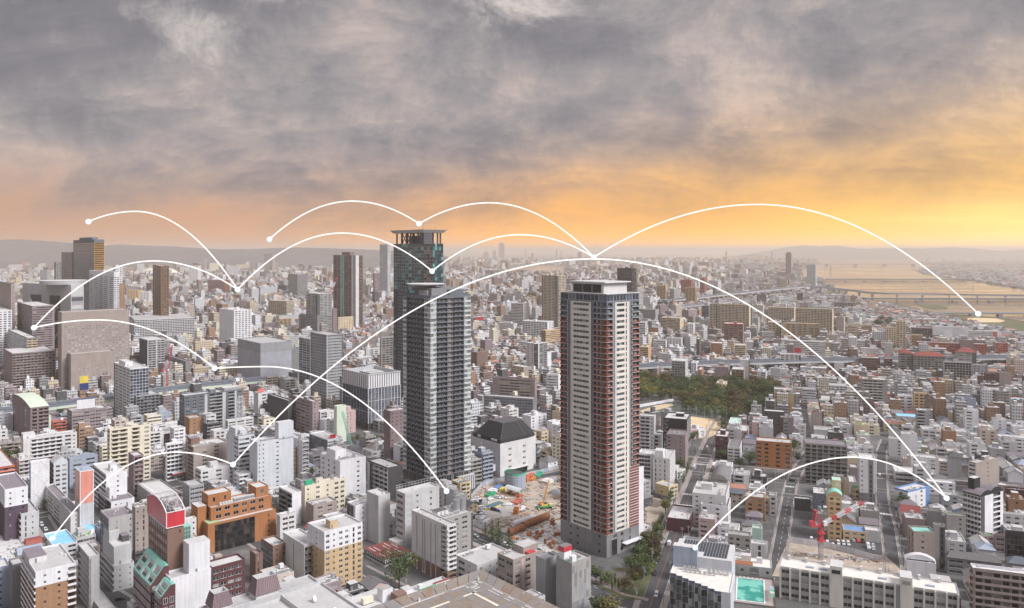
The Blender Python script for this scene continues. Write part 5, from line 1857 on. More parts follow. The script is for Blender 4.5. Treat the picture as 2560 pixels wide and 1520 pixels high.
b3|-30 -10 60 640 760|A|pink|b1|w2|house|small pink house behind the black domed hall|items='v'
b3|318 345 470 610 780|A|pink|b1|b.3 t1 b.5|apartment_building|pink block with an outside stair left of the banded tower|items='v',roof='pink'
b3|375 392 478 760 960|A|white|b1|v.2@red b1|apartment_building|white slab with a thin red vertical stripe|items='v'
b3|1245 1388 1405 705 1040|B|light|b.2 B2 s1|b1|apartment_building|pale balcony slab left of the black curved building|items='-'
b3|-275 205 240 535 770|B|mid|r9|b1|apartment_building|dark grey block with curved banded balconies behind the black domed hall|items='v',frame='light',glass='glass_blue'
b3|-190 222 243 345 690|B|mauve|b.6 r3@taupe b.4|b1|office_building|tall dark brown grey office rising behind the banded balcony block|items='p',roof='roofdark'
b3|335 452 478 300 640|B|white|r5|b1|office_building|white office with slim curved bands beside the banded tower|items='v',glass='glass_curtain'
b3|1480 1708 1748 735 1050|B|black|t.8 b3|G1@grey|apartment_building|black tall building with white zigzag stairs by the playing field|items='pv',roof='roofpale',key='black'
b3|1510 1692 1722 890 1215|B|mauve|w1 b1.3 s1 b.5|b1|apartment_building|mauve block with a curved fin roof before the black building|key='fin',items='v',roof='roofdark'
b3|1232 1372 1402 1075 1400|B|white|R2 b.3|b1|apartment_building|white building with a sweeping curved front right of banded tower|roof='roofpale',items='v',key='sweep',glass='glass_blue'
b3|1375 1542 1672 1120 1440|B|offwhite|b.3 N1 b.2 s1 b.3 N1 b.9|s5|apartment_building|tall off-white apartments with narrow balcony slots beside the avenue|roof='roofgrey',items='pm',blocks=[('stair_tower',.0,.3,.4,.9,6,'white','roofpale')],key='avenue'
b3|1360 1462 1480 885 1045|B|grey|B1 b.4|b1|apartment_building|small grey annex between the pale slab and black building|items='v'
b3|1395 1420 1562 238 400|B|mauve|b1|b1|low_building|curved windowless brown grey hall beyond the park|items='v'
b3|1560 1692 1752 165 400|B|offwhite|B5|n2|apartment_building|white apartments with pale green balconies beyond the park|balc='glass_pale',items='v'
b3|1750 1800 1836 185 320|B|white|n2|b1|apartment_building|plain white slab right of the green balcony apartments|items='v'
b3|1690 1722 1858 320 450|B|white|w2|n3|house|white house with a mint roof rail at the park edge|items='p'
b3|1815 1850 1910 250 370|B|ginger|b1|b1|low_building|low brown block beside the dark slab beyond the park|items='v'
b3|1978 2112 2150 225 420|B|mauve|b1@mauve|N1|apartment_building|dark brown blank slab with slate balcony edge beyond the park|items='p',roof='taupe'
b3|2145 2262 2312 250 430|B|taupe|B3|n2|apartment_building|brown balcony apartments right of the dark brown slab|balc='ginger',items='v'
b3|2225 2310 2352 155 400|B|light|b1|N3@dark|apartment_building|pale blank tower with dark balcony side behind brown apartments|items='p'
b3|2395 2478 2500 270 440|B|cool|b.6 W1|b1|office_building|cool grey office with a chequered rooftop sign|items='p',key='chequer'
b3|1990 2085 2120 392 510|B|lemon|N3|b1|apartment_building|small yellow building with arched openings against the park trees|items='p',key='arches'
b3|1985 2110 2132 905 1130|B|maroon|W3|W1|apartment_building|maroon rounded corner building at the crossing|items='p',roof='roofpale',key='maroon'
b3|2105 2225 2275 1010 1150|B|offwhite|W2|w1|house|small white house with dark flat roof beside maroon corner building|roof='roofdark',items='-'
b3|2115 2220 2252 775 880|B|white|w2|B2|house|white house with mint terraces above the maroon corner|roof='mint',items='v'
b3|2212 2300 2340 850 960|B|pink|w2|w1|house|pink house with a small roof terrace behind maroon corner|items='v'
b3|2345 2475 2500 770 920|B|pink|b.5 W1|r2|office_building|pinkish office stepped below the black slab|items='av'
b4|-150 -40 162 650 900|C|dark|b1|w1 b1.2 w1 b.6|apartment_building|wide black slab with a pale roof behind pink offices|items='-',roof='roofpale'
b4|-122 -118 232 940 1195|C|orange|W1|W1 b.3 n1 b.9 n1 b.6 W1 b.2|apartment_building|bright orange apartment block with dark window dashes at the corner|roof='roofgrey',items='v',glass='glass_black',key='orangeblock',fl=6
b4|120 250 346 720 970|B|plum|b.6@maroon W1@glassgreen b1@plum|N2@pink|apartment_building|maroon and pink block with a green glass stair strip|roof='roofpale',items='av'
b4|357 362 775 960 1360|C|stained|b1|B7|apartment_building|wide worn grey apartment slab with railed balconies|balc='rail',items='v',roof='roofpurple',fl=10
b4|60 240 322 445 690|B|tan|n3 b.4|B2|apartment_building|tan apartment block with grey top beside the park|items='v',top=(1,'light')
b4|336 470 560 440 600|B|cool|r3|b1|office_building|grey office with strip windows right of the tan block|items='v'
b4|568 574 778 398 520|C|white|b1|B5|apartment_building|low white balcony apartments right of the grey strip office|items='v'
b4|905 920 1166 338 620|C|taupe|b.2|b.15@mid B4 b.9@stained|apartment_building|tall beige apartments with pale balcony bands and plain grey end|balc='offwhite',items='p',roof='roofpale'
b4|900 910 1096 130 280|C|brown|b1|r5|apartment_building|dark brown balcony slab by the elevated road|items='v',balc='brown'
b4|1130 1140 1215 140 300|C|brown|b1|r3|apartment_building|narrow dark brown slab right of the wider brown one|items='v'
b4|635 650 742 180 300|C|light|B1|b1|apartment_building|small pale grey block below the elevated road|items='v'
b4|108 118 320 95 260|C|offwhite|b1@maroon|n4 b.4@dark|apartment_building|white apartments with dark red ends and a red rooftop board|key='redboard',items='v'
b4|1268 1285 1405 85 320|C|stained|b1|B2|apartment_building|beige grey tower with a hipped red roof at complex left end|key='hipA',roof='roofred',items='-'
b4|1400 1420 1735 110 330|C|stained|b1|B9|apartment_building|wide beige grey apartment range under a red hipped roof|key='hipB',roof='roofred',items='-'
b4|1765 1850 2036 75 260|C|stained|b1|n2 b.6@dark|apartment_building|beige tower with red roof and dark end at complex right|key='hipC',roof='roofred',items='-'
b4|1712 1722 1986 168 440|C|light|b1|c9@offwhite|apartment_building|white concrete-gridded apartments with open balcony cells|items='p',glass='glass_black'
b4|1985 2000 2150 200 360|C|grey|b1|w4|office_building|plain grey office right of the white gridded apartments|items='v'
b4|2108 2122 2262 285 440|C|maroon|b1|n3|apartment_building|dark brick apartments with white window bands and a peaked roof|items='v'
b4|2270 2375 2442 280 500|B|taupe|b1|n1@stained|apartment_building|beige block with a turquoise triangle painted low on it|key='triangle',items='v'
b4|2095 2140 2372 440 650|C|light|b1@dark|b.3@dark B3 b.2|apartment_building|white balcony apartments with a dark left end|items='v',balc='offwhite'
b4|1885 2032 2070 535 730|B|bluegrey|b.4 v.3@slate b1|N1@navy|apartment_building|blue grey blank slab with one dark stripe and dark end|items='p'
b4|1418 1428 1572 475 720|C|tan|b1|n2 t1|apartment_building|tan apartments with a dark zigzag stair on the right|items='v'
b4|1570 1580 1672 505 720|C|plum|b1|s3|apartment_building|dark plum apartments attached right of the tan ones|items='v'
b4|1262 1272 1418 500 690|C|white|b1|n2|apartment_building|white balcony apartments attached left of the tan ones|items='v'
b4|1000 1118 1178 640 800|B|mauve|b1|n1@stained|apartment_building|mauve blank-sided block amid low white houses|items='v',roof='roofpale'
b4|1120 1140 1312 765 860|C|sand|b1|n4|house|sand coloured low house with dark windows beside mauve block|roof='roofred',items='v'
b4|1400 1510 1975 830 970|C|offwhite|b1|W5 b.2 s2|school_building|long two-storey white school with wide window groups|items='p',key='schoolA'
b4|1965 1985 2245 880 1000|C|offwhite|b1|W4|school_building|middle wing of the white school stepping to the right|items='v'
b4|2235 2262 2560 900 1080|C|white|b1|W4|school_building|right taller wing of the white school at the frame edge|items='v'
b4|1240 1260 1560 700 780|C|light|b1|b1|hall_building|low hall carrying a light blue rooftop pool deck|roof='skyblue',items='-',key='bluepool'
b4|1748 1756 2006 442 520|C|yellow|b1|n4|shop_building|yellow low warehouse shop among grey roofs|items='v',roof='roofpale'
b4|1775 1785 1925 490 590|C|white|b1|w3|house|white house in front of the yellow warehouse shop|items='v'
b4|2070 2085 2540 760 850|C|light|b1|W4|warehouse|low car park deck with white cars on its roof|items='-',roof='roofdark',key='cardeck'
b4|880 895 1052 1110 1540|C|white|b1|s1 b.8 N1@mid b.5|apartment_building|slender white tower standing beside the worn grey slab|items='-',bottom=(2,'mid'),roof='roofpale',key='slender'
b4|1378 1395 1668 1095 1290|C|offwhite|b1|s1 b1.6 n1 b.3|low_building|plain white block with dark ground storey|items='v',bottom=(1,'mid'),roof='roofpale'
b4|1955 2030 2258 1160 1460|E|taupe|W1@offwhite|b1 s1 b1|apartment_building|plain taupe apartment tower with a rimmed roof|items='p',roof='roofgrey'
b4|1638 1650 1742 1010 1170|C|offwhite|b1|B1|apartment_building|small brown roofed white block with curved stair balconies|roof='roofred',items='v'
b4|1752 1762 1892 1100 1290|C|grey|b1|b1|warehouse|grey barn-vaulted warehouse right of white block|key='vaultB',items='-'
b4|1175 1185 1420 920 1090|C|offwhite|b1|b.6 w2|low_building|pale blue-white low block left of stair balconies|items='v'
b4|730 742 830 965 1090|B|sand|b1|w1|apartment_building|sand coloured stepped house behind the slender white tower|items='p'
b4|850 905 935 800 930|B|lemon|n1|b1|apartment_building|pale yellow block amid low houses|items='-'
b4|620 640 728 690 780|B|lemon|b1|b1|house|pale yellow house with a curved wall|items='-'
b4|365 372 440 790 940|B|offwhite|s1|b1|apartment_building|narrow off-white block right of the maroon and pink block|items='v'
b4|440 450 640 830 930|C|light|b1|b1|low_building|blank pale wall building with a flat roof among houses|items='v'
a4|-90 190 560 1135 1330|C|offwhite|b1|r6|office_building|white banded office left of the red rooftop board|items='v'
a4|0 256 276 818 1020|D|sand|B10|b1|apartment_building|long sand slab with fine balcony grid, nearer to banded tower|items='v',balc='cream'
a4|268 628 640 832 1140|D|sand|B12|b1|apartment_building|long sand slab with fine balcony grid, larger right neighbour|items='v',balc='cream'
a4|0 130 150 960 1180|B|sand|B3@sand b.5@slate|b1|apartment_building|sand and slate blue apartments left part before the long slabs|items='v'
a4|145 500 512 975 1200|B|tan|b.6 B2 b.3@bluegrey B2 b.3@bluegrey B2|b1|apartment_building|tan apartments with blue grey vertical stripes before long slabs|items='v',balc='sand'
a4|775 870 900 985 1160|B|sand|r4|b1@dark|apartment_building|sand tower with a dark side near the river bank|items='p'
a4|715 725 780 1065 1140|B|light|b1|b1|low_building|blank pale block left of the sand tower|items='v'
a4|895 905 1015 985 1070|C|tan|b1|r3|apartment_building|low tan apartments behind the sand tower|items='v'
a4|1155 1250 1300 1010 1250|B|sand|n4|b1@dark|apartment_building|beige tower with small dashes and dark flank|items='-'
a4|1255 1345 1395 950 1240|B|sand|n3|N2@dark|apartment_building|beige tower behind, with black stepped balcony flank|items='p'
a4|1395 1405 1605 1010 1130|C|mauve|b1|c8@mauve|apartment_building|low mauve gridded block right of the beige towers|items='v',glass='glass_black'
a4|1390 1400 1515 1080 1220|C|tan|b1|r3|apartment_building|low tan banded block attached to the beige towers|items='v'
a4|1440 1455 2140 1150 1290|C|brick|b1|W24@offred|apartment_building|very long brick red slab with a white window grid|items='v',frame='white',slab='white',key='redslab'
a4|2130 2220 2342 1160 1300|C|brick|r3@sand|W5@offred|apartment_building|brick red end block with sandy side wall|items='v'
a4|1600 1612 1960 1000 1110|C|white|r3|b1|warehouse|big white logistics hall with red sign panels by river|items='v',key='logi'
a4|1955 1965 2285 1040 1130|C|white|b1|r3 b.6@offred b.6|warehouse|white shopping hall with a red corner panel near the bank|items='v'
a4|1715 1722 1800 1040 1150|C|white|b1|b1|shop_building|white cube with red lower band before the logistics hall|bottom=(2,'offred'),items='-'
a4|740 750 858 700 850|B|plum|b1|r2|apartment_building|plum slab with white frames near the river|items='-'
a4|635 645 830 760 850|C|offwhite|b1|c7@offwhite|apartment_building|white gridded apartments left of the plum slab|items='v',glass='glass_black'
a4|985 1050 1090 760 860|B|sand|b1|r2@ginger|apartment_building|sand coloured slab close to the river bank|items='-'
a4|1045 1075 1170 820 900|B|cream|B2|r3|apartment_building|low cream apartments beside the sand slab at the bank|items='v'
a4|280 340 394 670 800|B|offwhite|N2@dark|N2|tower_block|white and black slab beside the elevated curve|items='-'
a4|378 465 498 395 640|D|cool|W6|W2|tower_block|pale white gridded tower on the near river bank|items='p',glass='glass_pale'
a4|172 225 248 290 560|D|mauve|N3|N1|tower_block|hazy pink twin-topped tower far along the river|items='-',blocks=[('penthouse',.5,1,.1,.9,10,'mauve','roofdark')]
a3|1928 2315 2330 790 1150|D|sand|B2 b.3@dark B9|b1|apartment_building|wide beige slab with balcony grid and a dark slot, right middle|items='v',balc='cream',roof='roofpale'
a3|2325 2345 2432 775 1120|B|glassgreen|b1|b1|tower_block|building wrapped in dark green netting beside the beige slab|items='-'
a3|2070 2255 2322 975 1240|B|offred|B4|N2@mauve|apartment_building|brick brown stepped apartments before the beige slab|items='p',balc='taupe'
a3|1852 1920 1928 800 1000|B|slate|B2|b1|apartment_building|dark slate slab left of the wide beige slab|items='v'
a3|1250 1400 1750 835 1010|D|mesh|z7|b1|tower_block|long low mass in dark scaffold netting|items='-'
a3|1450 1640 1702 918 1100|D|sand|r9|b1|office_building|beige office with strip windows below the netted mass|items='p'
a3|1650 1750 1832 545 720|D|offred|B5|B3|apartment_building|hazy brick pink apartment slab, left of pair|items='-'
a3|1835 1880 1942 530 700|D|offred|B3|B3|apartment_building|hazy brick pink apartment slab, right of pair|items='-'
a3|1690 1790 1832 620 790|D|tan|B3|B2|apartment_building|hazy tan apartments before the brick pink slabs|items='p'
a3|1412 1500 1532 600 760|D|tan|B3|r1|apartment_building|small hazy tan block left of brick pink slabs|items='-'
a3|1715 1770 1822 975 1160|B|white|n3|n2|apartment_building|white slab right of the beige strip office|items='v'
a3|1245 1300 1340 960 1160|B|offwhite|r3|r1|apartment_building|white banded apartments just right of banded tower|items='v'
a3|1340 1430 1505 1010 1130|D|brown|b1@ginger|W4@white|apartment_building|brown and white chequered block right of banded tower|items='v'
a3|1355 1380 1500 1130 1260|C|offwhite|b1|W5|school_building|long cream school block behind dark trees|items='v'
a3|1490 1505 1655 1110 1250|C|offwhite|b1|w5|school_building|second cream school block right of the first|items='p'
a3|1800 1830 1942 1125 1330|B|dark|b1|r4|apartment_building|charcoal apartments with railed balconies behind the elevated road|items='v'
a3|1940 2050 2170 1165 1330|B|ginger|s3|b.3@orange n3@taupe|apartment_building|brown apartments with one orange vertical strip|items='v'
a3|2175 2280 2372 1185 1340|B|sand|r3|b.3@slate r2|apartment_building|beige apartments right of the orange strip block|items='v'
a3|1248 1330 1408 1200 1360|B|tan|r3|b1|apartment_building|tan apartments at the edge of banded tower beyond park|items='p'
a3|2410 2440 2560 1050 1180|C|offwhite|b1|r4|apartment_building|white corner apartments beside green netted building|items='v'
c3|1722 1735 2030 545 680|B|maroon|b1|b1.4 s1|low_building|maroon walled low block with a pale flat roof on the avenue|roof='roofpale',items='v',key='maroonlow'
c3|1762 2090 2125 310 640|B|offwhite|s1 b.6 s1 b1.2|b1|office_building|white office with terrace plant and outside stairs|roof='roofgrey',items='pat',key='terrace'
c3|1845 2112 2135 415 660|B|white|w1 b.8 w1 b1|N1|office_building|white tiled front part of the terrace office|roof='roofdark',items='a'
c3|1940 2105 2170 160 420|B|stained|b.8 s1 b1|c1@offwhite|apartment_building|grey narrow building with a dark barrel roof and glazed stair|key='barrel',items='-'
c3|2260 2275 2520 315 480|C|taupe|b1|n4 b.2|low_building|beige four-storey block with pale roof terrace|items='t',roof='sand',key='beigeflat'
c3|1660 1670 1900 750 880|C|light|b1|b1|hall_building|low grey curved-roof hall behind the solar roof|roof='roofdark',items='m'
c3|1905 1920 2095 720 830|C|light|b1|b1|low_building|weathered low roof right of the curved hall|items='v'
c3|2090 2110 2330 680 1010|C|stained|b1|w2 b.4 w1|low_building|grey worn block with an open roof pit beside mint shed|items='v',roof='stained'
c3|2330 2345 2440 620 830|C|mint|b1|b1|low_building|pale mint corrugated shed tower|items='-'
c3|2320 2335 2490 770 900|C|offwhite|b1|b.5 N1 b.4|low_building|small white block in front of the mint shed|items='v'
c3|1995 2010 2320 870 1080|C|taupe|b1|w1 b.5 w1 b.5 w1|low_building|worn beige block right of the solar panel roof|items='a'
c4|-40 14 82 300 500|C|light|b1|w1|house|grey white house at the near end of the dashed street|items='v'
c4|250 258 418 330 450|C|dark|b1|b1|house|black walled house with pale roof beside the dashed street|roof='roofpale',items='v'
c4|425 440 567 280 560|C|slate|b1|b1 s1|house|dark slate narrow house left of the orange slim tower|roof='roofpale',items='v'
c4|574 584 720 295 745|C|tan|b1|b.15 n1 b.1 n1 b.15|apartment_building|slim orange tower with paired windows and mint vaulted roof|key='mintvault',items='-',top=(1,'lemon')
c4|1236 1365 1578 265 455|E|blue|w1@white|b1.2@white w1@white b.5@blue|office_building|blue and white office with a stepped roof terrace|items='av',roof='roofpale',key='bluebuilding'
c4|1900 2075 2296 305 775|E|black|B5@white|b.6@dark b1.2@white G1@black b.4@white|apartment_building|black and white striped apartment tower with a curved roof|key='zebra',items='-',roof='roofpurple',balc='white'
c4|1735 1748 1934 490 785|C|stained|b1|b1.4 s1 b.3|low_building|bare concrete windowless block with a greenish roof|items='v',roof='roofgreen'
c4|1550 1560 1700 450 640|C|concrete|b1|b1|low_building|low concrete block left of the bare windowless one|items='v',roof='palegreen'
c4|1365 1425 1640 655 1010|T|taupe|N2|b.5 s1 b1|apartment_building|pale grey block with a teal roof deck|roof='teal',items='-',key='tealroof'
c4|1612 1622 1728 590 1020|C|stained|b1|b1 N1@dark|apartment_building|bare concrete stair tower right of the teal roof block|items='t'
c4|1330 1345 1642 935 1130|C|white|b1|b1|hall_building|white humped roof hall beside the narrow street|roof='offwhite',items='v',key='hump'
c4|1735 1748 2285 905 1070|C|mid|b1|W3|warehouse|long grey shed with a dark sloping roof and shuttered bays|roof='roofdark',items='-',key='longshed'
c4|1975 2000 2560 1010 1500|C|taupe|B1|b.2 B6|apartment_building|brown balcony apartments with a long white roof at frame edge|roof='offwhite',items='v',balc='taupe',rim='white'
c4|2310 2330 2560 240 420|C|maroon|b1|b1|low_building|maroon low block with a purple roof at the frame edge|roof='roofpurple',items='v',bottom=(1,'yellow')
c4|2290 2305 2560 480 640|C|offwhite|b1|w3|low_building|grey white block with roof deck at the frame edge|items='v'
c4|2315 2330 2560 660 980|C|black|b1|c6@dark|office_building|dark glass office with metal frames at frame edge|glass='glass_black',items='av'
c4|2065 2085 2215 690 830|C|pink|b1|w2|house|pale pink house with green roof beside long shed|roof='green',items='v'
c4|2205 2218 2318 690 860|C|plum|b1|W1|house|dark shopfront house between pink house and glass office|items='v'
c4|1140 1240 1640 70 170|C|offwhite|b1|r2 b.5|shop_building|low white shop with a shaded front across the junction|items='v',roof='roofpale'
c4|1545 1560 1830 165 280|C|white|b1|w3|house|white house under the bright right light node|items='-',roof='offwhite'
c4|850 870 1020 430 540|C|taupe|b1|w1|house|brown house with a pale roof behind the crane jib|items='v',roof='roofpale'
c4|725 735 960 640 740|C|sand|b1|w3|house|sand coloured house with a blue tarpaulin roof by parked cars|items='-',roof='blue'
c4|940 950 1100 640 755|C|light|b1|b1|house|blank pale house at the car park corner|items='-',roof='roofpale'
c4|700 790 860 170 260|C|light|b1|b1|house|pale house with a grey roof beside the slender tower|items='v'
c4|815 822 885 235 340|C|lemon|b1|W2|shop_building|small yellow framed shop at the slender tower foot|items='-',roof='green'
c4|790 800 885 30 160|C|mauve|b1|b1|low_building|blank mauve block between worn slab and slender tower|items='-'
''')

# ------------------------------------------------------------------ signs, vaults and other things on the roofs
def roof_mb(b,fn,name,label=None,kind=None):
 mb=MB()
 X=lambda f:b.ox+b.wr*f
 Y=lambda f:b.oy+b.wl*f
 fn(mb,X,Y,b.h)
 return mb.obj(name,b.root,kind=kind,label=label)
def vault(b,c,rise,axis='R',f=(0,1,0,1),ends=None,z=None,name='roof_vault',over=.3):
 """Barrel roof; axis names the side whose end shows the arch."""
 mb=MB()
 x0,x1,y0,y1=b.ox+b.wr*f[0]-over,b.ox+b.wr*f[1]+over,b.oy+b.wl*f[2]-over,b.oy+b.wl*f[3]+over
 z=b.h-.05 if z is None else z
 n=12
 A=[]
 for i in range(n+1):
  t=i/n
  hgt=rise*(1-(2*t-1)**2)
  A.append(((x0+(x1-x0)*t)if axis=='R' else(y0+(y1-y0)*t),z+hgt))
 for(a,za),(c2,zb)in zip(A,A[1:]):
  if axis=='R':
   mb.poly([(a,y0,za),(c2,y0,zb),(c2,y1,zb),(a,y1,za)],c)
  else:
   mb.poly([(x0,a,za),(x1,a,za),(x1,c2,zb),(x0,c2,zb)],c)
 e=ends or c
 if axis=='R':
  for y in(y0,y1):
   mb.poly([(x0,y,z)]+[(a,y,za)for a,za in A[1:-1]]+[(x1,y,z)],e)
 else:
  for x in(x0,x1):
   mb.poly([(x,y0,z)]+[(x,a,za)for a,za in A[1:-1]]+[(x,y1,z)],e)
 return mb.obj(name,b.root)
def hip(b,c,rise,over=.6,name='hipped_roof'):
 mb=MB()
 x0,x1,y0,y1=b.ox-over,b.ox+b.wr+over,b.oy-over,b.oy+b.wl+over
 z=b.h-.1
 w,l=x1-x0,y1-y0
 if w>l:
  A,B_=(x0+l/2,(y0+y1)/2,z+rise),(x1-l/2,(y0+y1)/2,z+rise)
  q=[(x0,y0,z),(x1,y0,z),(x1,y1,z),(x0,y1,z)]
  for f in([q[0],q[1],B_,A],[q[2],q[3],A,B_],[q[1],q[2],B_],[q[3],q[0],A]):
   mb.poly(f,c)
 else:
  A,B_=((x0+x1)/2,y0+w/2,z+rise),((x0+x1)/2,y1-w/2,z+rise)
  q=[(x0,y0,z),(x1,y0,z),(x1,y1,z),(x0,y1,z)]
  for f in([q[1],q[2],B_,A],[q[3],q[0],A,B_],[q[0],q[1],A],[q[2],q[3],B_]):
   mb.poly(f,c)
 return mb.obj(name,b.root)
def board(name,label,cat,base,w,h,legs,rz,c,c2=None,split=.5,depth=.5):
 """Rooftop hoarding: panels on a steel frame, base at 'base'."""
 t=thing(name,label,cat,base,rz)
 mb=MB()
 if c2:
  mb.box(-w/2,w/2,-depth,0,legs,legs+h*split-.3,'gloss:'+c2,bottom=True)
  mb.box(-w/2,w/2,-depth,0,legs+h*split,legs+h,'gloss:'+c,bottom=True)
 else:
  mb.box(-w/2,w/2,-depth,0,legs,legs+h,'gloss:'+c,bottom=True)
 mb.obj('panel',t)
 fr=MB()
 for i in range(4):
  x=-w/2+w*(i+.5)/4
  fr.bar((x,depth*.5,0),(x,depth*.5,legs+h-.2),.09,'steel')
  fr.bar((x,depth*.5,legs+h*.6),(x,2.0,0),.07,'steel')
 for q in(.1,.9):
  fr.bar((-w/2,depth*.5,legs+h*q),(w/2,depth*.5,legs+h*q),.07,'steel')
 fr.obj('frame',t)
 return t
def on_roof(b,fx,fy,dz=0.0):
 c,s=math.cos(b.rz),math.sin(b.rz)
 lx,ly=b.ox+b.wr*fx,b.oy+b.wl*fy
 p=b.root.location
 return(p.x+c*lx-s*ly,p.y+s*lx+c*ly,b.deck+dz)
K=BUILT
vault(K['greenvault'],'palegreen',3.0,'L',ends='plum')
vault(K['vaultB'],'slate',4.0,'R',ends='grey')
vault(K['barrel'],'roofdark',3.6,'L',ends='stained')
vault(K['mintvault'],'teal',2.2,'R',(0,1,0,.45),'tan')
roof_mb(K['mintvault'],lambda m,X,Y,z:(m.box(X(.35),X(1),Y(.5),Y(.95),z-.6,z+6.5,'lemon','mint'),m.box(X(.62),X(.8),Y(.5)-.05,Y(.5)-.01,z+2.8,z+5.4,'white')),'penthouse')
vault(K['mintvault'],'mint',1.2,'R',(0,.36,.5,.95),'tan',z=K['mintvault'].h+3.5,name='small_vault')
for f in((0,.5,0,1),(.5,1,.1,1)):
 vault(K['zebra'],'roofpurple',2.2,'R',f,'black')
roof_mb(K['zebra'],lambda m,X,Y,z:m.box(X(.12),X(.38),Y(.5),Y(.85),z-.5,z+8,'black','roof:roofpale'),'stair_tower')
hip(K['hipA'],'roofred',5.5)
hip(K['hipB'],'roofred',4.5)
hip(K['hipC'],'roofred',6.0)
hip(K['longshed'],'roofdark',3.2,.4)
vault(K['hump'],'offwhite',2.6,'R',(0,1,.45,1),'white')
b=K['gable']
roof_mb(b,lambda m,X,Y,z:(m.poly([(X(0),Y(0)-.02,z),(X(1),Y(0)-.02,z),(X(.5),Y(0)-.02,z+3.4)],'cool'),m.poly([(X(1),Y(0),z),(X(1),Y(.9),z),(X(.5),Y(.9),z+3.4),(X(.5),Y(0),z+3.4)],'roofgrey'),m.poly([(X(0),Y(.9),z),(X(0),Y(0),z),(X(.5),Y(0),z+3.4),(X(.5),Y(.9),z+3.4)],'roofgrey'),m.poly([(X(1),Y(.9),z),(X(0),Y(.9),z),(X(.5),Y(.9),z+3.4)],'cool')),'gable_roof')
b=K['pediment']
roof_mb(b,lambda m,X,Y,z:(m.poly([(X(0),Y(0)-.03,z),(X(1),Y(0)-.03,z),(X(.62),Y(0)-.03,z+2.6),(X(.45),Y(0)-.03,z+2.6)],'bluegrey'),m.poly([(X(1),Y(0)+.4,z),(X(0),Y(0)+.4,z),(X(.45),Y(0)+.4,z+2.6),(X(.62),Y(0)+.4,z+2.6)],'bluegrey'),m.poly([(X(0),Y(0)-.03,z),(X(.45),Y(0)-.03,z+2.6),(X(.45),Y(0)+.4,z+2.6),(X(0),Y(0)+.4,z)],'white'),m.poly([(X(.45),Y(0)-.03,z+2.6),(X(.62),Y(0)-.03,z+2.6),(X(.62),Y(0)+.4,z+2.6),(X(.45),Y(0)+.4,z+2.6)],'white'),m.poly([(X(.62),Y(0)-.03,z+2.6),(X(1),Y(0)-.03,z),(X(1),Y(0)+.4,z),(X(.62),Y(0)+.4,z+2.6)],'white')),'pediment')
b=K['sheet']
def braces(m,X,Y,z):
 y=b.oy-.1
 for k in range(5):
  za,zb=z*k/5,z*(k+1)/5
  m.bar((X(.05 if k%2 else .95),y,za),(X(.5),y,zb),.09,'light')
  m.bar((X(.5),y,za),(X(.05 if k%2 else .95),y,zb),.09,'light')
 for k in range(18):
  m.box(X(0),X(1),y+.04,y+.09,z*k/18,z*k/18+.12,'light')
roof_mb(b,braces,'scaffold_brace',kind='stuff')
b=K['hall']
def ducts(m,X,Y,z):
 for i in range(4):
  ya,yb=Y(.12+.2*i),Y(.12+.2*i+.19)
  n=10
  for j in range(n):
   a0,a1=math.pi*j/n,math.pi*(j+1)/n
   x,r=X(.12),1.7
   p=[(x-r*math.cos(a),z-.9+r*math.sin(a))for a in(a0,a1)]
   m.poly([(p[0][0],ya+.2,p[0][1]),(p[0][0],yb-.2,p[0][1]),(p[1][0],yb-.2,p[1][1]),(p[1][0],ya+.2,p[1][1])][::-1],'offwhite')
  for yy in(ya+.2,yb-.2):
   m.poly([(X(.12)-1.7*math.cos(math.pi*j/n),yy,z-.9+1.7*math.sin(math.pi*j/n))for j in range(n+1)],'offwhite')
roof_mb(b,ducts,'duct')
b=K['tankoffice']
roof_mb(b,lambda m,X,Y,z:[m.cyl(X(.72)+i*2.4,Y(.4),2.0,z-.9,z+6.0,'metal:steel',18,None,'mid')for i in(0,1.75)],'tank_drum')
roof_mb(b,lambda m,X,Y,z:[m.box(X(.08)+i*2.6,X(.08)+i*2.6+2.1,Y(.3),Y(.62),z-.5,z+2.4,'offwhite','dark')for i in range(3)],'cooling_unit')
b=K['louvre']
def screen(m,X,Y,z):
 for i in range(12):
  m.bar((X(i/11),Y(0),z),(X(i/11),Y(0),z+2.6),.06,'white')
  m.bar((X(i/11),Y(1),z),(X(i/11),Y(1),z+2.6),.06,'white')
 for q in(1.3,2.6):
  for(p,s)in(((0,0),(1,0)),((1,0),(1,1)),((1,1),(0,1)),((0,1),(0,0))):
   m.bar((X(p[0]),Y(p[1]),z+q),(X(s[0]),Y(s[1]),z+q),.06,'white')
roof_mb(b,screen,'roof_railing')
b=K['cream']
roof_mb(b,lambda m,X,Y,z:m.box(X(.02),X(.2),Y(.08),Y(.4),z-.8,z+2.8,'emerald'),'netted_cage')
b=K['solar']if 'solar' in K else None
b=K['triangle']
mb=MB()
mb.poly([(b.ox-.04,b.oy+b.wl,b.h*.12),(b.ox-.04,b.oy,b.h*.12),(b.ox-.04,b.oy,b.h*.52)],'skyblue')
mb.obj('painted_triangle',b.root)
b=K['slots']
roof_mb(b,lambda m,X,Y,z:m.box(b.ox-.06,b.ox-.01,Y(.02),Y(.98),8.6,8.9,'white'),'string_course')
sg=K['billboard']
board('billboard','blank white billboard standing on the mauve banded office','billboard',on_roof(sg,.42,.2),15,8.2,1.5,sg.rz,'white')
p=at_depth(*px('b1',820,470),745)
t=board('billboard','rooftop sign with a yellow square above a blue square','billboard',(p.x,p.y,p.z),7.6,13.5,2.0,R(41),'yellow','navy')
sg=K['bluesign']
board('billboard','plain light blue board over the white shop with orange pillars','billboard',on_roof(sg,.75,.4),7.2,9.5,2.5,sg.rz,'skyblue')
sg=K['redboard']
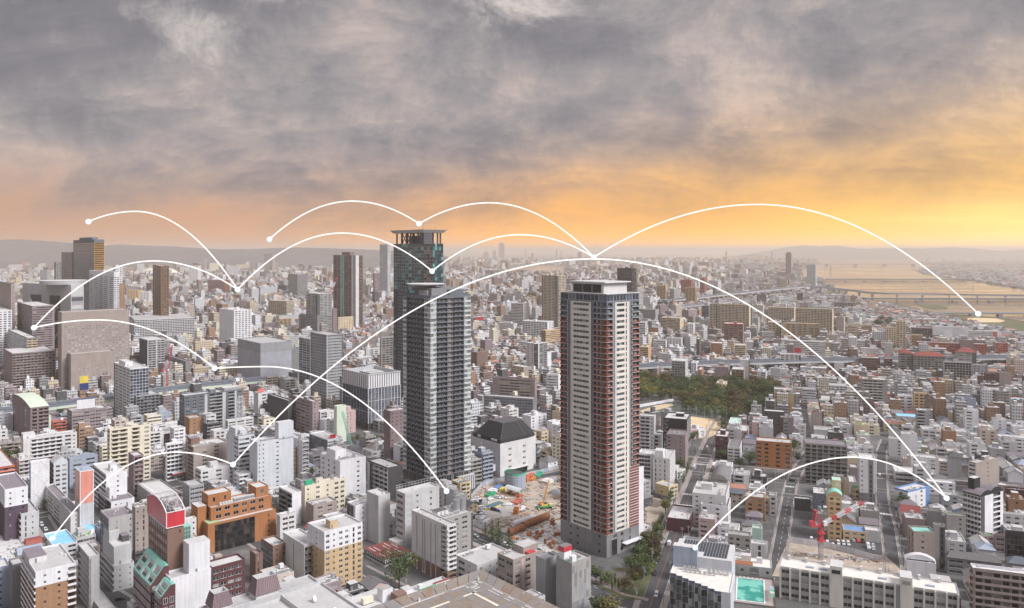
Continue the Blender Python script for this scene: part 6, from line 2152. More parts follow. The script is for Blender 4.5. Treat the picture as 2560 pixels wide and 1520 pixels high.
board('billboard','bright red square board on the white block with dark red ends','billboard',on_roof(sg,.86,.5),9,7,2.5,sg.rz,'red')
sg=K['stripe']
board('billboard','small red sign on the white office with a blue stripe','billboard',on_roof(sg,.2,.3),6,3.2,1.0,sg.rz,'coral')
sg=K['redsign']
board('billboard','red sign board on the corner shop block','billboard',on_roof(sg,.45,.12),5.5,3.0,.6,sg.rz,'red')
sg=K['marsign']
board('billboard','white roof sign with a red end over the maroon shop block','billboard',on_roof(sg,.75,.4),10,4.5,3.5,sg.rz,'white','offwhite')
for tl,x,y,D,w,h,lab in(('a3',130,772,2450,16,8,'small red rooftop sign left of the sand tower'),('a3',250,745,2500,16,8,'red rooftop sign just left of the sand tower top'),('a2',2372,768,2350,14,9,'small red rooftop sign right of the charcoal tower'),('a2',2185,918,1560,14,6,'flat round red roof sign right of the charcoal tower'),('a1',2412,780,2250,9,8,'small red sign near the white office by the light node'),('a2',1992,622,3300,20,8,'distant red sign right of the glass tower')):
 p=at_depth(*px(tl,x,y),D)
 board('billboard',lab,'billboard',(p.x,p.y,max(p.z-h,5)),w,h,2,R(10),'red')
lt=K['lattice']
t=thing('lattice_mast','white steel lattice mast with antenna dishes on the small white office','mast',on_roof(lt,.55,.5),lt.rz)
mb=MB()
for z in range(0,20,4):
 a,c=2.9-z*.03,2.9-(z+4)*.03
 for sx,sy in((1,1),(1,-1),(-1,-1),(-1,1)):
  mb.bar((sx*a,sy*a,z),(sx*c,sy*c,z+4),.16,'white')
 q=[(a,a),(a,-a),(-a,-a),(-a,a)]
 for i in range(4):
  p,s=q[i],q[(i+1)%4]
  mb.bar((*p,z),(s[0]*c/a,s[1]*c/a,z+4),.09,'white')
  mb.bar((*s,z),(p[0]*c/a,p[1]*c/a,z+4),.09,'white')
  mb.bar((*p,z),(*s,z),.1,'white')
mb.obj('lattice',t)
mb=MB()
for i in range(5):
 mb.cyl(-2+i,.5*(i%2),.45,20,21.4,'offwhite',8)
mb.obj('antenna',t)

# ------------------------------------------------------------------ school, pool, glass building at lower right
def local_frame(heading):
 u=hd(heading)
 return u,math.atan2(u.y,u.x)
def school():
 u,rz=local_frame(114.0)
 C=at_depth(*px('c4',112,1000),383)
 C.z=0
 b=Bld('school_building','long grey concrete school with pillars and four rows of windows','school',C,13,77,15.5,rz,'concrete')
 sp="W5*5 b.35@taupe"
 b.facade('R',"b.1 W5*5.2 b1.25 W5*5.2 b.45 b.25@stained W1*.7 b.3 W4*4.2 b.1",0,14.9,4,glass='glass')
 b.facade('L',"b1 w1 b1",0,14.9,4)
 b.shell(14.9,15.5,'offwhite','RL',None)
 b.shell(0,15.5,'concrete','BK','ivory',.4)
 x0,y0=b.ox,b.oy
 mb=MB()
 tot=.1+5.2+1.25+5.2+.45+.25+.7+.3+4.2+.1
 seg=[(.1,5.2,5),(6.55,5.2,5),(13.45,4.2,4)]
 for s0,wd,n in seg:
  for i in range(n+1):
   x=x0+77*(s0+wd*i/n)/tot
   mb.box(x-.35,x+.35,y0-.75,y0-.02,0,15.2,'ivory')
 mb.obj('pillar',b.root,kind='stuff')
 for fa,fb,hh in((5.3/tot,6.55/tot,4.2),(12.25/tot,13.4/tot,4.0)):
  mb=MB()
  mb.box(x0+77*fa,x0+77*fb,y0-.9,y0+8,15.1 if fa<.5 else 15.1,15.5+hh,'ivory','roof:roofpale')
  mb.box(x0+77*fa,x0+77*fb,y0-.88,y0-.03,0,15.1,'ivory')
  mb.box(x0+77*fa+.8,x0+77*fb-.8,y0-1.0,y0-.92,16.2,18.0,'glass')
  mb.obj('stair_tower',b.root)
 mb=MB()
 for i in range(9):
  x=x0+3+i*8.3
  mb.box(x,x+1.1,y0+10.6,y0+12.2,15.1,17.2,'offwhite')
  mb.box(x+.2,x+.9,y0+10.2,y0+10.6,15.1,16.0,'offwhite')
 for k in range(2):
  mb.bar((x0+2,y0+11.4+k*.5,15.9),(x0+74,y0+11.4+k*.5,15.9),.12,'steel')
 mb.obj('roof_duct',b.root,kind='stuff')
 mb=MB()
 for x in(x0+12,x0+18,x0+44,x0+64):
  mb.box(x,x+3.6,y0+4,y0+5.6,15.1,15.6,'bluegrey')
 mb.obj('skylight',b.root)
 b.done()
 return b
def pool_block():
 u,rz=local_frame(107.0)
 C=at_depth(*px('c3',2165,1035),384)
 C.z=0
 b=Bld('school_building','grey school wing with rusty rooftop tank pit behind the pool deck','school',C,12,18,16,rz,'concrete')
 b.facade('R',"b.4 s1 b.3 W1@mid b.4 s1",0,15.4,4)
 b.facade('L',"b1",0,15.4,4)
 b.shell(15.4,16,'concrete','RL',None)
 b.shell(0,16,'concrete','BK','ivory',.5)
 roof_mb(b,lambda m,X,Y,z:(m.box(X(.02),X(.5),Y(.02),Y(.4),z-.3,z+.3,'rust'),m.box(X(.2),X(.45),Y(.5),Y(.8),z-.5,z+2.6,'ivory','roof:roofpale'),m.box(X(.6),X(.75),Y(.45),Y(.6),z-.5,z+2.2,'offwhite')),'tank_pit')
 b.done()
 zt=12.0
 D=381.0
 P=at_depth(*px('c3',2105,1080),D)
 P.z=0
 fw,ln=21.5,31.5
 t=thing('swimming_pool','green outdoor swimming pool on a raised concrete deck at the school','swimming pool',P,rz)
 FOOT.append((P.x+(math.cos(rz)*fw/2+math.sin(rz)*ln/2),P.y+(math.sin(rz)*fw/2-math.cos(rz)*ln/2),fw/2,ln/2,rz,zt))
 mb=MB()
 px0,px1,py0,py1=4.8,16.6,-27.0,-2.2
 mb.box(0,fw,-ln,0,0,zt,'stained')
 mb.v,mb.n,mb.m=[],[],[]
 for a,c in(((0,-ln),(fw,-ln)),((fw,-ln),(fw,0)),((fw,0),(0,0)),((0,0),(0,-ln))):
  mb.poly([(*a,0),(*c,0),(*c,zt+1.0),(*a,zt+1.0)],'stained')
  mb.poly([(*c,zt),(*a,zt),(*a,zt+1.0),(*c,zt+1.0)],'stained')
 for r in((0,px0,-ln,0),(px1,fw,-ln,0),(px0,px1,-ln,py0),(px0,px1,py1,0)):
  mb.poly([(r[0],r[2],zt),(r[1],r[2],zt),(r[1],r[3],zt),(r[0],r[3],zt)],'roof:taupe')
 mb.obj('deck',t)
 mb=MB()
 mb.poly([(px0,py0,zt-1.3),(px1,py0,zt-1.3),(px1,py1,zt-1.3),(px0,py1,zt-1.3)],pool_tile())
 for a,c in(((px0,py0),(px1,py0)),((px1,py0),(px1,py1)),((px1,py1),(px0,py1)),((px0,py1),(px0,py0))):
  mb.poly([(*c,zt-1.3),(*a,zt-1.3),(*a,zt),(*c,zt)][::-1],'mint')
 mb.obj('basin',t)
 mb=MB()
 mb.poly([(px0,py0,zt-.22),(px1,py0,zt-.22),(px1,py1,zt-.22),(px0,py1,zt-.22)],pool_water())
 mb.obj('water',t)
 mb=MB()
 for r in((px0-.55,px0,py0-.5,py1+.5),(px1,px1+.55,py0-.5,py1+.5),(px0,px1,py1,py1+.5),(px0,px1,py0-.5,py0)):
  mb.box(*r,zt-.1,zt+.12,'white')
 mb.obj('kerb',t)
 mb=MB()
 for i in range(6):
  x=px0+1.0+i*1.96
  mb.box(x-.28,x+.28,py1+.52,py1+1.1,zt,zt+.5,'white')
 mb.obj('starting_block',t,kind='stuff')
 mb=MB()
 for x in(px0+2.2,px0+4.4,px0+8,px0+9.4):
  for d in(0,.5):
   mb.bar((x+d,py0+.4,zt-.3),(x+d,py0+.1,zt+.9),.05,'steel')
   mb.bar((x+d,py0+.1,zt+.9),(x+d,py0-.9,zt+.1),.05,'steel')
 mb.obj('ladder',t)
 aw=MB()
 for i in range(13):
  y=-1.4-i*2.1
  c='emerald' if i%2 else 'mint'
  aw.poly([(.4,y,zt+2.5),(.4,y-2.1,zt+2.5),(2.5,y-2.1,zt+3.0),(2.5,y,zt+3.0)],c)
  aw.poly([(.4,y,zt+2.42),(2.5,y,zt+2.92),(2.5,y-2.1,zt+2.92),(.4,y-2.1,zt+2.42)],c)
  for x in(.5,2.4):
   aw.bar((x,y,zt),(x,y,zt+2.6),.06,'offwhite')
 aw.obj('striped_awning',t)
 aw=MB()
 for i in range(6):
  y=-14-i*2.0
  aw.poly([(fw-2.4,y,zt+2.8),(fw-2.4,y-1.6,zt+2.8),(fw-.4,y-1.6,zt+2.5),(fw-.4,y,zt+2.5)],('bluegrey','bluegrey','emerald','mint','taupe','emerald')[i])
  for x in(fw-2.3,fw-.5):
   aw.bar((x,y,zt),(x,y,zt+2.6),.06,'mint')
 aw.obj('lean_to',t)
def pool_tile():
 m=mat_of('teal',.5).copy()
 m.name='pool_tile'
 return m
def pool_water():
 m=bpy.data.materials.new('pool_water')
 m.use_nodes=True
 g=NT(m.node_tree)
 pos=g.n('ShaderNodeNewGeometry').outputs['Position']
 n=g.noise(pos,.16,3,.5,.5)
 col=g.ramp(n,[(.44,(.015,.24,.19)),(.54,(.16,.46,.38))])
 w=g.noise(pos,1.6,4,.6,.4)
 bp=g.n('ShaderNodeBump')
 bp.inputs['Strength'].default_value=.12
 g._in(bp.inputs['Height'],w)
 b=g.n('ShaderNodeBsdfPrincipled')
 g._in(b.inputs['Base Color'],col)
 b.inputs['Roughness'].default_value=.06
 g._in(b.inputs['Normal'],bp.outputs[0])
 o=g.n('ShaderNodeOutputMaterial')
 g.t.links.new(b.outputs[0],o.inputs[0])
 return m
def sawtooth():
 u,rz=local_frame(110.0)
 z=24.0
 C=at_depth(*px('c3',1543,1062),(HC-z)*F/(px('c3',1543,1062)[1]-YH))
 C.z=0
 b=Bld('office_building','glass office with a saw-toothed front and beige roof by the avenue','office building',C,18,27,z,rz,'cool')
 x0,y0=b.ox,b.oy
 n,tw=8,2.95
 st=1.75
 xs=[x0+i*tw for i in range(n+1)]
 wall,gl=MB(),MB()
 r=random.Random(4)
 fh=3.2
 pts=[]
 for i in range(n):
  y=y0-i*st
  pts+=[(xs[i],y),(xs[i+1],y)]
  for f in range(7):
   for k in range(2):
    a,c=xs[i]+tw*k/2+.04,xs[i]+tw*(k+1)/2-.04
    gl.poly([(a,y-.02,f*fh+.1),(c,y-.02,f*fh+.1),(c,y-.02,f*fh+fh-.12),(a,y-.02,f*fh+fh-.12)],'glass_pale' if r.random()<.45 else 'glass')
   wall.box(xs[i],xs[i+1],y-.08,y-.03,f*fh+fh-.14,f*fh+fh+.06,'bluegrey')
  wall.box(xs[i]-.06,xs[i]+.06,y-.18,y-.03,0,z,'offwhite')
  wall.poly([(xs[i],y,0),(xs[i+1],y,0),(xs[i+1],y,z),(xs[i],y,z)],'slate')
  if i<n-1:
   wall.poly([(xs[i+1],y,0),(xs[i+1],y-st,0),(xs[i+1],y-st,z),(xs[i+1],y,z)][::-1],'slate')
 yb=y0-(n-1)*st
 x1=x0+27.5
 wall.poly([(xs[-1],yb,0),(x1,yb,0),(x1,yb,z),(xs[-1],yb,z)],'cool')
 wall.poly([(x1,yb,0),(x1,y0+10,0),(x1,y0+10,z),(x1,yb,z)],'cool')
 wall.poly([(x1,y0+10,0),(x0,y0+10,0),(x0,y0+10,z),(x1,y0+10,z)],'cool')
 wall.poly([(x0,y0+10,0),(x0,y0,0),(x0,y0,z),(x0,y0+10,z)],'cool')
 rf=MB()
 poly=pts+[(x1,yb),(x1,y0+10),(x0,y0+10)]
 rf.poly([(*p,z-.5)for p in poly],'roof:ivory')
 for p,q in zip(poly,poly[1:]+poly[:1]):
  d=Vector((q[0]-p[0],q[1]-p[1]))
  if d.length<.01:
   continue
  d.normalize()
  nn=Vector((-d.y,d.x))*.4
  wall.poly([(*p,z),(*q,z),(q[0]+nn.x,q[1]+nn.y,z),(p[0]+nn.x,p[1]+nn.y,z)],'white')
  wall.poly([(q[0]+nn.x,q[1]+nn.y,z),(q[0]+nn.x,q[1]+nn.y,z-.5),(p[0]+nn.x,p[1]+nn.y,z-.5),(p[0]+nn.x,p[1]+nn.y,z)],'white')
 wall.obj('wall',b.root)
 gl.obj('window',b.root,kind='stuff',weld=False)
 rf.obj('roof',b.root)
 mb=MB()
 for i in range(9):
  mb.box(x0+5+i*2.0+(3 if i>3 else 0),x0+6.3+i*2.0+(3 if i>3 else 0),y0+6.2,y0+7.6,z-.5,z+1.6,'offwhite','mid')
 for i in range(7):
  mb.box(x0+6+i*2.1,x0+7+i*2.1,y0+4,y0+4.9,z-.5,z+.9,'light','mid')
 mb.obj('air_conditioner',b.root,kind='stuff')
 z2=z+5.0
 mb=MB()
 X0,X1,Y0,Y1=x0,x1-1.2,y0+10.1,y0+31
 mb.box(X0,X1,Y0,Y1,0,z2,'cool','roof:roofpale')
 mb.box(X0,X0+11,Y0-.9,Y0+3.5,z-.5,z2+4.2,'bluegrey','roof:roofpale')
 mb.obj('solar_hall',b.root)
 pm=MB()
 pm.poly([(0,0,.15),(1.15,0,.15),(1.15,.95,.55),(0,.95,.55)],solar_mat())
 pm.poly([(0,0,.10),(0,.95,.50),(1.15,.95,.50),(1.15,0,.10)],'light')
 for x in(0.05,1.05):
  pm.bar((x,.9,0),(x,.9,.5),.03,'steel')
 pmm=pm.mesh('solar_panel')
 for i in range(16):
  for j in range(11):
   if i<8 and j<3:
    continue
   inst('solar_panel',pmm,b.root,(X0+3.0+i*1.32,Y0+2.0+j*1.62,z2))
 b.wall,b.glass=MB(),MB()
def solar_mat():
 m=bpy.data.materials.new('solar_cell')
 m.use_nodes=True
 b=m.node_tree.nodes['Principled BSDF']
 b.inputs['Base Color'].default_value=(.04,.045,.055,1)
 b.inputs['Roughness'].default_value=.2
 return m
school()
pool_block()
sawtooth()
table(r'''
c1|215 347 742 1055 1790|A|ginger|B2|b.55 s1 b.6 s1 b.45 B1|apartment_building|ginger brick tower with white top and rounded white balconies|top=(2,'white'),balc='white',roof='roofgrey',items='v',fl=11,key='ginger',blocks=[('penthouse',.0,.45,.45,.95,2.4,'offwhite','roofpurple')]
c3|-20 12 300 935 1330|A|taupe|W2|b.12 n1 b.35@pink n1 b.3 w1 b.2|apartment_building|pinkish beige office with a red roof planter by the rusty deck|roof='roofgrey',items='at',key='pinkoffice'
c3|296 318 440 930 1400|A|mesh|b1|b1|low_building|narrow part of the grey netted pair of blocks|items='-',roof='roofdark'
c3|432 585 770 968 1500|A|stained|b1|b1|low_building|tall block wrapped in grey scaffold sheets with a red roof box|roof='roofgrey',items='-',key='netted'
c1|2058 2072 2395 1010 1560|A|maroon|b1|W4 b.4|office_building|maroon gabled office with large white framed windows and a pale roof|items='-',roof='roofpale',frame='white',key='maroongable'
''')
b=BUILT['netted']
roof_mb(b,lambda m,X,Y,z:(m.box(X(.05),X(.42),Y(.55),Y(.9),z-.8,z+3.2,'white'),m.box(X(.03),X(.44),Y(.53),Y(.92),z+3.2,z+5.6,'gloss:red','roof:roofdark')),'red_roof_box')
roof_mb(b,lambda m,X,Y,z:(m.box(X(.12),X(.34),Y(.12),Y(.3),z-.8,z+2.2,'white'),m.box(X(.3),X(.8),Y(.35),Y(.8),z-.78,z-.5,'roofdark'),m.box(X(.05),X(.5),Y(.1),Y(.5),z-.82,z-.74,'green')),'penthouse')
def sheets(m,X,Y,z):
 r=random.Random(8)
 for i in range(8):
  for k in range(int(z/3.4)):
   c=r.choice(('stained','grey','mesh','mid','stained'))
   m.box(X(i/8)+.03,X((i+1)/8)-.03,Y(0)-.05-r.random()*.05,Y(0)-.01,k*3.4+.05,k*3.4+3.3,c)
 for i in range(7):
  for k in range(int(z/3.4)):
   c=r.choice(('stained','grey','stained','grey'))
   m.box(X(0)-.05-r.random()*.05,X(0)-.01,Y(i/7)+.03,Y((i+1)/7)-.03,k*3.4+.05,k*3.4+3.3,c)
roof_mb(b,sheets,'scaffold_sheet',kind='stuff')
b=BUILT['pinkoffice']
roof_mb(b,lambda m,X,Y,z:(m.box(X(.55),X(.78),Y(.05),Y(.3),z-.8,z+.3,'gloss:red'),m.box(X(.5),X(1.0),Y(.3),Y(.9),z-.8,z+2.5,'taupe','roof:roofgrey')),'planter')

# ------------------------------------------------------------------ infill: houses one by one near the viewer, the far city as one mass
def in_poly(x,y,poly):
 c=False
 j=len(poly)-1
 for i in range(len(poly)):
  xi,yi=poly[i][0],poly[i][1]
  xj,yj=poly[j][0],poly[j][1]
  if(yi>y)!=(yj>y)and x<(xj-xi)*(y-yi)/(yj-yi)+xi:
   c=not c
  j=i
 return c
PARK=[gp(1560,985),gp(1560,935),gp(1640,952),gp(1790,965),gp(1960,975),gp(1962,1032),gp(1905,1040),gp(1840,1060),gp(1790,1092),gp(1735,1085),gp(1625,1075),gp(1560,1040)]
SITE=[gp(1180,1245),gp(1200,1215),gp(1330,1190),gp(1400,1180),gp(1420,1215),gp(1440,1345),gp(1400,1385),gp(1180,1300)]
SITE2=[gp(1612,1238),gp(1680,1255),gp(1650,1330),gp(1612,1350)]
YARD=[gp(1972,1348),gp(2212,1388),gp(2256,1428),gp(2256,1470),gp(1930,1440)]
LOTR=[gp(1995,1330),gp(2200,1352),gp(2215,1390),gp(1975,1352)]
GARDEN=[gp(1380,1392),gp(1470,1372),gp(1600,1372),gp(1665,1345),gp(1645,1420),gp(1600,1510),gp(1470,1480)]
FORECOURT=[gp(1900,1450),gp(2420,1520),gp(2420,1700),gp(1800,1700)]
FIELDS=[PARK,SITE,SITE2,YARD,LOTR,GARDEN,FORECOURT]
CLEAR=[(gp(910,1095),26),(gp(1540,1460),20),(gp(1000,1440),14),(gp(300,1480),16),(gp(430,1195),18),(gp(640,1405),17),(gp(1230,1335),12),(gp(1850,1170),16),(gp(50,1330),8),(gp(2215,1350),9),(gp(1935,1185),17)]
EXPRESS=[]
def free(x,y,r,foot=True):
 for f in FIELDS:
  if in_poly(x,y,f):
   return False
 for c,rr in CLEAR:
  if(c.x-x)**2+(c.y-y)**2<(rr+r*.6)**2:
   return False
 for pts,hw in ROADS+EXPRESS:
  for a,b in zip(pts,pts[1:]):
   dx,dy=b[0]-a[0],b[1]-a[1]
   L=dx*dx+dy*dy
   t=max(0,min(1,((x-a[0])*dx+(y-a[1])*dy)/L))
   if(a[0]+dx*t-x)**2+(a[1]+dy*t-y)**2<(hw+r)**2:
    return False
 if foot:
  for fx,fy,hx,hy,rz,h in FOOT:
   dx,dy=x-fx,y-fy
   if dx*dx+dy*dy>(hx+hy+r)**2+50:
    continue
   c,s=math.cos(rz),math.sin(rz)
   lx,ly=abs(c*dx+s*dy),abs(-s*dx+c*dy)
   if lx<hx+r*.88 and ly<hy+r*.88:
    return False
 return True
SIL=[]
def silhouettes():
 for fx,fy,hx,hy,rz,h in FOOT:
  c,s=math.cos(rz),math.sin(rz)
  P=[(fx+c*a*hx-s*b*hy,fy+s*a*hx+c*b*hy)for a in(-1,1)for b in(-1,1)]
  xs=[CX+F*p[0]/p[1]for p in P]
  D=min(p[1]for p in P)
  SIL.append((min(xs),max(xs),YH+F*(HC-h)/fy,D))
def seen(x,y,z):
 X,Y=CX+F*x/y,YH+F*(HC-z)/y
 if not(-20<X<2580 and Y<1540):
  return False
 for a,b,t,D in SIL:
  if D<y-3 and a+1<X<b-1 and Y>t+1:
   return False
 return True
NUMW=['','one','two','three','four','five','six','seven','eight','nine']
LANDMARKS=[]
def landmarks():
 import re
 cut=re.compile(r"\b(with|beside|behind|at|in|under|by|on|left|right|amid|beyond|cut|wrapped|carrying|standing|stepping|above|below|along|against|before|squeezed|crowned|next|among|attached|partly|hidden|over|near|far|close|seen|of|that|between|rising|reaching|sheathed|tucked|beneath)\b")
 for o in list(COL.objects):
  if o.parent is None and 'category' in o and 'label' in o:
   t=cut.split(o['label'])[0].strip().rstrip(',')
   w=t.split()
   if 3<=len(w)<=6:
    y=o.location.y
    LANDMARKS.append((CX+F*o.location.x/y,YH+F*HC/y,'the '+t))
 from collections import Counter
 c=Counter(l[2]for l in LANDMARKS)
 LANDMARKS[:]=[l for l in LANDMARKS if c[l[2]]==1]
USED={}
RANK=['','second','third','fourth','fifth','sixth','seventh','eighth','ninth','tenth']
def name_it(x,y,what):
 X,Y=CX+F*x/y,YH+F*HC/y
 best=sorted(LANDMARKS,key=lambda l:(l[0]-X)**2+(2.2*(l[1]-Y))**2)[:6]
 for k in range(10):
  for lx,ly,t in best:
   dx,dy=X-lx,Y-ly
   d=('right of' if dx>0 else 'left of')if abs(dx)>1.2*abs(dy)else('in front of' if dy>0 else 'behind')
   lab=f"{what}, {RANK[k] + ' ' if k else ''}{d} {t}"
   if lab not in USED and len(lab.split())<=16:
    USED[lab]=1
    return lab
 lab=f"{what}, {best[0][2]} nearby"
 return lab
WALLC=[('white','white',5),('offwhite','off-white',5),('light','pale grey',4),('grey','grey',2),('taupe','taupe',2),('beige','beige',2),('cream','cream',2),('sand','sand',1.5),('mauve','mauve',1),('ginger','brown',1),('plum','plum',.7),('bluegrey','blue grey',.7),('stained','worn grey',1.5),('dark','charcoal',.7),('cool','cool grey',1.5),('pink','pink',.5),('lemon','pale yellow',.5),('offred','brick red',.12)]
ROOFC=[('roofdark','dark',4),('roofgrey','grey',4),('roofpurple','brown',3),('roofred','dark red',.5),('rooftile','orange tiled',.3),('slate','slate',2),('bluegrey','bluish',.6),('mint','mint',.3)]
DECKC=[('roofgrey','grey',3),('roofpale','pale',4),('concrete','concrete',2),('roofgreen','green',.35),('skyblue','blue',.07),('roofred','red',.12)]
def pick(r,tab):
 return r.choices(tab,[t[2]for t in tab])[0]
ROOFV={}
def gable_house(x,y,w,l,h,rz,r):
 wc,rc=pick(r,WALLC),pick(r,ROOFC)
 n=max(1,round(h/2.9))
 hip=r.random()<.35
 lab=name_it(x,y,f"{wc[1]} house with {rc[1]} {'hipped' if hip else 'gabled'} roof")
 t=thing('house',lab,'house',(x,y,0),rz,'small houses between the larger blocks')
 a,b=w/2,l/2
 rh=w*r.uniform(.22,.32)
 wl=MB()
 P=[(-a,-b),(a,-b),(a,b),(-a,b)]
 for i in range(4):
  p,q=P[i],P[(i+1)%4]
  if hip or i in(1,3):
   wl.poly([(*p,0),(*q,0),(*q,h),(*p,h)],wc[0])
  else:
   m=(0,p[1])
   wl.poly([(*p,0),(*q,0),(*q,h),(*m,h+rh),(*p,h)],wc[0])
 wl.obj('wall',t)
 rf=MB()
 e=.45
 ez=h-e*rh/a
 hb=b-a*.8 if hip else b+e
 hb=max(.4,hb)
 c=rc[0]
 A,B_=(0,-hb,h+rh),(0,hb,h+rh)
 q=[(-a-e,-b-e,ez),(a+e,-b-e,ez),(a+e,b+e,ez),(-a-e,b+e,ez)]
 rf.poly([q[1],q[2],B_,A],c)
 rf.poly([q[3],q[0],A,B_],c)
 if hip:
  rf.poly([q[0],q[1],A],c)
  rf.poly([q[2],q[3],B_],c)
 rf.bar(A,B_,.16,'mid')
 for i in range(4):
  p,s=q[i],q[(i+1)%4]
  if hip or i in(1,3):
   rf.poly([(p[0],p[1],p[2]-.22),(s[0],s[1],s[2]-.22),s,p],'mid')
 for k in range(1,6):
  f=k/6
  for sx in(-1,1):
   xx=sx*(a+e)*(1-f)
   zz=ez+(h+rh-ez)*f+.05
   yy=(b+e)*(1-f)+hb*f
   rf.poly([(xx,-yy,zz),(xx,yy,zz),(xx-sx*.14,yy,zz+.07),(xx-sx*.14,-yy,zz+.07)][::sx],'roof:'+c if c.startswith('roof')else c)
 rf.obj('roof',t)
 wn=MB()
 for f in range(n):
  z=f*h/n+.9
  for s in((-1,0),(0,-1),(1,0)):
   for k in(-.45,.45):
    if r.random()<.2:
     continue
    ww=r.choice((.8,1.1,1.6))/2
    if s[0]:
     cx,cy=s[0]*(a+.03),k*b
     wn.poly([(cx,cy+s[0]*-ww,z),(cx,cy+s[0]*ww,z),(cx,cy+s[0]*ww,z+1.2),(cx,cy+s[0]*-ww,z+1.2)],'glass')
     wn.poly([(cx,cy-s[0]*(ww+.1),z-.1),(cx+s[0]*.12,cy-s[0]*(ww+.1),z-.1),(cx+s[0]*.12,cy+s[0]*(ww+.1),z-.1),(cx,cy+s[0]*(ww+.1),z-.1)],'light')
    else:
     cx,cy=k*a,-b-.03
     wn.poly([(cx-ww,cy,z),(cx+ww,cy,z),(cx+ww,cy,z+1.2),(cx-ww,cy,z+1.2)],'glass')
     wn.box(cx-ww-.1,cx+ww+.1,cy-.12,cy-.005,z+1.2,z+1.3,'light')
 wn.obj('window',t,kind='stuff',weld=False)
 FOOT.append((x,y,a,b,rz,h))
SPECS=['B2','B3','w3','b.4 n2 b.3','n2 b.5','r3','b.5 s1 b.5','W2 b.3','B2 b.6','b.3 B1 n1','s2 b1','b1 N1 b.6']
SIDES=['b1','b.5 s1 b.5','s2','b1','B1 b.5','n1 b.6','w2']
def flat_block(x,y,w,l,h,rz,r,kind):
 wc,dc=pick(r,WALLC),pick(r,DECKC)
 n=max(1,round(h/3.05))
 nm={'house':'house','apartment_building':'apartment block','low_building':'building'}[kind]
 lab=name_it(x,y,f"{wc[1]} {NUMW[min(n, 9)]}-storey {nm} with {dc[1]} flat roof")
 c,s=math.cos(rz),math.sin(rz)
 C=Vector((x-c*w/2+s*l/2,y-s*w/2-c*l/2,0))
 b=Bld(kind,lab,CAT[kind],C,l,w,h,rz,wc[0],{'house':'small houses between the larger blocks','apartment_building':'mid-rise blocks between the landmarks','low_building':'low buildings between the landmarks'}[kind])
 zt=h-(.9 if h>7 else .5)
 rw=r.choice(('offwhite','grey',wc[0],wc[0],'light'))
 b.facade('R',r.choice(SPECS),0,zt,n,balc=rw)
 b.facade('L',r.choice(SIDES),0,zt,n,balc=rw)
 b.shell(zt,h,wc[0],'RL',None)
 b.shell(0,h,wc[0],'BK',dc[0],.6)
 b.rooftop(r)
 b.done()
MASS=[]
def infill():
 silhouettes()
 cand=[]
 r=random.Random(21)
 av2=[(p.x,p.y)for p in av]
 def right_of_avenue(x,y):
  for a,b in zip(av2,av2[1:]):
   if a[1]<=y<=b[1]:
    return x>a[0]+(b[0]-a[0])*(y-a[1])/(b[1]-a[1])
  return x>.27*y
 for grid,(al,ar)in(('A',GRID['A']),('B',GRID['B'])):
  u,v=hd(ar),hd(al)
  rz0=math.atan2(u.y,u.x)
  st=12.4
  N=int(1500/st)
  for i in range(-N,N):
   for j in range(-N,N):
    pu=i*st+(i//2)*2.6+r.uniform(-1,1)
    pv=j*st+(j//5)*5.0+r.uniform(-1,1)
    x,y=u.x*pu+v.x*pv,u.y*pu+v.y*pv
    if not(352<y<1010)or abs(x)>.67*y+12:
     continue
    if right_of_avenue(x,y)!=(grid=='B'):
     continue
    if not free(x,y,5.6):
     continue
    cand.append((y,x,rz0+r.uniform(-.03,.03),grid))
 cand.sort()
 nh=na=nl=0
 kept=0
 for y,x,rz,grid in cand:
  X,Y=CX+F*x/y,YH+F*HC/y
  w,l=r.uniform(7.5,11),r.uniform(8,11.5)
  q=r.random()
  if not free(x,y,4.6):
   continue
  tall=.32 if grid=='A' else .22
  if y<430 and grid=='B':
   tall=.05
  if q<tall:
   h=r.choice((12,15,18,21,24))if y>560 else r.choice((9,12,12,15))
   kind='apartment_building'
  elif q<tall+.30:
   h=r.uniform(6.5,10.5)
   kind='house' if r.random()<.6 else 'low_building'
  else:
   h=r.uniform(5.2,7.6)
   kind='gable'
  vis=seen(x,y,h)or seen(x-3,y,h)or seen(x+3,y,h)
  lim={'apartment_building':na<120,'low_building':nl<90}.get(kind,nh<290)
  if vis and lim:
   if kind=='gable':
    gable_house(x,y,min(w,l),max(w,l),h,rz+(0 if r.random()<.5 else math.pi/2),r)
    nh+=1
   else:
    flat_block(x,y,w+1,l+1,h,rz,r,kind)
    if kind=='house':
     nh+=1
    elif kind=='low_building':
     nl+=1
    else:
     na+=1
  else:
   MASS.append((x,y,w,l,h,rz,1 if kind=='gable' else 0))
 print('infill',nh,na,nl,'mass',len(MASS))
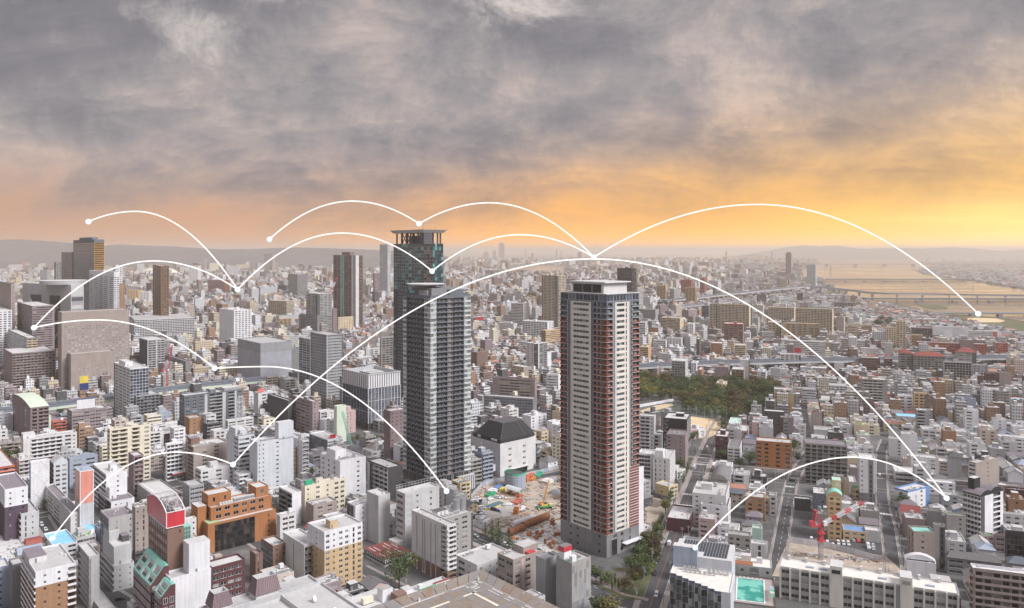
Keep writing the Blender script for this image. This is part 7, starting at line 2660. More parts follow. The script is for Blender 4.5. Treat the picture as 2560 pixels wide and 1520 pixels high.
def far_city():
 r=np.random.default_rng(5)
 rows=[np.array(MASS,dtype=np.float64).reshape(-1,7)]
 for d0,d1,st,hs in((1000,1500,13.5,0),(1500,2600,17.0,1),(2600,5200,29.0,2),(5200,15000,62.0,3)):
  half=.70*d1
  n=int(2*half/st)
  m=int((d1-d0)/st)
  a,b=np.meshgrid(np.arange(n),np.arange(m))
  x=-half+a.ravel()*st+r.uniform(-.25,.25,n*m)*st
  y=d0+b.ravel()*st+r.uniform(-.25,.25,n*m)*st
  x2=x+.45*(y-d0)*np.sign(.3)
  x=np.where(x2>half,x2-2*half,x2)
  k=(np.abs(x)<.70*y)&(r.random(n*m)<(.93 if d0<2000 else .85))
  x,y=x[k],y[k]
  c=len(x)
  t=r.random(c)
  if hs==0:
   w,l=r.uniform(7,12,c),r.uniform(8,13,c)
   h=np.where(t<.68,r.uniform(5,8,c),np.where(t<.93,r.uniform(9,17,c),r.uniform(18,32,c)))
   gb=(t<.5).astype(float)
  elif hs==1:
   w,l=r.uniform(8,16,c),r.uniform(8,16,c)
   h=np.where(t<.66,r.uniform(5,10,c),np.where(t<.93,r.uniform(10,22,c),r.uniform(22,42,c)))
   gb=(t<.4).astype(float)
  elif hs==2:
   w,l=r.uniform(10,26,c),r.uniform(10,24,c)
   h=np.where(t<.62,r.uniform(6,12,c),np.where(t<.94,r.uniform(12,26,c),r.uniform(28,52,c)))
   gb=(t<.2).astype(float)
  else:
   w,l=r.uniform(18,55,c),r.uniform(18,50,c)
   h=np.where(t<.7,r.uniform(6,14,c),np.where(t<.965,r.uniform(14,34,c),r.uniform(36,75,c)))
   gb=np.zeros(c)
  big=h>15
  w=np.where(big,np.maximum(w,12),w)
  l=np.where(big,l*r.choice([1,1,1.8,2.6],c),l)
  rz=np.where(x>.27*y,math.atan2(hd(20).y,hd(20).x),math.atan2(hd(48.7).y,hd(48.7).x))+r.normal(0,.12 if hs else .04,c)+(r.random(c)<.5)*math.pi/2
  rows.append(np.stack([x,y,w,l,h,rz,gb],1))
 A=np.concatenate(rows)
 keep=np.ones(len(A),bool)
 def inpoly(px_,py_,poly):
  c=np.zeros(len(px_),bool)
  j=len(poly)-1
  for i in range(len(poly)):
   xi,yi,xj,yj=poly[i][0],poly[i][1],poly[j][0],poly[j][1]
   with np.errstate(divide='ignore',invalid='ignore'):
    c^=((yi>py_)!=(yj>py_))&(px_<(xj-xi)*(py_-yi)/(yj-yi+1e-9)+xi)
   j=i
  return c
 m0=len(MASS)
 pb=[(p.x,p.y)for p in bank]
 for poly in(WPOLY,pb,[(p.x,p.y)for p in PARK]):
  keep&=~inpoly(A[:,0],A[:,1],poly)
 X=CX+F*A[:,0]/A[:,1]
 Yp=YH+F*HC/A[:,1]
 keep&=~((X>1500)&(Yp<643.5))
 keep&=~((X>2150)&(Yp<652))
 keep&=~((X>1265)&(X<1425)&(Yp>662)&(Yp<684))
 rad=np.maximum(A[:,2],A[:,3])*.5
 for fx,fy,hx,hy,rz,h in FOOT:
  if fy<930:
   continue
  dx,dy=A[:,0]-fx,A[:,1]-fy
  c,s=math.cos(rz),math.sin(rz)
  lx,ly=np.abs(c*dx+s*dy),np.abs(-s*dx+c*dy)
  hit=(lx<hx+rad*.8)&(ly<hy+rad*.8)
  hit[:m0]=False
  keep&=~hit
 for a,b,t,D in SIL:
  if D<900:
   continue
  inf=(A[:,1]<D)&(A[:,1]>D-500)&(X>a-4)&(X<b+4)
  lim=HC-(t+(YH+F*HC/D-t)*.62-YH)*A[:,1]/F
  A[:,4]=np.where(inf,np.clip(np.minimum(A[:,4],lim),4.5,None),A[:,4])
 for pts,hw in EXPRESS:
  for a,b in zip(pts,pts[1:]):
   dx,dy=b[0]-a[0],b[1]-a[1]
   L=dx*dx+dy*dy
   t=np.clip(((A[:,0]-a[0])*dx+(A[:,1]-a[1])*dy)/L,0,1)
   d2=(a[0]+dx*t-A[:,0])**2+(a[1]+dy*t-A[:,1])**2
   keep&=d2>(hw+rad)**2
   near=(d2<90**2)&(A[:,1]>950)
   A[:,4]=np.where(near,np.minimum(A[:,4],11),A[:,4])
 nb=(X>2150)&(A[:,1]>1400)
 A[:,4]=np.where(nb,np.minimum(A[:,4],5+5*r.random(len(A))),A[:,4])
 A=A[keep]
 n=len(A)
 x,y,w,l,h,rz,gb=A.T
 c,s=np.cos(rz),np.sin(rz)
 pal=np.array([PAL[k]for k in('white','offwhite','light','light','grey','taupe','beige','cream','sand','mauve','ginger','stained','cool','plum','offwhite','white','brown','dark')])
 wc=pal[r.integers(0,len(pal),n)]*r.uniform(.8,1.12,(n,1))
 rp=np.array([PAL[k]for k in('roofgrey','roofpale','concrete','roofgrey','roofpale','grey','roofgreen','rooftile','skyblue')])
 rpg=np.array([PAL[k]for k in('roofdark','roofgrey','roofpurple','slate','roofdark','rooftile','roofred','grey')])
 rc=np.where((gb>0)[:,None],rpg[r.integers(0,len(rpg),n)],rp[np.minimum(r.integers(0,60,n)*len(rp)//60,len(rp)-1)])
 few=r.random(n)<.985
 rc=np.where((few&(gb<1))[:,None],rp[r.integers(0,6,n)],rc)*r.uniform(.75,1.1,(n,1))
 rnd=r.random(n)
 def tf(lx,ly):
  return x+c*lx-s*ly,y+s*lx+c*ly
 V=np.zeros((n,10,3))
 for k,(sx,sy)in enumerate(((-1,-1),(1,-1),(1,1),(-1,1))):
  X_,Y_=tf(sx*w/2,sy*l/2)
  V[:,k,0],V[:,k,1]=X_,Y_
  V[:,k+4,0],V[:,k+4,1],V[:,k+4,2]=X_,Y_,h
 rh=np.where(gb>0,w*.27,0.0)
 for k,sy in((8,-1),(9,1)):
  X_,Y_=tf(np.zeros(n),sy*l/2)
  V[:,k,0],V[:,k,1],V[:,k,2]=X_,Y_,h+rh
 flat,gab=np.where(gb<1)[0],np.where(gb>0)[0]
 loops,tots,cols,uvs,par=[],[],[],[],[]
 def add(ids,idx,colr,uv,p):
  k=len(idx)
  loops.append((ids[:,None]*10+np.array(idx)[None,:]).ravel())
  tots.append(np.full(len(ids),k))
  cols.append(colr[ids])
  uvs.append(uv)
  par.append(np.stack([np.full(len(ids),p),rnd[ids],np.zeros(len(ids))],1))
 def side_uv(ids,ww,k=4):
  z0=np.zeros(len(ids))
  W_,H_=ww[ids],h[ids]
  base=[np.stack([z0,z0],1),np.stack([W_,z0],1),np.stack([W_,H_],1)]
  base+=[np.stack([W_/2,H_],1)]if k==5 else[]
  base+=[np.stack([z0,H_],1)]
  return np.stack(base,1).reshape(-1,2)
 zero=lambda ids,k:np.zeros((len(ids)*k,2))
 for ids,g in((flat,0),(gab,1)):
  add(ids,[1,2,6,5],wc,side_uv(ids,l),0)
  add(ids,[3,0,4,7],wc,side_uv(ids,l),0)
  if g:
   add(ids,[0,1,5,8,4],wc,side_uv(ids,w,5),0)
   add(ids,[2,3,7,9,6],wc,side_uv(ids,w,5),0)
   add(ids,[5,6,9,8],rc,zero(ids,4),1)
   add(ids,[7,4,8,9],rc,zero(ids,4),1)
  else:
   add(ids,[0,1,5,4],wc,side_uv(ids,w),0)
   add(ids,[2,3,7,6],wc,side_uv(ids,w),0)
   add(ids,[4,5,6,7],rc,zero(ids,4),1)
 me=bpy.data.meshes.new('distant_city')
 co=V.reshape(-1,3)
 loops,tots=np.concatenate(loops),np.concatenate(tots)
 cols,uvs,par=np.concatenate(cols),np.concatenate(uvs),np.concatenate(par)
 sh=flat[(h[flat]>9)&(y[flat]<6000)]
 if len(sh):
  k=len(sh)
  S=np.zeros((k,8,3))
  ox,oy=r.uniform(-.2,.2,k)*w[sh],r.uniform(-.2,.2,k)*l[sh]
  hw,hl,hh=w[sh]*r.uniform(.12,.25,k),l[sh]*r.uniform(.1,.22,k),r.uniform(2.4,4.5,k)
  for q,(sx,sy)in enumerate(((-1,-1),(1,-1),(1,1),(-1,1))):
   lx,ly=ox+sx*hw,oy+sy*hl
   S[:,q,0]=S[:,q+4,0]=x[sh]+c[sh]*lx-s[sh]*ly
   S[:,q,1]=S[:,q+4,1]=y[sh]+s[sh]*lx+c[sh]*ly
   S[:,q,2],S[:,q+4,2]=h[sh],h[sh]+hh
  base=len(co)
  co=np.concatenate([co,S.reshape(-1,3)])
  ids=np.arange(k)
  for f in([0,1,5,4],[1,2,6,5],[2,3,7,6],[3,0,4,7],[4,5,6,7]):
   loops=np.concatenate([loops,(base+ids[:,None]*8+np.array(f)[None]).ravel()])
   tots=np.concatenate([tots,np.full(k,4)])
   cols=np.concatenate([cols,wc[sh]])
   uvs=np.concatenate([uvs,np.zeros((k*4,2))])
   par=np.concatenate([par,np.stack([np.ones(k),rnd[sh],np.zeros(k)],1)])
 me.vertices.add(len(co))
 me.vertices.foreach_set('co',co.astype(np.float32).ravel())
 me.loops.add(len(loops))
 me.loops.foreach_set('vertex_index',loops.astype(np.int32))
 me.polygons.add(len(tots))
 me.polygons.foreach_set('loop_start',np.concatenate([[0],np.cumsum(tots)[:-1]]).astype(np.int32))
 me.polygons.foreach_set('loop_total',tots.astype(np.int32))
 me.update(calc_edges=True)
 me.shade_flat()
 at=me.attributes.new('col','FLOAT_COLOR','FACE')
 at.data.foreach_set('color',np.concatenate([cols,np.ones((len(cols),1))],1).astype(np.float32).ravel())
 at=me.attributes.new('par','FLOAT_VECTOR','FACE')
 at.data.foreach_set('vector',par.astype(np.float32).ravel())
 uv=me.uv_layers.new(name='UVMap')
 uv.data.foreach_set('uv',uvs.astype(np.float32).ravel())
 m=bpy.data.materials.new('distant_city')
 m.use_nodes=True
 g=NT(m.node_tree)
 ac=g.n('ShaderNodeAttribute',attribute_name='col')
 ap=g.n('ShaderNodeAttribute',attribute_name='par')
 sp=g.n('ShaderNodeSeparateXYZ')
 g._in(sp.inputs[0],ap.outputs['Vector'])
 uvn=g.n('ShaderNodeUVMap',uv_map='UVMap')
 su=g.n('ShaderNodeSeparateXYZ')
 g._in(su.inputs[0],uvn.outputs[0])
 fv=g.math('FRACT',g.math('DIVIDE',su.outputs[1],3.1))
 pu=g.math('ADD',1.9,g.math('MULTIPLY',sp.outputs[1],2.2))
 fu=g.math('FRACT',g.math('DIVIDE',su.outputs[0],pu))
 inv=g.math('MULTIPLY',g.math('GREATER_THAN',fv,.32),g.math('LESS_THAN',fv,.80))
 inu=g.math('MULTIPLY',g.math('GREATER_THAN',fu,.22),g.math('LESS_THAN',fu,.78))
 band=g.math('GREATER_THAN',sp.outputs[1],.62)
 inu=g.math('MAXIMUM',inu,band)
 win=g.math('MULTIPLY',g.math('MULTIPLY',inv,inu),g.math('SUBTRACT',1.0,sp.outputs[0]))
 geo=g.n('ShaderNodeNewGeometry')
 nz=g.noise(geo.outputs['Position'],.5,4,.6)
 f=g.math('ADD',.72,g.math('MULTIPLY',nz,.56))
 cc=g.mix(1.0,ac.outputs['Color'],g.comb(f,f,f),'MULTIPLY')
 wd=g.noise(g.vmath('MULTIPLY',geo.outputs['Position'],(.4,.4,.33)),1.0,1,.5)
 dk=g.mix(g.maprange(wd,.45,.62),(.05,.05,.055),(.16,.155,.15))
 cc=g.mix(g.math('MULTIPLY',win,.88),cc,dk)
 b=g.n('ShaderNodeBsdfPrincipled')
 g._in(b.inputs['Base Color'],cc)
 b.inputs['Roughness'].default_value=.8
 o=g.n('ShaderNodeOutputMaterial')
 g.t.links.new(b.outputs[0],o.inputs[0])
 me.materials.append(m)
 ob=bpy.data.objects.new('distant_city',me)
 COL.objects.link(ob)
 ob['kind']='stuff'
 ob['label']='sprawling low city of houses and blocks fading into the haze'
 print('far city',n,time.time()-T0)

# ------------------------------------------------------------------ trees
landmarks()
def own(label,x,y,group):
 """Members of a group each say what they stand beside."""
 if not group or '|' not in label:
  return label.replace('|',' ')
 return name_it(x,y,label.split('|')[0])
def mat_leaf(name,c0,c1):
 m=bpy.data.materials.new(name)
 m.use_nodes=True
 g=NT(m.node_tree)
 geo=g.n('ShaderNodeNewGeometry')
 oi=g.n('ShaderNodeObjectInfo')
 f=g.math('ADD',g.math('MULTIPLY',geo.outputs['Random Per Island'],.35),g.math('MULTIPLY',oi.outputs['Random'],.65))
 col=g.ramp(f,[(0,c0),(1,c1)])
 b=g.n('ShaderNodeBsdfPrincipled')
 g._in(b.inputs['Base Color'],col)
 b.inputs['Roughness'].default_value=.7
 b.inputs['Specular IOR Level'].default_value=.2
 o=g.n('ShaderNodeOutputMaterial')
 g.t.links.new(b.outputs[0],o.inputs[0])
 return m
LEAF=dict(dark=mat_leaf('leaf_dark',(.022,.040,.018),(.085,.115,.042)),mid=mat_leaf('leaf_mid',(.034,.058,.022),(.125,.155,.055)),olive=mat_leaf('leaf_olive',(.055,.055,.018),(.18,.155,.05)),rust=mat_leaf('leaf_rust',(.045,.035,.018),(.12,.085,.040)),yellow=mat_leaf('leaf_yellow',(.09,.085,.015),(.25,.22,.04)))
def tree_proto(kind,leaf,h,w,seed,shape='round',n=420,ls=.62):
 """Tapered trunk with limbs and a crown of leaf clumps with gaps."""
 r=random.Random(seed)
 t=MB()
 th=h*(.22 if shape!='cone' else .12)
 t.cyl(0,0,h*.022+.06,0,th+h*.1,'bark',7,h*.012+.04)
 lobes=[]
 k=9 if shape=='round' else 7
 for i in range(k):
  if shape=='round':
   a,q=2*math.pi*i/k+r.uniform(-.3,.3),r.uniform(.15,.62)
   z=th+(h-th)*r.uniform(.25,.82)
   lobes.append((w*q*.75*math.cos(a),w*q*.75*math.sin(a),z,w*r.uniform(.22,.36)))
  else:
   f=(i+.5)/k
   z=th+(h-th)*f
   rad=w*.5*((1-f)*.9+.12)if shape=='cone' else w*.42*(math.sin(math.pi*min(1,f*.86+.12))*.8+.2)
   a=r.uniform(0,6.28)
   lobes.append((rad*.25*math.cos(a),rad*.25*math.sin(a),z,rad))
 if shape=='round':
  lobes.append((0,0,h*.80,w*.28))
  lobes.append((0,0,h*.55,w*.38))
 for x,y,z,q in lobes[::2]:
  t.bar((0,0,th),(x*.8,y*.8,z-q*.2),h*.010+.03,'bark',4)
 c=MB()
 m=LEAF[leaf]
 tot=sum(l[3]**2 for l in lobes)
 for x,y,z,q in lobes:
  for _ in range(int(n*q*q/tot)+4):
   d=Vector((r.gauss(0,1),r.gauss(0,1),r.gauss(0,1))).normalized()
   rad=q*(r.uniform(.55,1.0)**.5)*r.uniform(.85,1.12)
   zz=.75 if shape=='round' else max(.8,(h-th)/7/q*.9)
   p=Vector((x,y,z))+Vector((d.x*rad,d.y*rad,d.z*rad*zz))
   s=ls*r.uniform(.6,1.4)
   nn=(d+Vector((r.gauss(0,.5),r.gauss(0,.5),r.gauss(0,.4)+.75))).normalized()
   a=nn.orthogonal().normalized()
   a.rotate(__import__('mathutils').Quaternion(nn,r.uniform(0,6.28)))
   b2=nn.cross(a)
   e=s*r.uniform(.5,.9)
   c.poly([tuple(p-a*s*.5),tuple(p-b2*e*.5+nn*s*.08),tuple(p+a*s*.55),tuple(p+b2*e*.5+nn*s*.08)],m)
 return t.mesh('trunk'),c.mesh('crown',weld=False)
TREES={}
def put_tree(key,loc,label,group,scale=1.0,rz=None,cat='tree'):
 tm,cm=TREES[key]
 label=own(label,loc[0],loc[1],group)
 t=thing('tree',label,cat,loc,RND.uniform(0,6.28)if rz is None else rz,group)
 t.scale=(scale,)*3
 inst('trunk',tm,t)
 inst('crown',cm,t)
 return t
for key,args in dict(big=('tree','dark',15,13,1,'round',900,.85),dark=('tree','dark',11,9,2,'round',520,1.05),mid=('tree','mid',10,8.5,3,'round',500,1.0),olive=('tree','olive',12,9,4,'round',520,1.0),rust=('tree','rust',13,11,5,'round',620,1.1),yellow=('tree','yellow',12,10,6,'round',560,.8),street=('tree','mid',8,4.6,7,'oval',380,.5),ginkgo=('tree','mid',9.5,4.6,8,'cone',420,.5),conifer=('tree','dark',7,2.0,9,'oval',260,.4),metaseq=('tree','olive',16,7,10,'cone',520,.8),shrub=('tree','dark',2.4,3.0,11,'round',120,.5)).items():
 TREES[key]=tree_proto(*args)
pr=random.Random(12)
KN=dict(big='large dark',dark='dark green',mid='mid green',olive='olive',rust='reddish brown',yellow='yellow green',metaseq='tall pointed olive')
spots=[]
for i in range(1600):
 x,y=pr.uniform(1562,1962),pr.uniform(938,1082)
 p=ground(x,y)
 if not in_poly(p.x,p.y,PARK):
  continue
 if in_poly(x,y,[(1560,1010),(1640,1000),(1700,1010),(1690,1020),(1800,1050),(1830,1062),(1770,1096),(1560,1090)])or in_poly(x,y,[(1600,1026),(1690,1003),(1700,1012),(1600,1036)]):
  continue
 if any((p-q).length<8.4 for q in spots):
  continue
 spots.append(p)
for i,p in enumerate(sorted(spots,key=lambda q:q.y)):
 X=CX+F*p.x/p.y
 key=pr.choices(['big','dark','mid','olive','rust','metaseq','yellow'],[2,4,4,2.2,.9 if X<1800 else 2.5,1.1 if 1720<X<1800 else 0,3 if X<1650 else .1])[0]
 put_tree(key,p,f"{KN[key]} park tree|in the park",'park trees by the playing field: '+KN[key],pr.uniform(1.0,1.4))
print('park',len(spots))
FO=[tuple(q)for q in FOOT]
along=[]
for a,c,n in(((1640,1345),(1700,1190),9),((1726,1160),(1706,1215),6),((1612,1400),(1655,1300),8)):
 for i in range(n):
  f=(i+.5)/n
  along.append((a[0]+(c[0]-a[0])*f,a[1]+(c[1]-a[1])*f))
for i,(x,y)in enumerate(along):
 put_tree(pr.choice(['street','olive','street'])if i<9 else 'street',ground(x,y),'round avenue street tree|','street trees along the avenue',pr.uniform(.65,.95))
for x,y,k,s in((1530,1490,'conifer',1.0),(1503,1476,'conifer',.9),(1516,1468,'conifer',.85),(1538,1480,'conifer',1.05),(1546,1487,'conifer',.95)):
 put_tree(k,ground(x,y-12),'slim dark garden conifer|','conifers in the tower garden',s)
for x,y,k,s in((1520,1462,'mid',.7),(1490,1455,'dark',.8),(1600,1400,'dark',.85),(1612,1385,'dark',.8),(1592,1418,'dark',.7),(1624,1372,'dark',.8),(1600,1440,'mid',.7),(1588,1462,'olive',.6),(1578,1430,'dark',.8),(1610,1360,'dark',.7),(1562,1478,'rust',.55),(1608,1418,'mid',.75)):
 put_tree(k,ground(x,y),'leafy garden tree|','trees in the tower garden',s*1.0)
GP=[gp(1592,1445),gp(1598,1400),gp(1615,1370),gp(1646,1335),gp(1657,1345),gp(1634,1420),gp(1606,1475)]
for i in range(150):
 p=gp(pr.uniform(1590,1660),pr.uniform(1335,1475))
 if in_poly(p.x,p.y,GP)and i%3==0:
  put_tree(pr.choice(['dark','dark','mid','rust']),p,'leafy garden tree|','trees in the tower garden',pr.uniform(.45,.8))
sheet('lawn',[gp(1505,1440),gp(1545,1420),gp(1600,1420),gp(1612,1370),gp(1655,1335),gp(1640,1415),gp(1605,1500),gp(1560,1500),gp(1500,1470)],.16,grass_m)
sheet('pond',[gp(1519,1440),gp(1540,1429),gp(1562,1427),gp(1566,1436),gp(1556,1447),gp(1535,1449)],.20,WM)
put_tree('big',ground(998,1470),'big dark round tree by the red roofed parking hall',None,1.3)
put_tree('dark',ground(1500,1545),'dark tree cut by the bottom edge near the junction',None,1.0)
put_tree('olive',ground(1525,1552),'olive tree at the bottom edge right of the dark one',None,1.0)
for x,y,s in((1231,1350,1.35),(1246,1362,1.6),(1272,1382,1.5),(1214,1340,1.0)):
 put_tree('ginkgo',ground(x,y),'pointed kerbside ginkgo tree|','ginkgo trees beside the construction site',s)
put_tree('ginkgo',ground(1362,1412),'pointed ginkgo standing alone before the banded tower',None,.9)
put_tree('street',ground(110,1275),'single leafy tree in front of the sheeted white tower',None,1.0)
for x,y in((790,1172),(782,1160),(778,1190),(1028,1130),(940,1110),(895,1105),(880,1108),(1190,1190),(1205,1180),(1160,1195)):
 put_tree('mid',ground(x,y),'leafy tree between offices|','trees around the crowned office',pr.uniform(.6,.9))
for x,y in((1875,1165),(1995,1158),(2030,1172),(1850,1170),(1700,1172),(2255,1275),(2262,1282),(1690,1160),(1712,1120),(1722,1110),(1735,1100),(1925,1140),(1985,1130),(1805,1150)):
 put_tree('dark',ground(x,y),'dark bushy tree among houses|','trees among the houses near the crossing',pr.uniform(.7,1.05))
for x,y,n,lab,k in((670,800,9,'dark tree in the grove below the cream slab','dark'),(1170,820,9,'dark tree in the grove right of the charcoal tower','dark'),(1790,840,8,'tall tree beside the beige slab','metaseq'),(1890,840,5,'tall tree beside the netted green building','metaseq'),(1700,865,7,'dark tree at the cream school blocks','dark'),(2200,815,9,'dark tree by the river side houses','dark'),(2120,780,9,'dark tree by the bank apartments','dark'),(2230,875,6,'dark tree before the beige towers','dark'),(12,1170,4,'dark hedge-like tree behind the orange balconies','dark')):
 for i in range(n):
  p=ground(x+pr.uniform(-34,34),y+pr.uniform(-9,9))
  put_tree(k,p,lab.split(' tree')[0]+' tree|',lab.replace(' tree',' trees',1),pr.uniform(.9,1.5)*(1 if p.y<1700 else 1.3))
sheet('playing_field',[gp(1625,1060),gp(1640,1040),gp(1700,1038),gp(1790,1048),gp(1833,1058),gp(1800,1082),gp(1765,1097),gp(1690,1090),gp(1620,1085),gp(1560,1078),gp(1560,1050)],.06,sand_m)
sheet('playing_field',[gp(1600,1027),gp(1638,1014),gp(1680,1008),gp(1684,1014),gp(1650,1023),gp(1608,1033)],.06,sand_m)
def net_fence(name,label,cat,pts,h,step,mat,mesh=True,post='steel',top=True,group=None):
 t=thing(name,label,cat,(pts[0][0],pts[0][1],0),0,group)
 rs=resample(pts,step)
 o=Vector(pts[0][:2])
 pm=MB()
 pm.cyl(0,0,.14,0,h,post,6)
 pm=pm.mesh('post')
 for q in rs:
  inst('post',pm,t,(q.x-o.x,q.y-o.y,0))
 if mesh:
  mb=MB()
  for a,c in zip(rs,rs[1:]):
   a,c=a-o,c-o
   n=max(3,int((c-a).length/1.2))
   for i in range(n):
    p=a+(c-a)*(i/n)
    mb.bar((p.x,p.y,.2),(p.x,p.y,h-.3),.035,mat,3)
   for k in range(int(h/1.3)):
    mb.bar((a.x,a.y,.4+k*1.3),(c.x,c.y,.4+k*1.3),.035,mat,3)
  mb.obj('netting',t,kind='stuff')
 return t
net_fence('net_fence','tall green net fence along the far side of the playing field','net fence',[gp(1700,1036),gp(1760,1044),gp(1835,1060)],11,9,'green')
net_fence('net_fence','row of thin posts with netting on the near side of the playing field','net fence',[gp(1690,1094),gp(1765,1099),gp(1800,1084)],8,8,'mid')
net_fence('net_fence','green net fence between the two sand pitches','net fence',[gp(1600,1040),gp(1690,1024),gp(1700,1036)],8,9,'green')
t=thing('boundary_wall','long white wall behind the upper sand pitch','wall',gp(1600,1018))
o=gp(1600,1018)
mb=MB()
q=gp(1684,1003)
d=(q-o)
for i in range(14):
 a,c=d*(i/14),d*((i+.96)/14)
 nn=Vector((-d.y,d.x,0)).normalized()*.2
 mb.prism([(a.x,a.y),(c.x,c.y),(c.x+nn.x,c.y+nn.y),(a.x+nn.x,a.y+nn.y)],0,3.0,'white')
mb.obj('wall_panel',t)

# ------------------------------------------------------------------ cars
def car_meshes(c,kind):
 L,W,H,hood=dict(car=(4.3,1.72,1.42,.72),van=(4.7,1.8,1.95,.95),truck=(5.6,2.0,2.5,1.0),bus=(9.5,2.4,2.9,1.1))[kind]
 b=MB()
 col='gloss:'+c
 z0,zb=.28,hood
 a,w=L/2,W/2
 prof=dict(car=[(-a,zb*.95),(-a+.15,zb+.12),(-a+.55,H-.08),(-.05*L,H),(.16*L,H-.06),(.30*L,zb+.12),(a-.12,zb),(a,.55)],van=[(-a,zb),(-a+.08,H-.1),(-a+.3,H),(.22*L,H),(.36*L,zb+.35),(a-.1,zb+.05),(a,.6)],truck=[(-a,1.0),(-a,H),(.14*L,H),(.15*L,1.9),(.34*L,1.9),(a-.1,1.15),(a,.6)],bus=[(-a,H-.2),(-a+.2,H),(a-.25,H),(a,H-.5),(a,.6)])[kind]
 ring=[(-a,z0)]+prof+[(a,z0)]
 n=len(ring)
 tuck=lambda z:w-.02-(.16 if z>zb+.2 else 0)
 for i in range(n):
  p,q=ring[i],ring[(i+1)%n]
  b.poly([(p[0],-tuck(p[1]),p[1]),(p[0],tuck(p[1]),p[1]),(q[0],tuck(q[1]),q[1]),(q[0],-tuck(q[1]),q[1])],col if not(kind=='truck' and p[0]<.14*L and p[1]>.9)else 'white')
 for s in(-1,1):
  b.poly([(p[0],s*tuck(p[1]),p[1])for p in ring][::-s],col)
 body=b.mesh('body')
 g=MB()
 zt=H-.22
 x0,x1=(-a+.7,.12*L)if kind!='truck' else(.18*L,.32*L)
 if kind=='bus':
  x0,x1=-a+.4,a-.4
 for s in(-1,1):
  y=s*(w-.165)
  m=3 if kind!='truck' else 1
  for k in range(m):
   u0,u1=x0+(x1-x0)*(k+.04)/m,x0+(x1-x0)*(k+.96)/m
   g.poly([(u0,y+s*.03,zb+.22),(u1,y+s*.03,zb+.22),(u1,y+s*.015,zt),(u0,y+s*.015,zt)][::-s],'glass_black')
 xf=dict(car=(.17,.295,H-.10,zb+.17),van=(.235,.35,H-.06,zb+.42),truck=(.345,.44,1.85,1.25),bus=(.475,.499,H-.35,1.3))[kind]
 g.poly([(xf[0]*L+.03,-w+.25,xf[2]+.02),(xf[1]*L+.03,-w+.2,xf[3]+.02),(xf[1]*L+.03,w-.2,xf[3]+.02),(xf[0]*L+.03,w-.25,xf[2]+.02)],'glass_black')
 if kind!='truck':
  g.poly([(-a+.02 if kind!='car' else-a+.2,w-.25,zb+.25),(-a+.02 if kind!='car' else-a+.2,-w+.25,zb+.25),(-a+.10 if kind!='car' else-a+.5,-w+.25,H-.2),(-a+.10 if kind!='car' else-a+.5,w-.25,H-.2)],'glass_black')
 win=g.mesh('window')
 wh=MB()
 k=10
 for y0,y1 in((-.1,.1),):
  P0=[(.32*math.cos(6.2832*i/k),y0,.32*math.sin(6.2832*i/k))for i in range(k)]
  P1=[(p[0],y1,p[2])for p in P0]
  for i in range(k):
   j=(i+1)%k
   wh.poly([P0[i],P1[i],P1[j],P0[j]],'rubber')
  wh.poly(P0,'rubber')
  wh.poly(P1[::-1],'rubber')
 wheel=wh.mesh('wheel')
 return body,win,wheel,L,W
CARS={}
CLAB={'white':'white','black':'black','grey':'grey','red':'red','navy':'dark blue','light':'silver'}
def put_car(c,kind,x,y,z,heading,label,group):
 label=own(label+'|' if group else label,x,y,group)
 key=(c,kind)
 if key not in CARS:
  CARS[key]=car_meshes(c,kind)
 bd,wn,wh,L,W=CARS[key]
 u=hd(heading)
 t=thing({'car':'parked_car','van':'parked_van','truck':'truck','bus':'bus'}[kind],label,kind,(x,y,z),math.atan2(u.y,u.x),group)
 inst('body',bd,t)
 inst('window',wn,t)
 for sx in(-.31,.31):
  for sy in(-1,1):
   inst('wheel',wh,t,(sx*L,sy*(W/2-.1),.32))
 return t
cr=random.Random(77)
CC=['white']*6+['light']*2+['black']*2+['grey','navy']
def car_row(a,c,n,heading,where,group,kinds=('car','car','van'),z=.14,cols=None,zfix=None):
 for i in range(n):
  f=(i+.5)/n
  x,y=a[0]+(c[0]-a[0])*f,a[1]+(c[1]-a[1])*f
  p=ground(x,y)if zfix is None else at_depth(x,y,(HC-zfix)*F/(y-YH))
  if cr.random()<.08:
   continue
  co,k=(cols or CC)[cr.randrange(len(cols or CC))],cr.choice(kinds)
  put_car(co,k,p.x,p.y,z if zfix is None else zfix,heading+cr.uniform(-3,3),f"{CLAB[co]} {k} {where}",f"{group}: {CLAB[co]} {k}s")
S1='on the site lot'
for a,c,n,h in(((1182,1252),(1208,1274),7,100),((1192,1248),(1216,1262),5,100),((1188,1274),(1208,1288),5,100),((1214,1272),(1248,1280),4,125),((1240,1246),(1262,1246),3,120),((1258,1265),(1288,1262),4,60),((1184,1290),(1200,1300),3,100),((1222,1250),(1230,1250),1,50)):
 car_row(a,c,n,h,S1,'cars on the construction site lot',('car','van'))
for(x,y),co,k in zip([(2029,1352),(2042,1354),(2056,1357),(2069,1361),(2083,1363),(2096,1360),(2109,1361),(2121,1362),(2134,1353),(2146,1354),(2158,1356)],['white','light','light','white','white','white','white','white','grey','red','black'],['van','car','car','van','car','van','van','van','car','car','car']):
 p=ground(x,y)
 lab=f"{CLAB[co]} {k} behind the site fence"
 put_car(co,k,p.x,p.y,.02,196 if k=='van' else 18,lab,f"cars behind the site fence: {CLAB[co]} {k}s")
p=ground(2171,1370)
put_car('white','truck',p.x,p.y,.02,196,'white box truck parked at the right end of the fenced lot',None)
for x,y,w in((2183,1366,'rear silver car right of the white box truck'),(2183,1373,'front silver car right of the white box truck')):
 p=ground(x,y)
 put_car('light','car',p.x,p.y,.02,196,w,None)
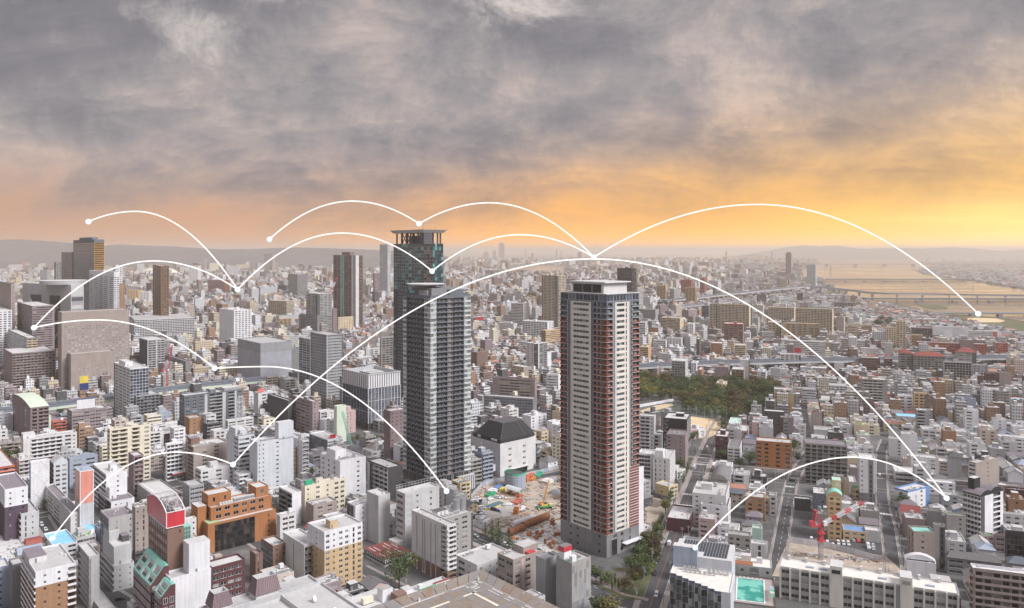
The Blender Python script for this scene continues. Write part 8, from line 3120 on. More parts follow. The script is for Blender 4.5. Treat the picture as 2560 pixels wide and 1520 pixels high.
for x,y,co,k,h,lab in((1637,1436,'black','car',198,'black car driving down the avenue beside the garden'),(1641,1490,'white','van',198,'white delivery van on the avenue near the junction'),(1673,1362,'white','truck',18,'small white truck driving up the avenue'),(1736,1172,'light','bus',198,'pale minibus waiting at the avenue crosswalk'),(1768,1118,'white','car',198,'white car on the avenue beyond the crossing'),(1374,1166,'navy','car',48,'dark blue car on the road behind the building site'),(1980,1203,'black','car',110,'black car at the crosswalk of the dashed street'),(1190,1342,'light','car',138,'silver car on the wide road by the site'),(1262,1364,'white','van',-41,'white van on the wide road by the site'),(2192,1130,'light','car',23,'silver car parked along the narrow street'),(2199,1188,'white','car',23,'white car parked along the narrow street'),(935,1100,'white','car',60,'white car before the crowned office'),(104,1314,'white','van',140,'white van parked in the left alley'),(114,1325,'white','car',140,'white car parked in the left alley'),(12,1374,'white','bus',60,'white bus at the left frame edge'),(1272,1454,'white','van',110,'white van behind the stained white building'),(300,1500,'black','car',70,'black car at the street corner below stepped apartments'),(1790,1112,'grey','car',198,'grey car under the trees of the avenue')):
 p=ground(x,y)
 put_car(co,k,p.x,p.y,.1,h,lab,None)
dk=BUILT['cardeck']
for i in range(16):
 x,y,z=on_roof(dk,.04+i*.06,.35 if i%5 else .7)
 co=cr.choice(CC)
 put_car(co,'car',x,y,z,20,f"{CLAB[co]} car on the deck roof",f"cars on the deck roof: {CLAB[co]}")

# ------------------------------------------------------------------ utility poles and lamps
pm=MB()
pm.cyl(0,0,.17,0,11.5,'concrete',7,.11)
POLE=pm.mesh('pole')
pm=MB()
for z,l in((10.9,1.0),(10.1,.8)):
 pm.box(-l,l,-.05,.05,z,z+.1,'steel',bottom=True)
 for x in(-l+.1,-l*.4,l*.4,l-.1):
  pm.box(x-.05,x+.05,-.05,.05,z+.1,z+.32,'white')
ARM=pm.mesh('crossarm')
pm=MB()
pm.cyl(.35,0,.26,8.3,9.4,'light',8)
TRF=pm.mesh('transformer')
lm=MB()
lm.cyl(0,0,.11,0,8.5,'steel',6,.07)
LPOLE=lm.mesh('pole')
lm=MB()
lm.bar((0,0,8.4),(1.6,0,8.9),.05,'steel')
lm.box(1.3,2.1,-.14,.14,8.85,8.98,'light',bottom=True)
LHEAD=lm.mesh('lamp_head')
def put_pole(x,y,rz,label,group):
 label=own(label,x,y,group)
 t=thing('utility_pole',label,'utility pole',(x,y,0),rz,group)
 inst('pole',POLE,t)
 inst('crossarm',ARM,t)
 if cr.random()<.5:
  inst('transformer',TRF,t)
def put_lamp(x,y,rz,label,group):
 label=own(label,x,y,group)
 t=thing('street_lamp',label,'street lamp',(x,y,0),rz,group)
 inst('pole',LPOLE,t)
 inst('lamp_head',LHEAD,t)
def both_sides(pts,half,step,fn,label,group,sides=(-1,1)):
 rs=resample([Vector(p[:2])for p in pts],step)
 for i in range(len(rs)-1):
  d=(rs[i+1]-rs[i]).normalized()
  n=Vector((d.y,-d.x))
  for s in sides:
   q=rs[i]+n*half*s+d*(step*.4 if s>0 else 0)
   if 350<q.y<1000:
    fn(q.x,q.y,math.atan2(d.y,d.x)+(math.pi/2 if s>0 else-math.pi/2)if fn is put_lamp else math.atan2(n.y,n.x),label,group)
both_sides(av,5.8,26,put_pole,'concrete avenue utility pole|','utility poles along the avenue')
both_sides(st2,4.3,21,put_pole,'concrete utility pole on dashed street|','utility poles along the dashed street')
both_sides(st3,4.3,22,put_pole,'concrete utility pole on narrow street|','utility poles along the narrow right street')
both_sides(rl,7.6,30,put_lamp,'wide road street lamp|','street lamps along the wide road')
both_sides(cs,7.4,28,put_lamp,'cross street lamp|','street lamps along the cross street')
both_sides(side3,4.2,24,put_pole,'concrete side street utility pole|','utility poles along the right side street',(1,))
for i in range(60):
 p=ground(cr.uniform(1700,2540),cr.uniform(1010,1420))
 if free(p.x,p.y,.6):
  put_pole(p.x,p.y,cr.uniform(0,3),'concrete alley utility pole|','utility poles in the alleys')
for pts,half in((av,5.8),(st2,4.3),(st3,4.3)):
 step=26 if pts is av else(21 if pts is st2 else 22)
 rs=resample([Vector(p[:2])for p in pts],step)
 for s in(-1,1):
  t=thing('power_line','bundle of black power cables along the '+('avenue' if pts is av else 'dashed street' if pts is st2 else 'narrow right street')+(', right kerb' if s>0 else ', left kerb'),'power cable',(rs[0].x,rs[0].y,0))
  mb=MB()
  P=[]
  for i in range(len(rs)-1):
   d=(rs[i+1]-rs[i]).normalized()
   n=Vector((d.y,-d.x))
   P.append(rs[i]+n*half*s+d*(step*.4 if s>0 else 0))
  for a,c in zip(P,P[1:]):
   for z,off in((11.2,-.8),(11.2,.8),(10.4,.5),(8.8,0)):
    prev=None
    for k in range(5):
     f=k/4
     q=a+(c-a)*f-rs[0]
     v=(q.x+off*.7,q.y,z-4*f*(1-f)*.7)
     if prev:
      mb.bar(prev,v,.03,'black',3)
     prev=v
  mb.obj('cable',t,kind='stuff')

# ------------------------------------------------------------------ construction sites and cranes
def soil_sheet(name,pts,z=.05,m=None):
 sheet(name,pts,z,m or soil_m)
soil_sheet('bare_ground',SITE)
soil_sheet('bare_ground',SITE2)
soil_sheet('bare_ground',YARD)
conc_m=mat_field('lot_concrete',(.30,.285,.265),(.46,.43,.39),.2)
soil_sheet('lot_paving',[gp(1182,1262),gp(1215,1240),gp(1300,1262),gp(1280,1290),gp(1200,1300)],.12,conc_m)
soil_sheet('lot_paving',LOTR,.07,'asphalt')
soil_sheet('slab',[gp(1275,1345),gp(1400,1298),gp(1425,1340),gp(1375,1382),gp(1300,1372)],.12,mat_field('fresh_concrete',(.42,.41,.39),(.58,.57,.55),.4))
def panel_fence(label,pts,h,step,c,gap=.05,post='steel',cat='fence',name='site_fence'):
 t=thing(name,label,cat,(pts[0][0],pts[0][1],0))
 rs=resample([Vector(p[:2])for p in pts],step)
 o=Vector(pts[0][:2])
 cs=c if isinstance(c,(list,tuple))else(c,)
 me={}
 for k,cc in enumerate(cs):
  mb=MB()
  mb.box(gap,step-gap,-.06,.06,.12,h,cc)
  mb.box(0,.1,.06,.2,0,h+.1,post)
  for q in(.3,.7):
   mb.box(0,step,.06,.12,h*q,h*q+.08,post)
  me[k]=mb.mesh('fence_panel')
 for i,(a,c2)in enumerate(zip(rs,rs[1:])):
  d=c2-a
  inst('fence_panel',me[cr.randrange(len(cs))],t,(a.x-o.x,a.y-o.y,0),math.atan2(d.y,d.x))
 return t
panel_fence('long grey panel fence behind the big construction site',[gp(1178,1246),gp(1205,1216),gp(1262,1203),gp(1345,1185),gp(1400,1172)],3.0,2.6,('light','bluegrey','light'))
panel_fence('white panel fence between construction site and wide road',[gp(1180,1312),gp(1218,1330),gp(1290,1366),gp(1375,1402)],3.0,3.4,('white','offwhite'),post='mid')
panel_fence('white sheet fence in front of the small car park',[gp(1972,1356),gp(2060,1368),gp(2140,1388),gp(2205,1408)],3.4,2.6,('white','cool','white'),post='mid')
panel_fence('pale site fence along the avenue pavement',[gp(1660,1322),gp(1672,1290),gp(1683,1258)],3.0,3.0,('white','bluegrey','light'))
panel_fence('dark railing along the avenue side of the site',[gp(1612,1235),gp(1650,1244),gp(1682,1254)],2.2,3.0,'mid')
def part_box(t,name,boxes,kind=None):
 mb=MB()
 for a in boxes:
  mb.box(*a)
 return mb.obj(name,t,kind=kind)
p=gp(1288,1218)
t=thing('storage_drum','large grey ribbed storage drum with a green netted rim','storage drum',p)
mb=MB()
mb.cyl(0,0,7.6,0,10.2,'bluegrey',28,None,'dark')
mb.obj('shell',t)
mb=MB()
for k in range(5):
 mb.cyl(0,0,7.75,1.6+k*1.9,1.75+k*1.9,'steel',28)
for i in range(14):
 a=6.2832*i/14
 mb.bar((7.7*math.cos(a),7.7*math.sin(a),0),(7.7*math.cos(a),7.7*math.sin(a),11),.08,'steel')
mb.obj('rib',t,kind='stuff')
mb=MB()
k=28
for i in range(k):
 a,c=6.2832*i/k,6.2832*(i+1)/k
 A,C_=(7.6*math.cos(a),7.6*math.sin(a)),(7.6*math.cos(c),7.6*math.sin(c))
 mb.poly([(*A,10.2),(*C_,10.2),(*C_,11.3+.4*math.sin(3*c)),(*A,11.3+.4*math.sin(3*a))],'emerald')
 mb.poly([(*C_,10.2),(*A,10.2),(A[0]*.93,A[1]*.93,11.2),(C_[0]*.93,C_[1]*.93,11.2)],'emerald')
mb.obj('netting',t)
a,c=gp(1268,1232),gp(1305,1243)
d=c-a
rz=math.atan2(d.y,d.x)
L=d.length
t=thing('open_shed','open work shed with a curved white roof on green posts','shed',(a.x,a.y,0),rz)
mb=MB()
n=8
for i in range(n):
 y0,y1=-3.2+6.4*i/n,-3.2+6.4*(i+1)/n
 z0,z1=4.2+1.5*(1-(y0/3.2)**2),4.2+1.5*(1-(y1/3.2)**2)
 for j in range(9):
  xa,xb=L*j/9+.03,L*(j+1)/9-.03
  mb.poly([(xa,y0,z0),(xb,y0,z0),(xb,y1,z1),(xa,y1,z1)],'cool')
mb.obj('roof',t)
mb=MB()
for x in(0,.25,.5,.75,1):
 for y in(-3.1,3.1):
  mb.bar((L*x,y,0),(L*x,y,4.2),.12,'green')
 mb.bar((L*x,-3.1,4.2),(L*x,3.1,4.2),.1,'green')
mb.obj('post',t,kind='stuff')
part_box(t,'stored_pile',[(1.5+i*2.2,3.0+i*2.2,-2,2,0,cr.uniform(.5,1.8),cr.choice(('rust','brown','offred','mid')))for i in range(int(L/2.3))],'stuff')
tb=0
for x,y,w,l,h,c,lab,rz in((1232,1230,9,5,2.6,'white','white tarpaulin tent at the left of the building site',.5),(1226,1240,9,4,2.4,'green','dark green container stack on the building site',.4),(1248,1222,12,4,2.8,'blue','stack under blue tarpaulin by the long site fence',.55),(1258,1226,8,3.5,2.2,'yellow','yellow heap of sheeting by the long site fence',.6),(1240,1226,6,4,2.0,'orange','orange equipment stack by the long site fence',.5),(1313,1203,6,5,4.6,'terracotta','orange container beside the storage drum',.6),(1326,1193,9,4,2.5,'offred','red and white truck-like container row at the rear',.6),(1346,1190,12,3,2.2,'emerald','bright green screen stack at the rear of the site',.6),(1333,1198,11,3,1.8,'terracotta','orange steel stack at the rear of the site',.6),(1386,1203,6,3,2.4,'bluegrey','grey blue excavator-like machine house at rear',1.0),(1367,1206,9,8,2.6,'ivory','pale heap of sheeting at the rear of the site',.3),(1290,1284,3.2,3.2,4.2,'terracotta','orange steel caisson box in mid site',.6),(1207,1302,6,3,2.8,'white','white site office hut near the road fence',.65),(1216,1310,9,3,2.8,'white','white site cabin row by the road fence',.65),(1292,1257,10,5,2.0,'offred','row of red steel sections on the site',.6)):
 p=gp(x,y)
 t=thing('site_stack',lab,'stack',p,rz+.6)
 n=max(2,int(w/2.4))
 for i in range(n):
  hh=h*cr.uniform(.75,1.0)
  part_box(t,'bundle',[(-w/2+w*i/n+.06,-w/2+w*(i+1)/n-.06,-l/2,l/2*cr.uniform(.7,1),0,hh,c)])
A=[gp(1206,1268),gp(1246,1254),gp(1264,1260),gp(1222,1276)]
t=thing('settling_basin','shallow blue basin with a yellow edge between parked cars','basin',A[0])
mb=MB()
o=A[0]
mb.poly([(*(q-o).xy,.5)for q in A],mat_field('basin_blue',(.05,.10,.15),(.12,.20,.24),.5))
mb.obj('water',t)
mb=MB()
for i in range(4):
 p,q=A[i]-o,A[(i+1)%4]-o
 mb.bar((p.x,p.y,.5),(q.x,q.y,.5),.5 if i in(2,3)else .25,'yellow' if i!=0 else 'lemon')
mb.obj('edge',t)
for a,c,r,col,lab in((gp(1272,1340),gp(1308,1325),2.0,'rust','short rust coloured steel pipe length by the road trees'),(gp(1308,1322),gp(1370,1297),2.2,'rust','long rust coloured steel pipe across the dig'),(gp(1282,1318),gp(1336,1300),1.9,'white','long white sheeted duct beside the rusty pipe')):
 t=thing('pipe',lab,'pipe',(a.x,a.y,0))
 n=max(3,int((c-a).length/4))
 for i in range(n):
  mb=MB()
  p,q=(c-a)*(i/n),(c-a)*((i+.97)/n)
  mb.bar((p.x,p.y,r),(q.x,q.y,r),r*(1 if i%2 else .97),col,12)
  mb.obj('pipe_segment',t)
t=thing('pile_caps','rows of orange pile heads standing on the fresh concrete slab','pile heads',gp(1345,1345))
o=gp(1345,1345)
slab=[gp(1278,1346),gp(1400,1300),gp(1422,1340),gp(1372,1380),gp(1302,1370)]
for i in range(60):
 q=gp(cr.uniform(1280,1420),cr.uniform(1302,1378))
 if in_poly(q.x,q.y,slab):
  mb=MB()
  w,h=cr.uniform(.5,1.1),cr.uniform(.8,3.2)
  mb.box(-w,w,-w,w,.12,h,cr.choice(('rust','ginger','terracotta','rust')))
  mb.obj('pile_head',t,loc=(q.x-o.x,q.y-o.y,0),rot=.7)
mb=MB()
for i in range(1500):
 q=gp(cr.uniform(1182,1420),cr.uniform(1195,1378))
 if not in_poly(q.x,q.y,SITE):
  continue
 if in_poly(q.x,q.y,[gp(1182,1262),gp(1215,1240),gp(1300,1262),gp(1280,1290),gp(1200,1300)])and cr.random()<.93:
  continue
 w,l,h=cr.uniform(.1,.5),cr.uniform(.4,2.6),cr.uniform(.1,.7)
 a=cr.choice((.7,2.27))+cr.gauss(0,.15)
 p=Vector((math.cos(a)*l,math.sin(a)*l,0))
 mb.bar((q.x-p.x,q.y-p.y,h*.6),(q.x+p.x,q.y+p.y,h*.6),w*.6,cr.choice(('steel','light','rust','ginger','offwhite','mid','taupe','terracotta','concrete','dark')))
o_=mb.obj('rubble',kind='stuff')
o_['label']='scattered beams, planks and steel across the construction site'
mb=MB()
for i in range(320):
 a,b_=(gp(1640,1310),gp(1652,1332))if i%2 else(gp(1985,1385),gp(2190,1402))
 q=a+(b_-a)*cr.random()+Vector((cr.gauss(0,3),cr.gauss(0,1.6),0))
 p=Vector((cr.uniform(-1.2,1.2),cr.uniform(-.8,.8),0))
 mb.bar((q.x-p.x,q.y-p.y,.3),(q.x+p.x,q.y+p.y,.4),cr.uniform(.08,.35),cr.choice(('steel','mid','rust','light','taupe')))
o_=mb.obj('rubble',kind='stuff')
o_['label']='piles of beams and debris in the smaller building yards'
t=thing('soil_heap','dark grey rounded gravel heap left of the banded tower','heap',gp(1392,1232))
mb=MB()
n=18
P=[[(6.0*(1-k/4)*math.cos(6.2832*i/n)*(1+.08*math.sin(3*i)),5.0*(1-k/4)*math.sin(6.2832*i/n),2.6*math.sin(k/4*1.57))for i in range(n)]for k in range(5)]
for k in range(4):
 for i in range(n):
  j=(i+1)%n
  mb.poly([P[k][i],P[k][j],P[k+1][j],P[k+1][i]],'mid')
mb.obj('gravel',t)
soil_sheet('lot_paving',[gp(1612,1243),gp(1640,1248),gp(1668,1258),gp(1640,1270),gp(1612,1262)],.10,mat_field('planted_bed',(.10,.075,.06),(.20,.15,.12),.3))
def mobile_crane(p,rz):
 t=thing('mobile_crane','orange mobile crane with its boom raised on the building site','mobile crane',p,rz)
 mb=MB()
 mb.box(-5.2,5.2,-1.4,1.4,.9,1.9,'green')
 mb.box(3.0,5.2,-1.3,1.3,1.9,3.0,'lemon')
 mb.obj('chassis',t)
 for x in(-3.8,-2.2,2.2,3.8):
  for y in(-1.35,1.35):
   m=MB()
   m.bar((x,y-.25,.7),(x,y+.25,.7),.7,'rubber',10)
   m.obj('wheel',t)
 mb=MB()
 mb.box(-3.2,1.6,-1.2,1.2,1.9,3.4,'gloss:yellow')
 mb.box(-.6,1.4,-1.25,-.2,3.4,4.2,'glass_black')
 mb.box(-3.6,-2.4,-1.3,1.3,2.0,3.6,'offred')
 mb.obj('cab',t)
 mb=MB()
 a,b_=Vector((-1.2,.4,3.0)),Vector((2.6,-1.2,19.5))
 for f0,f1,w in((0,.55,.62),(.5,.85,.5),(.8,1,.38)):
  mb.bar(a+(b_-a)*f0,a+(b_-a)*f1,w,'gloss:orange_crane',4)
 mb.obj('boom',t)
 mb=MB()
 mb.bar((.8,.2,2.8),tuple(a+(b_-a)*.35),.2,'steel')
 mb.bar(tuple(b_),(b_.x+.4,b_.y,12),.04,'dark')
 mb.obj('hoist',t)
 for s in(-1,1):
  for x in(-4.6,4.6):
   m=MB()
   m.box(x-.3,x+.3,s*1.4 if s>0 else-3.4,3.4 if s>0 else-1.4,.7,1.0,'lemon')
   m.box(x-.4,x+.4,s*3.1-.4,s*3.1+.4,0,.7,'mid')
   m.obj('outrigger',t)
PAL['orange_crane']=(.70,.30,.03)
mobile_crane(gp(1362,1271),.25)
p=gp(1303,1276)
t=put_car('white','truck',p.x,p.y,.1,230,'white flatbed lorry with a folded loader arm on site',None)
mb=MB()
mb.bar((-.2,0,2.2),(1.2,.3,5.8),.14,'dark')
mb.bar((1.2,.3,5.8),(3.5,.6,8.2),.11,'dark')
mb.obj('loader_arm',t)
def lattice(mb,a,b,w,n,cols,r=.13):
 """Square lattice boom from a to b in n bays, colours in turn."""
 a,b=Vector(a),Vector(b)
 d=(b-a).normalized()
 s=d.cross(Vector((0,0,1)))
 if s.length<.05:
  s=Vector((1,0,0))
 s.normalize()
 u=s.cross(d)
 K4=((1,1),(1,-1),(-1,-1),(-1,1))
 for i in range(n):
  c=cols[(i*len(cols))//n]
  p,q=a+(b-a)*(i/n),a+(b-a)*((i+1)/n)
  A=[p+s*x*w+u*y*w for x,y in K4]
  B_=[q+s*x*w+u*y*w for x,y in K4]
  for k in range(4):
   mb.bar(A[k],B_[k],r,c)
   mb.bar(A[k],B_[(k+1)%4],r*.6,c)
   mb.bar(A[(k+1)%4],B_[k],r*.6,c)
   mb.bar(A[k],A[(k+1)%4],r*.6,c)
def tower_crane(base,label,mast,jib,heading,elev,scale=1.0,striped=True,redmast=.45):
 u=hd(heading)
 t=thing('tower_crane',label,'tower crane',base,math.atan2(u.y,u.x))
 mb=MB()
 lattice(mb,(0,0,0),(0,0,mast*(1-redmast)),.9*scale,max(3,int(mast*(1-redmast)/(2*scale))),['grey'],.14*scale)
 lattice(mb,(0,0,mast*(1-redmast)),(0,0,mast),1.0*scale,max(2,int(mast*redmast/(2*scale))),['gloss:red'],.17*scale)
 mb.obj('mast',t)
 mb=MB()
 for z in(mast*(1-redmast),mast*(1-redmast*.5)):
  mb.box(-2*scale,2*scale,-2*scale,2*scale,z,z+.35*scale,'gloss:red',bottom=True)
 mb.box(-6.5*scale,1.8*scale,-1.4*scale,1.4*scale,mast,mast+.8*scale,'gloss:red',bottom=True)
 mb.box(-6.5*scale,-4.5*scale,-1.3*scale,1.3*scale,mast+.8*scale,mast+3*scale,'gloss:red')
 mb.box(-4*scale,-3*scale,-1.2*scale,1.2*scale,mast+.8*scale,mast+2.4*scale,'grey')
 mb.obj('slewing_platform',t)
 mb=MB()
 mb.box(.4*scale,2.4*scale,-2.6*scale,-1.3*scale,mast+.5*scale,mast+2.9*scale,'white')
 mb.box(2.41*scale,2.45*scale,-2.4*scale,-1.5*scale,mast+1.1*scale,mast+2.5*scale,'glass_black')
 mb.obj('cab',t)
 mb=MB()
 ap=8.5*scale
 for y in(-1.1*scale,1.1*scale):
  mb.bar((1.2*scale,y,mast+.8*scale),(-3.2*scale,y,mast+ap),.22*scale,'gloss:red')
  mb.bar((-5*scale,y,mast+.8*scale),(-3.6*scale,y,mast+ap),.22*scale,'gloss:red')
  for q in(.25,.5,.75):
   mb.bar((1.2*scale-4.4*scale*q,y,mast+.8*scale+(ap-.8*scale)*q),(-5*scale+1.4*scale*q,y,mast+.8*scale+(ap-.8*scale)*q),.1*scale,'gloss:red')
 mb.bar((-3.4*scale,-1.8*scale,mast+ap),(-3.4*scale,1.8*scale,mast+ap),.5*scale,'gloss:red')
 mb.obj('a_frame',t)
 mb=MB()
 e=R(elev)
 A=Vector((1.6*scale,0,mast+1.2*scale))
 B_=A+Vector((math.cos(e),0,math.sin(e)))*jib
 lattice(mb,A,B_,.75*scale,max(8,int(jib/(1.8*scale))),['white','gloss:red','white','gloss:coral','white','gloss:red']if striped else['gloss:red'],.16*scale)
 mb.obj('jib',t)
 mb=MB()
 mb.bar((-3.4*scale,0,mast+ap),tuple(A+(B_-A)*.8),.07*scale,'dark')
 mb.bar(tuple(B_),(B_.x,0,B_.z-8*scale),.06*scale,'dark')
 mb.obj('cable',t)
 return t
p=gp(2052,1398)
tower_crane((p.x,p.y,0),'red and white luffing tower crane standing in the fenced yard',18.5,27,78,22,1.0)
p=at_depth(*px('b1',1632,660),800)
tower_crane((p.x,p.y,0),'slim red tower crane rising behind the teal balcony apartments',47,26,60,82,.8,False,.3)
p=at_depth(*px('a2',635,1010),1600)
tower_crane((p.x,p.y,0),'red and white crane in front of the twin grey tower',48,72,70,66,2.0)
p=gp(882,1135)
t=thing('lattice_crane','teal lattice crane boom leaning beside the pale green slab','crawler crane',(p.x,p.y,0),.9)
mb=MB()
a,b_=Vector((0,0,2)),at_depth(868,1052,690)-p
lattice(mb,a,Vector((-6,6,36)),.9,18,['teal'],.16)
mb.obj('boom',t)
mb=MB()
mb.box(-3,3,-2,2,1.0,3.2,'teal')
mb.box(-3.4,3.4,-2.2,-1.3,0,1.0,'dark')
mb.box(-3.4,3.4,1.3,2.2,0,1.0,'dark')
mb.obj('body',t)

# ------------------------------------------------------------------ filling stations and the dark red parking hall
def canopy(p,rz,w,l,z,top,edge,label,name='filling_station',cat='filling station'):
 t=thing(name,label,cat,p,rz)
 mb=MB()
 mb.box(-w/2,w/2,-l/2,l/2,z,z+.9,edge,top,bottom=True)
 mb.obj('canopy',t)
 mb=MB()
 for x in(-w*.3,w*.3):
  for y in(-l*.3,l*.3):
   mb.box(x-.2,x+.2,y-.2,y+.2,0,z,'white')
 mb.obj('post',t)
 mb=MB()
 for x in(-w*.3,w*.3):
  mb.box(x+.8,x+1.6,-.3,.3,0,1.6,'gloss:red')
  mb.box(x+.8,x+1.6,-.35,-.3,.9,1.4,'white')
 mb.obj('fuel_pump',t)
 mb=MB()
 mb.box(-w*.5,w*.5,l*.52,l*.8,0,3.8,'white','roof:roofpale')
 mb.box(-w*.4,w*.4,l*.52-.04,l*.52-.01,.6,2.6,'glass')
 mb.obj('kiosk',t)
 return t
canopy(gp(1805,1180),R(-15),14,10,5.0,'roof:ivory','gloss:red','filling station with a pale canopy edged in red by the crossing')
canopy(gp(452,1196),R(41),15,12,5.0,'roof:cool','gloss:red','filling station with a grey canopy edged in red among left apartments')
C,wl,wr,h,rz=frame_of('c2',1048,1255,1520,935,1010,'A')
b=Bld('parking_hall','low parking hall under a dark red roof with pale ribs','parking hall',C,wl,wr,h,rz,'dark')
x0,y0=b.ox,b.oy
mb=MB()
n=7
for i in range(n):
 for j in range(3):
  mb.poly([(x0+wr*i/n+.05,y0+wl*j/3+.05,h),(x0+wr*(i+1)/n-.05,y0+wl*j/3+.05,h),(x0+wr*(i+1)/n-.05,y0+wl*(j+1)/3-.05,h+.02),(x0+wr*i/n+.05,y0+wl*(j+1)/3-.05,h+.02)],'roof:roofred')
mb.poly([(x0,y0,h-.05),(x0+wr,y0,h-.05),(x0+wr,y0+wl,h-.05),(x0,y0+wl,h-.05)],'maroon')
mb.obj('roof',b.root)
mb=MB()
for i,j in((1,.1),(2,.55),(3,.1),(4,.5),(5,.1),(6,.45),(1,.6),(5,.6)):
 mb.box(x0+wr*i/n-.25,x0+wr*i/n+.25,y0+wl*j,y0+wl*(j+.32),h+.03,h+.1,'ivory')
mb.obj('roof_rib',b.root,kind='stuff')
mb=MB()
for i in range(12):
 mb.box(x0+wr*i/12,x0+wr*i/12+.25,y0-.05,y0+.2,0,h-.06,'dark')
 mb.box(x0-.05,x0+.2,y0+wl*i/12,y0+wl*i/12+.25,0,h-.06,'dark')
mb.box(x0+.3,x0+wr,y0+.25,y0+.35,h*.45,h-.1,'white')
mb.box(x0+.25,x0+.35,y0+.4,y0+wl,h*.45,h-.1,'white')
mb.box(x0,x0+wr,y0-.2,y0-.06,0,1.3,'light')
mb.box(x0-.2,x0-.06,y0,y0+wl,0,1.3,'light')
mb.obj('frame',b.root,kind='stuff')
mb=MB()
mb.box(x0+wr*.9,x0+wr+4,y0+wl*.6,y0+wl*.95,0,h+1.6,'offwhite','roof:roofpale')
mb.obj('gate_house',b.root)

# ------------------------------------------------------------------ elevated roads, railway and bridges
def viaduct(name,label,cat,pts,half,thick,pier,step,c='light',rail='bluegrey',lamps=True,marks=True):
 """Deck on piers along 3D points."""
 t=thing(name,label,cat,(pts[0].x,pts[0].y,0))
 o=pts[0]
 L2=[Vector((p.x,p.y))for p in pts]
 EXPRESS.append(([(p.x,p.y)for p in pts],half))
 def side(off):
  out=[]
  for i,p in enumerate(L2):
   a,q=L2[max(0,i-1)],L2[min(len(L2)-1,i+1)]
   d=(q-a).normalized()
   n=Vector((d.y,-d.x))
   out.append(Vector((p.x+n.x*off-o.x,p.y+n.y*off-o.y,pts[i].z)))
  return out
 l,r=side(-half),side(half)
 for i in range(len(pts)-1):
  mb=MB()
  a,b_,c2,d=l[i],l[i+1],r[i+1],r[i]
  dn=Vector((0,0,thick))
  mb.poly([tuple(a),tuple(d),tuple(c2),tuple(b_)],'asphalt')
  mb.poly([tuple(a-dn),tuple(b_-dn),tuple(c2-dn),tuple(d-dn)],c)
  mb.poly([tuple(a),tuple(b_),tuple(b_-dn),tuple(a-dn)],c)
  mb.poly([tuple(d),tuple(d-dn),tuple(c2-dn),tuple(c2)],c)
  mb.obj('deck',t)
 mb=MB()
 up=Vector((0,0,2.2))
 for S,s in((l,1),(r,-1)):
  for a,b_ in zip(S,S[1:]):
   mb.poly([tuple(a),tuple(b_),tuple(b_+up),tuple(a+up)],rail)
   mb.poly([tuple(b_),tuple(a),tuple(a+up),tuple(b_+up)],rail)
   mb.bar(tuple(a+up),tuple(b_+up),.12,'steel')
 mb.obj('noise_barrier',t)
 if marks:
  mb=MB()
  for off in(-half+.7,-.4,.4,half-.7):
   S=side(off)
   S2=side(off+.2)
   for i in range(len(S)-1):
    e=Vector((0,0,.02))
    mb.poly([tuple(S[i]+e),tuple(S2[i]+e),tuple(S2[i+1]+e),tuple(S[i+1]+e)],'paint')
  mb.obj('marking',t)
 pm=None
 rs=resample(L2,step)
 zi=lambda q:np.interp(0,[0],[0])
 acc=[0]
 for a,b_ in zip(L2,L2[1:]):
  acc.append(acc[-1]+(b_-a).length)
 for k,q in enumerate(rs):
  z=float(np.interp(k*step,acc,[p.z for p in pts]))-thick
  i=min(len(L2)-2,max(0,int(np.searchsorted(acc,k*step))-1))
  d=L2[i+1]-L2[i]
  mb=MB()
  mb.box(-1.3,1.3,-half*.35,half*.35,0,z-1.6,pier)
  mb.box(-1.5,1.5,-half*.85,half*.85,z-1.6,z-.02,pier,bottom=True)
  mb.obj('pier',t,loc=(q.x-o.x,q.y-o.y,0),rot=math.atan2(d.y,d.x))
 return t
def zpt(x,y,z):
 return at_depth(x,y,(HC-z)*F/(y-YH))
def smooth(pts,n=6):
 out=[]
 for i in range(len(pts)-1):
  p0,p1,p2,p3=pts[max(0,i-1)],pts[i],pts[i+1],pts[min(len(pts)-1,i+2)]
  for k in range(n):
   t=k/n
   out.append(.5*((2*p1)+(p2-p0)*t+(2*p0-5*p1+4*p2-p3)*t*t+(3*p1-p0-3*p2+p3)*t**3))
 out.append(pts[-1])
 return out
E1=smooth([zpt(1500,922,15),zpt(1597,916,15),zpt(1760,908,15),zpt(1900,904,15),zpt(2060,900,15),zpt(2250,897,15),zpt(2420,894,15),zpt(2620,893,15)],5)
viaduct('elevated_expressway','wide elevated expressway crossing behind the park on the right','elevated road',E1,11,2.2,'concrete',38)
E2=smooth([zpt(-60,1034,15),zpt(80,1020,15),zpt(190,1006,15),zpt(290,992,15),zpt(420,974,15),zpt(560,958,15),zpt(700,945,15)],5)
viaduct('elevated_expressway','grey elevated expressway with a pale green girder on the left','elevated road',E2,10,2.4,'palegreen',36,c='palegreen')
E3=smooth([zpt(1660,752,17),zpt(1740,744,18),zpt(1830,734,20),zpt(1920,725,24),zpt(2022,717,26),zpt(2125,726,23),zpt(2200,733.5,21),zpt(2330,735.5,20),zpt(2450,737.5,20),zpt(2640,740,20)],5)
viaduct('elevated_expressway','pale elevated expressway curving out over the river','bridge',E3,12,3.0,'light',85,marks=False)
E4=smooth([zpt(1690,768,12),zpt(1800,757,12),zpt(1900,748,12),zpt(2010,742,12),zpt(2120,740,13)],4)
viaduct('elevated_expressway','lower slip road below the curving expressway near the river','elevated road',E4,8,2.2,'light',60,marks=False)
E5=smooth([zpt(1180,764,12),zpt(1010,760,12),zpt(900,762,12)],4)
viaduct('railway_viaduct','long pale viaduct left of the dark glass tower','viaduct',E5,7,2.5,'light',50,marks=False,rail='cool')
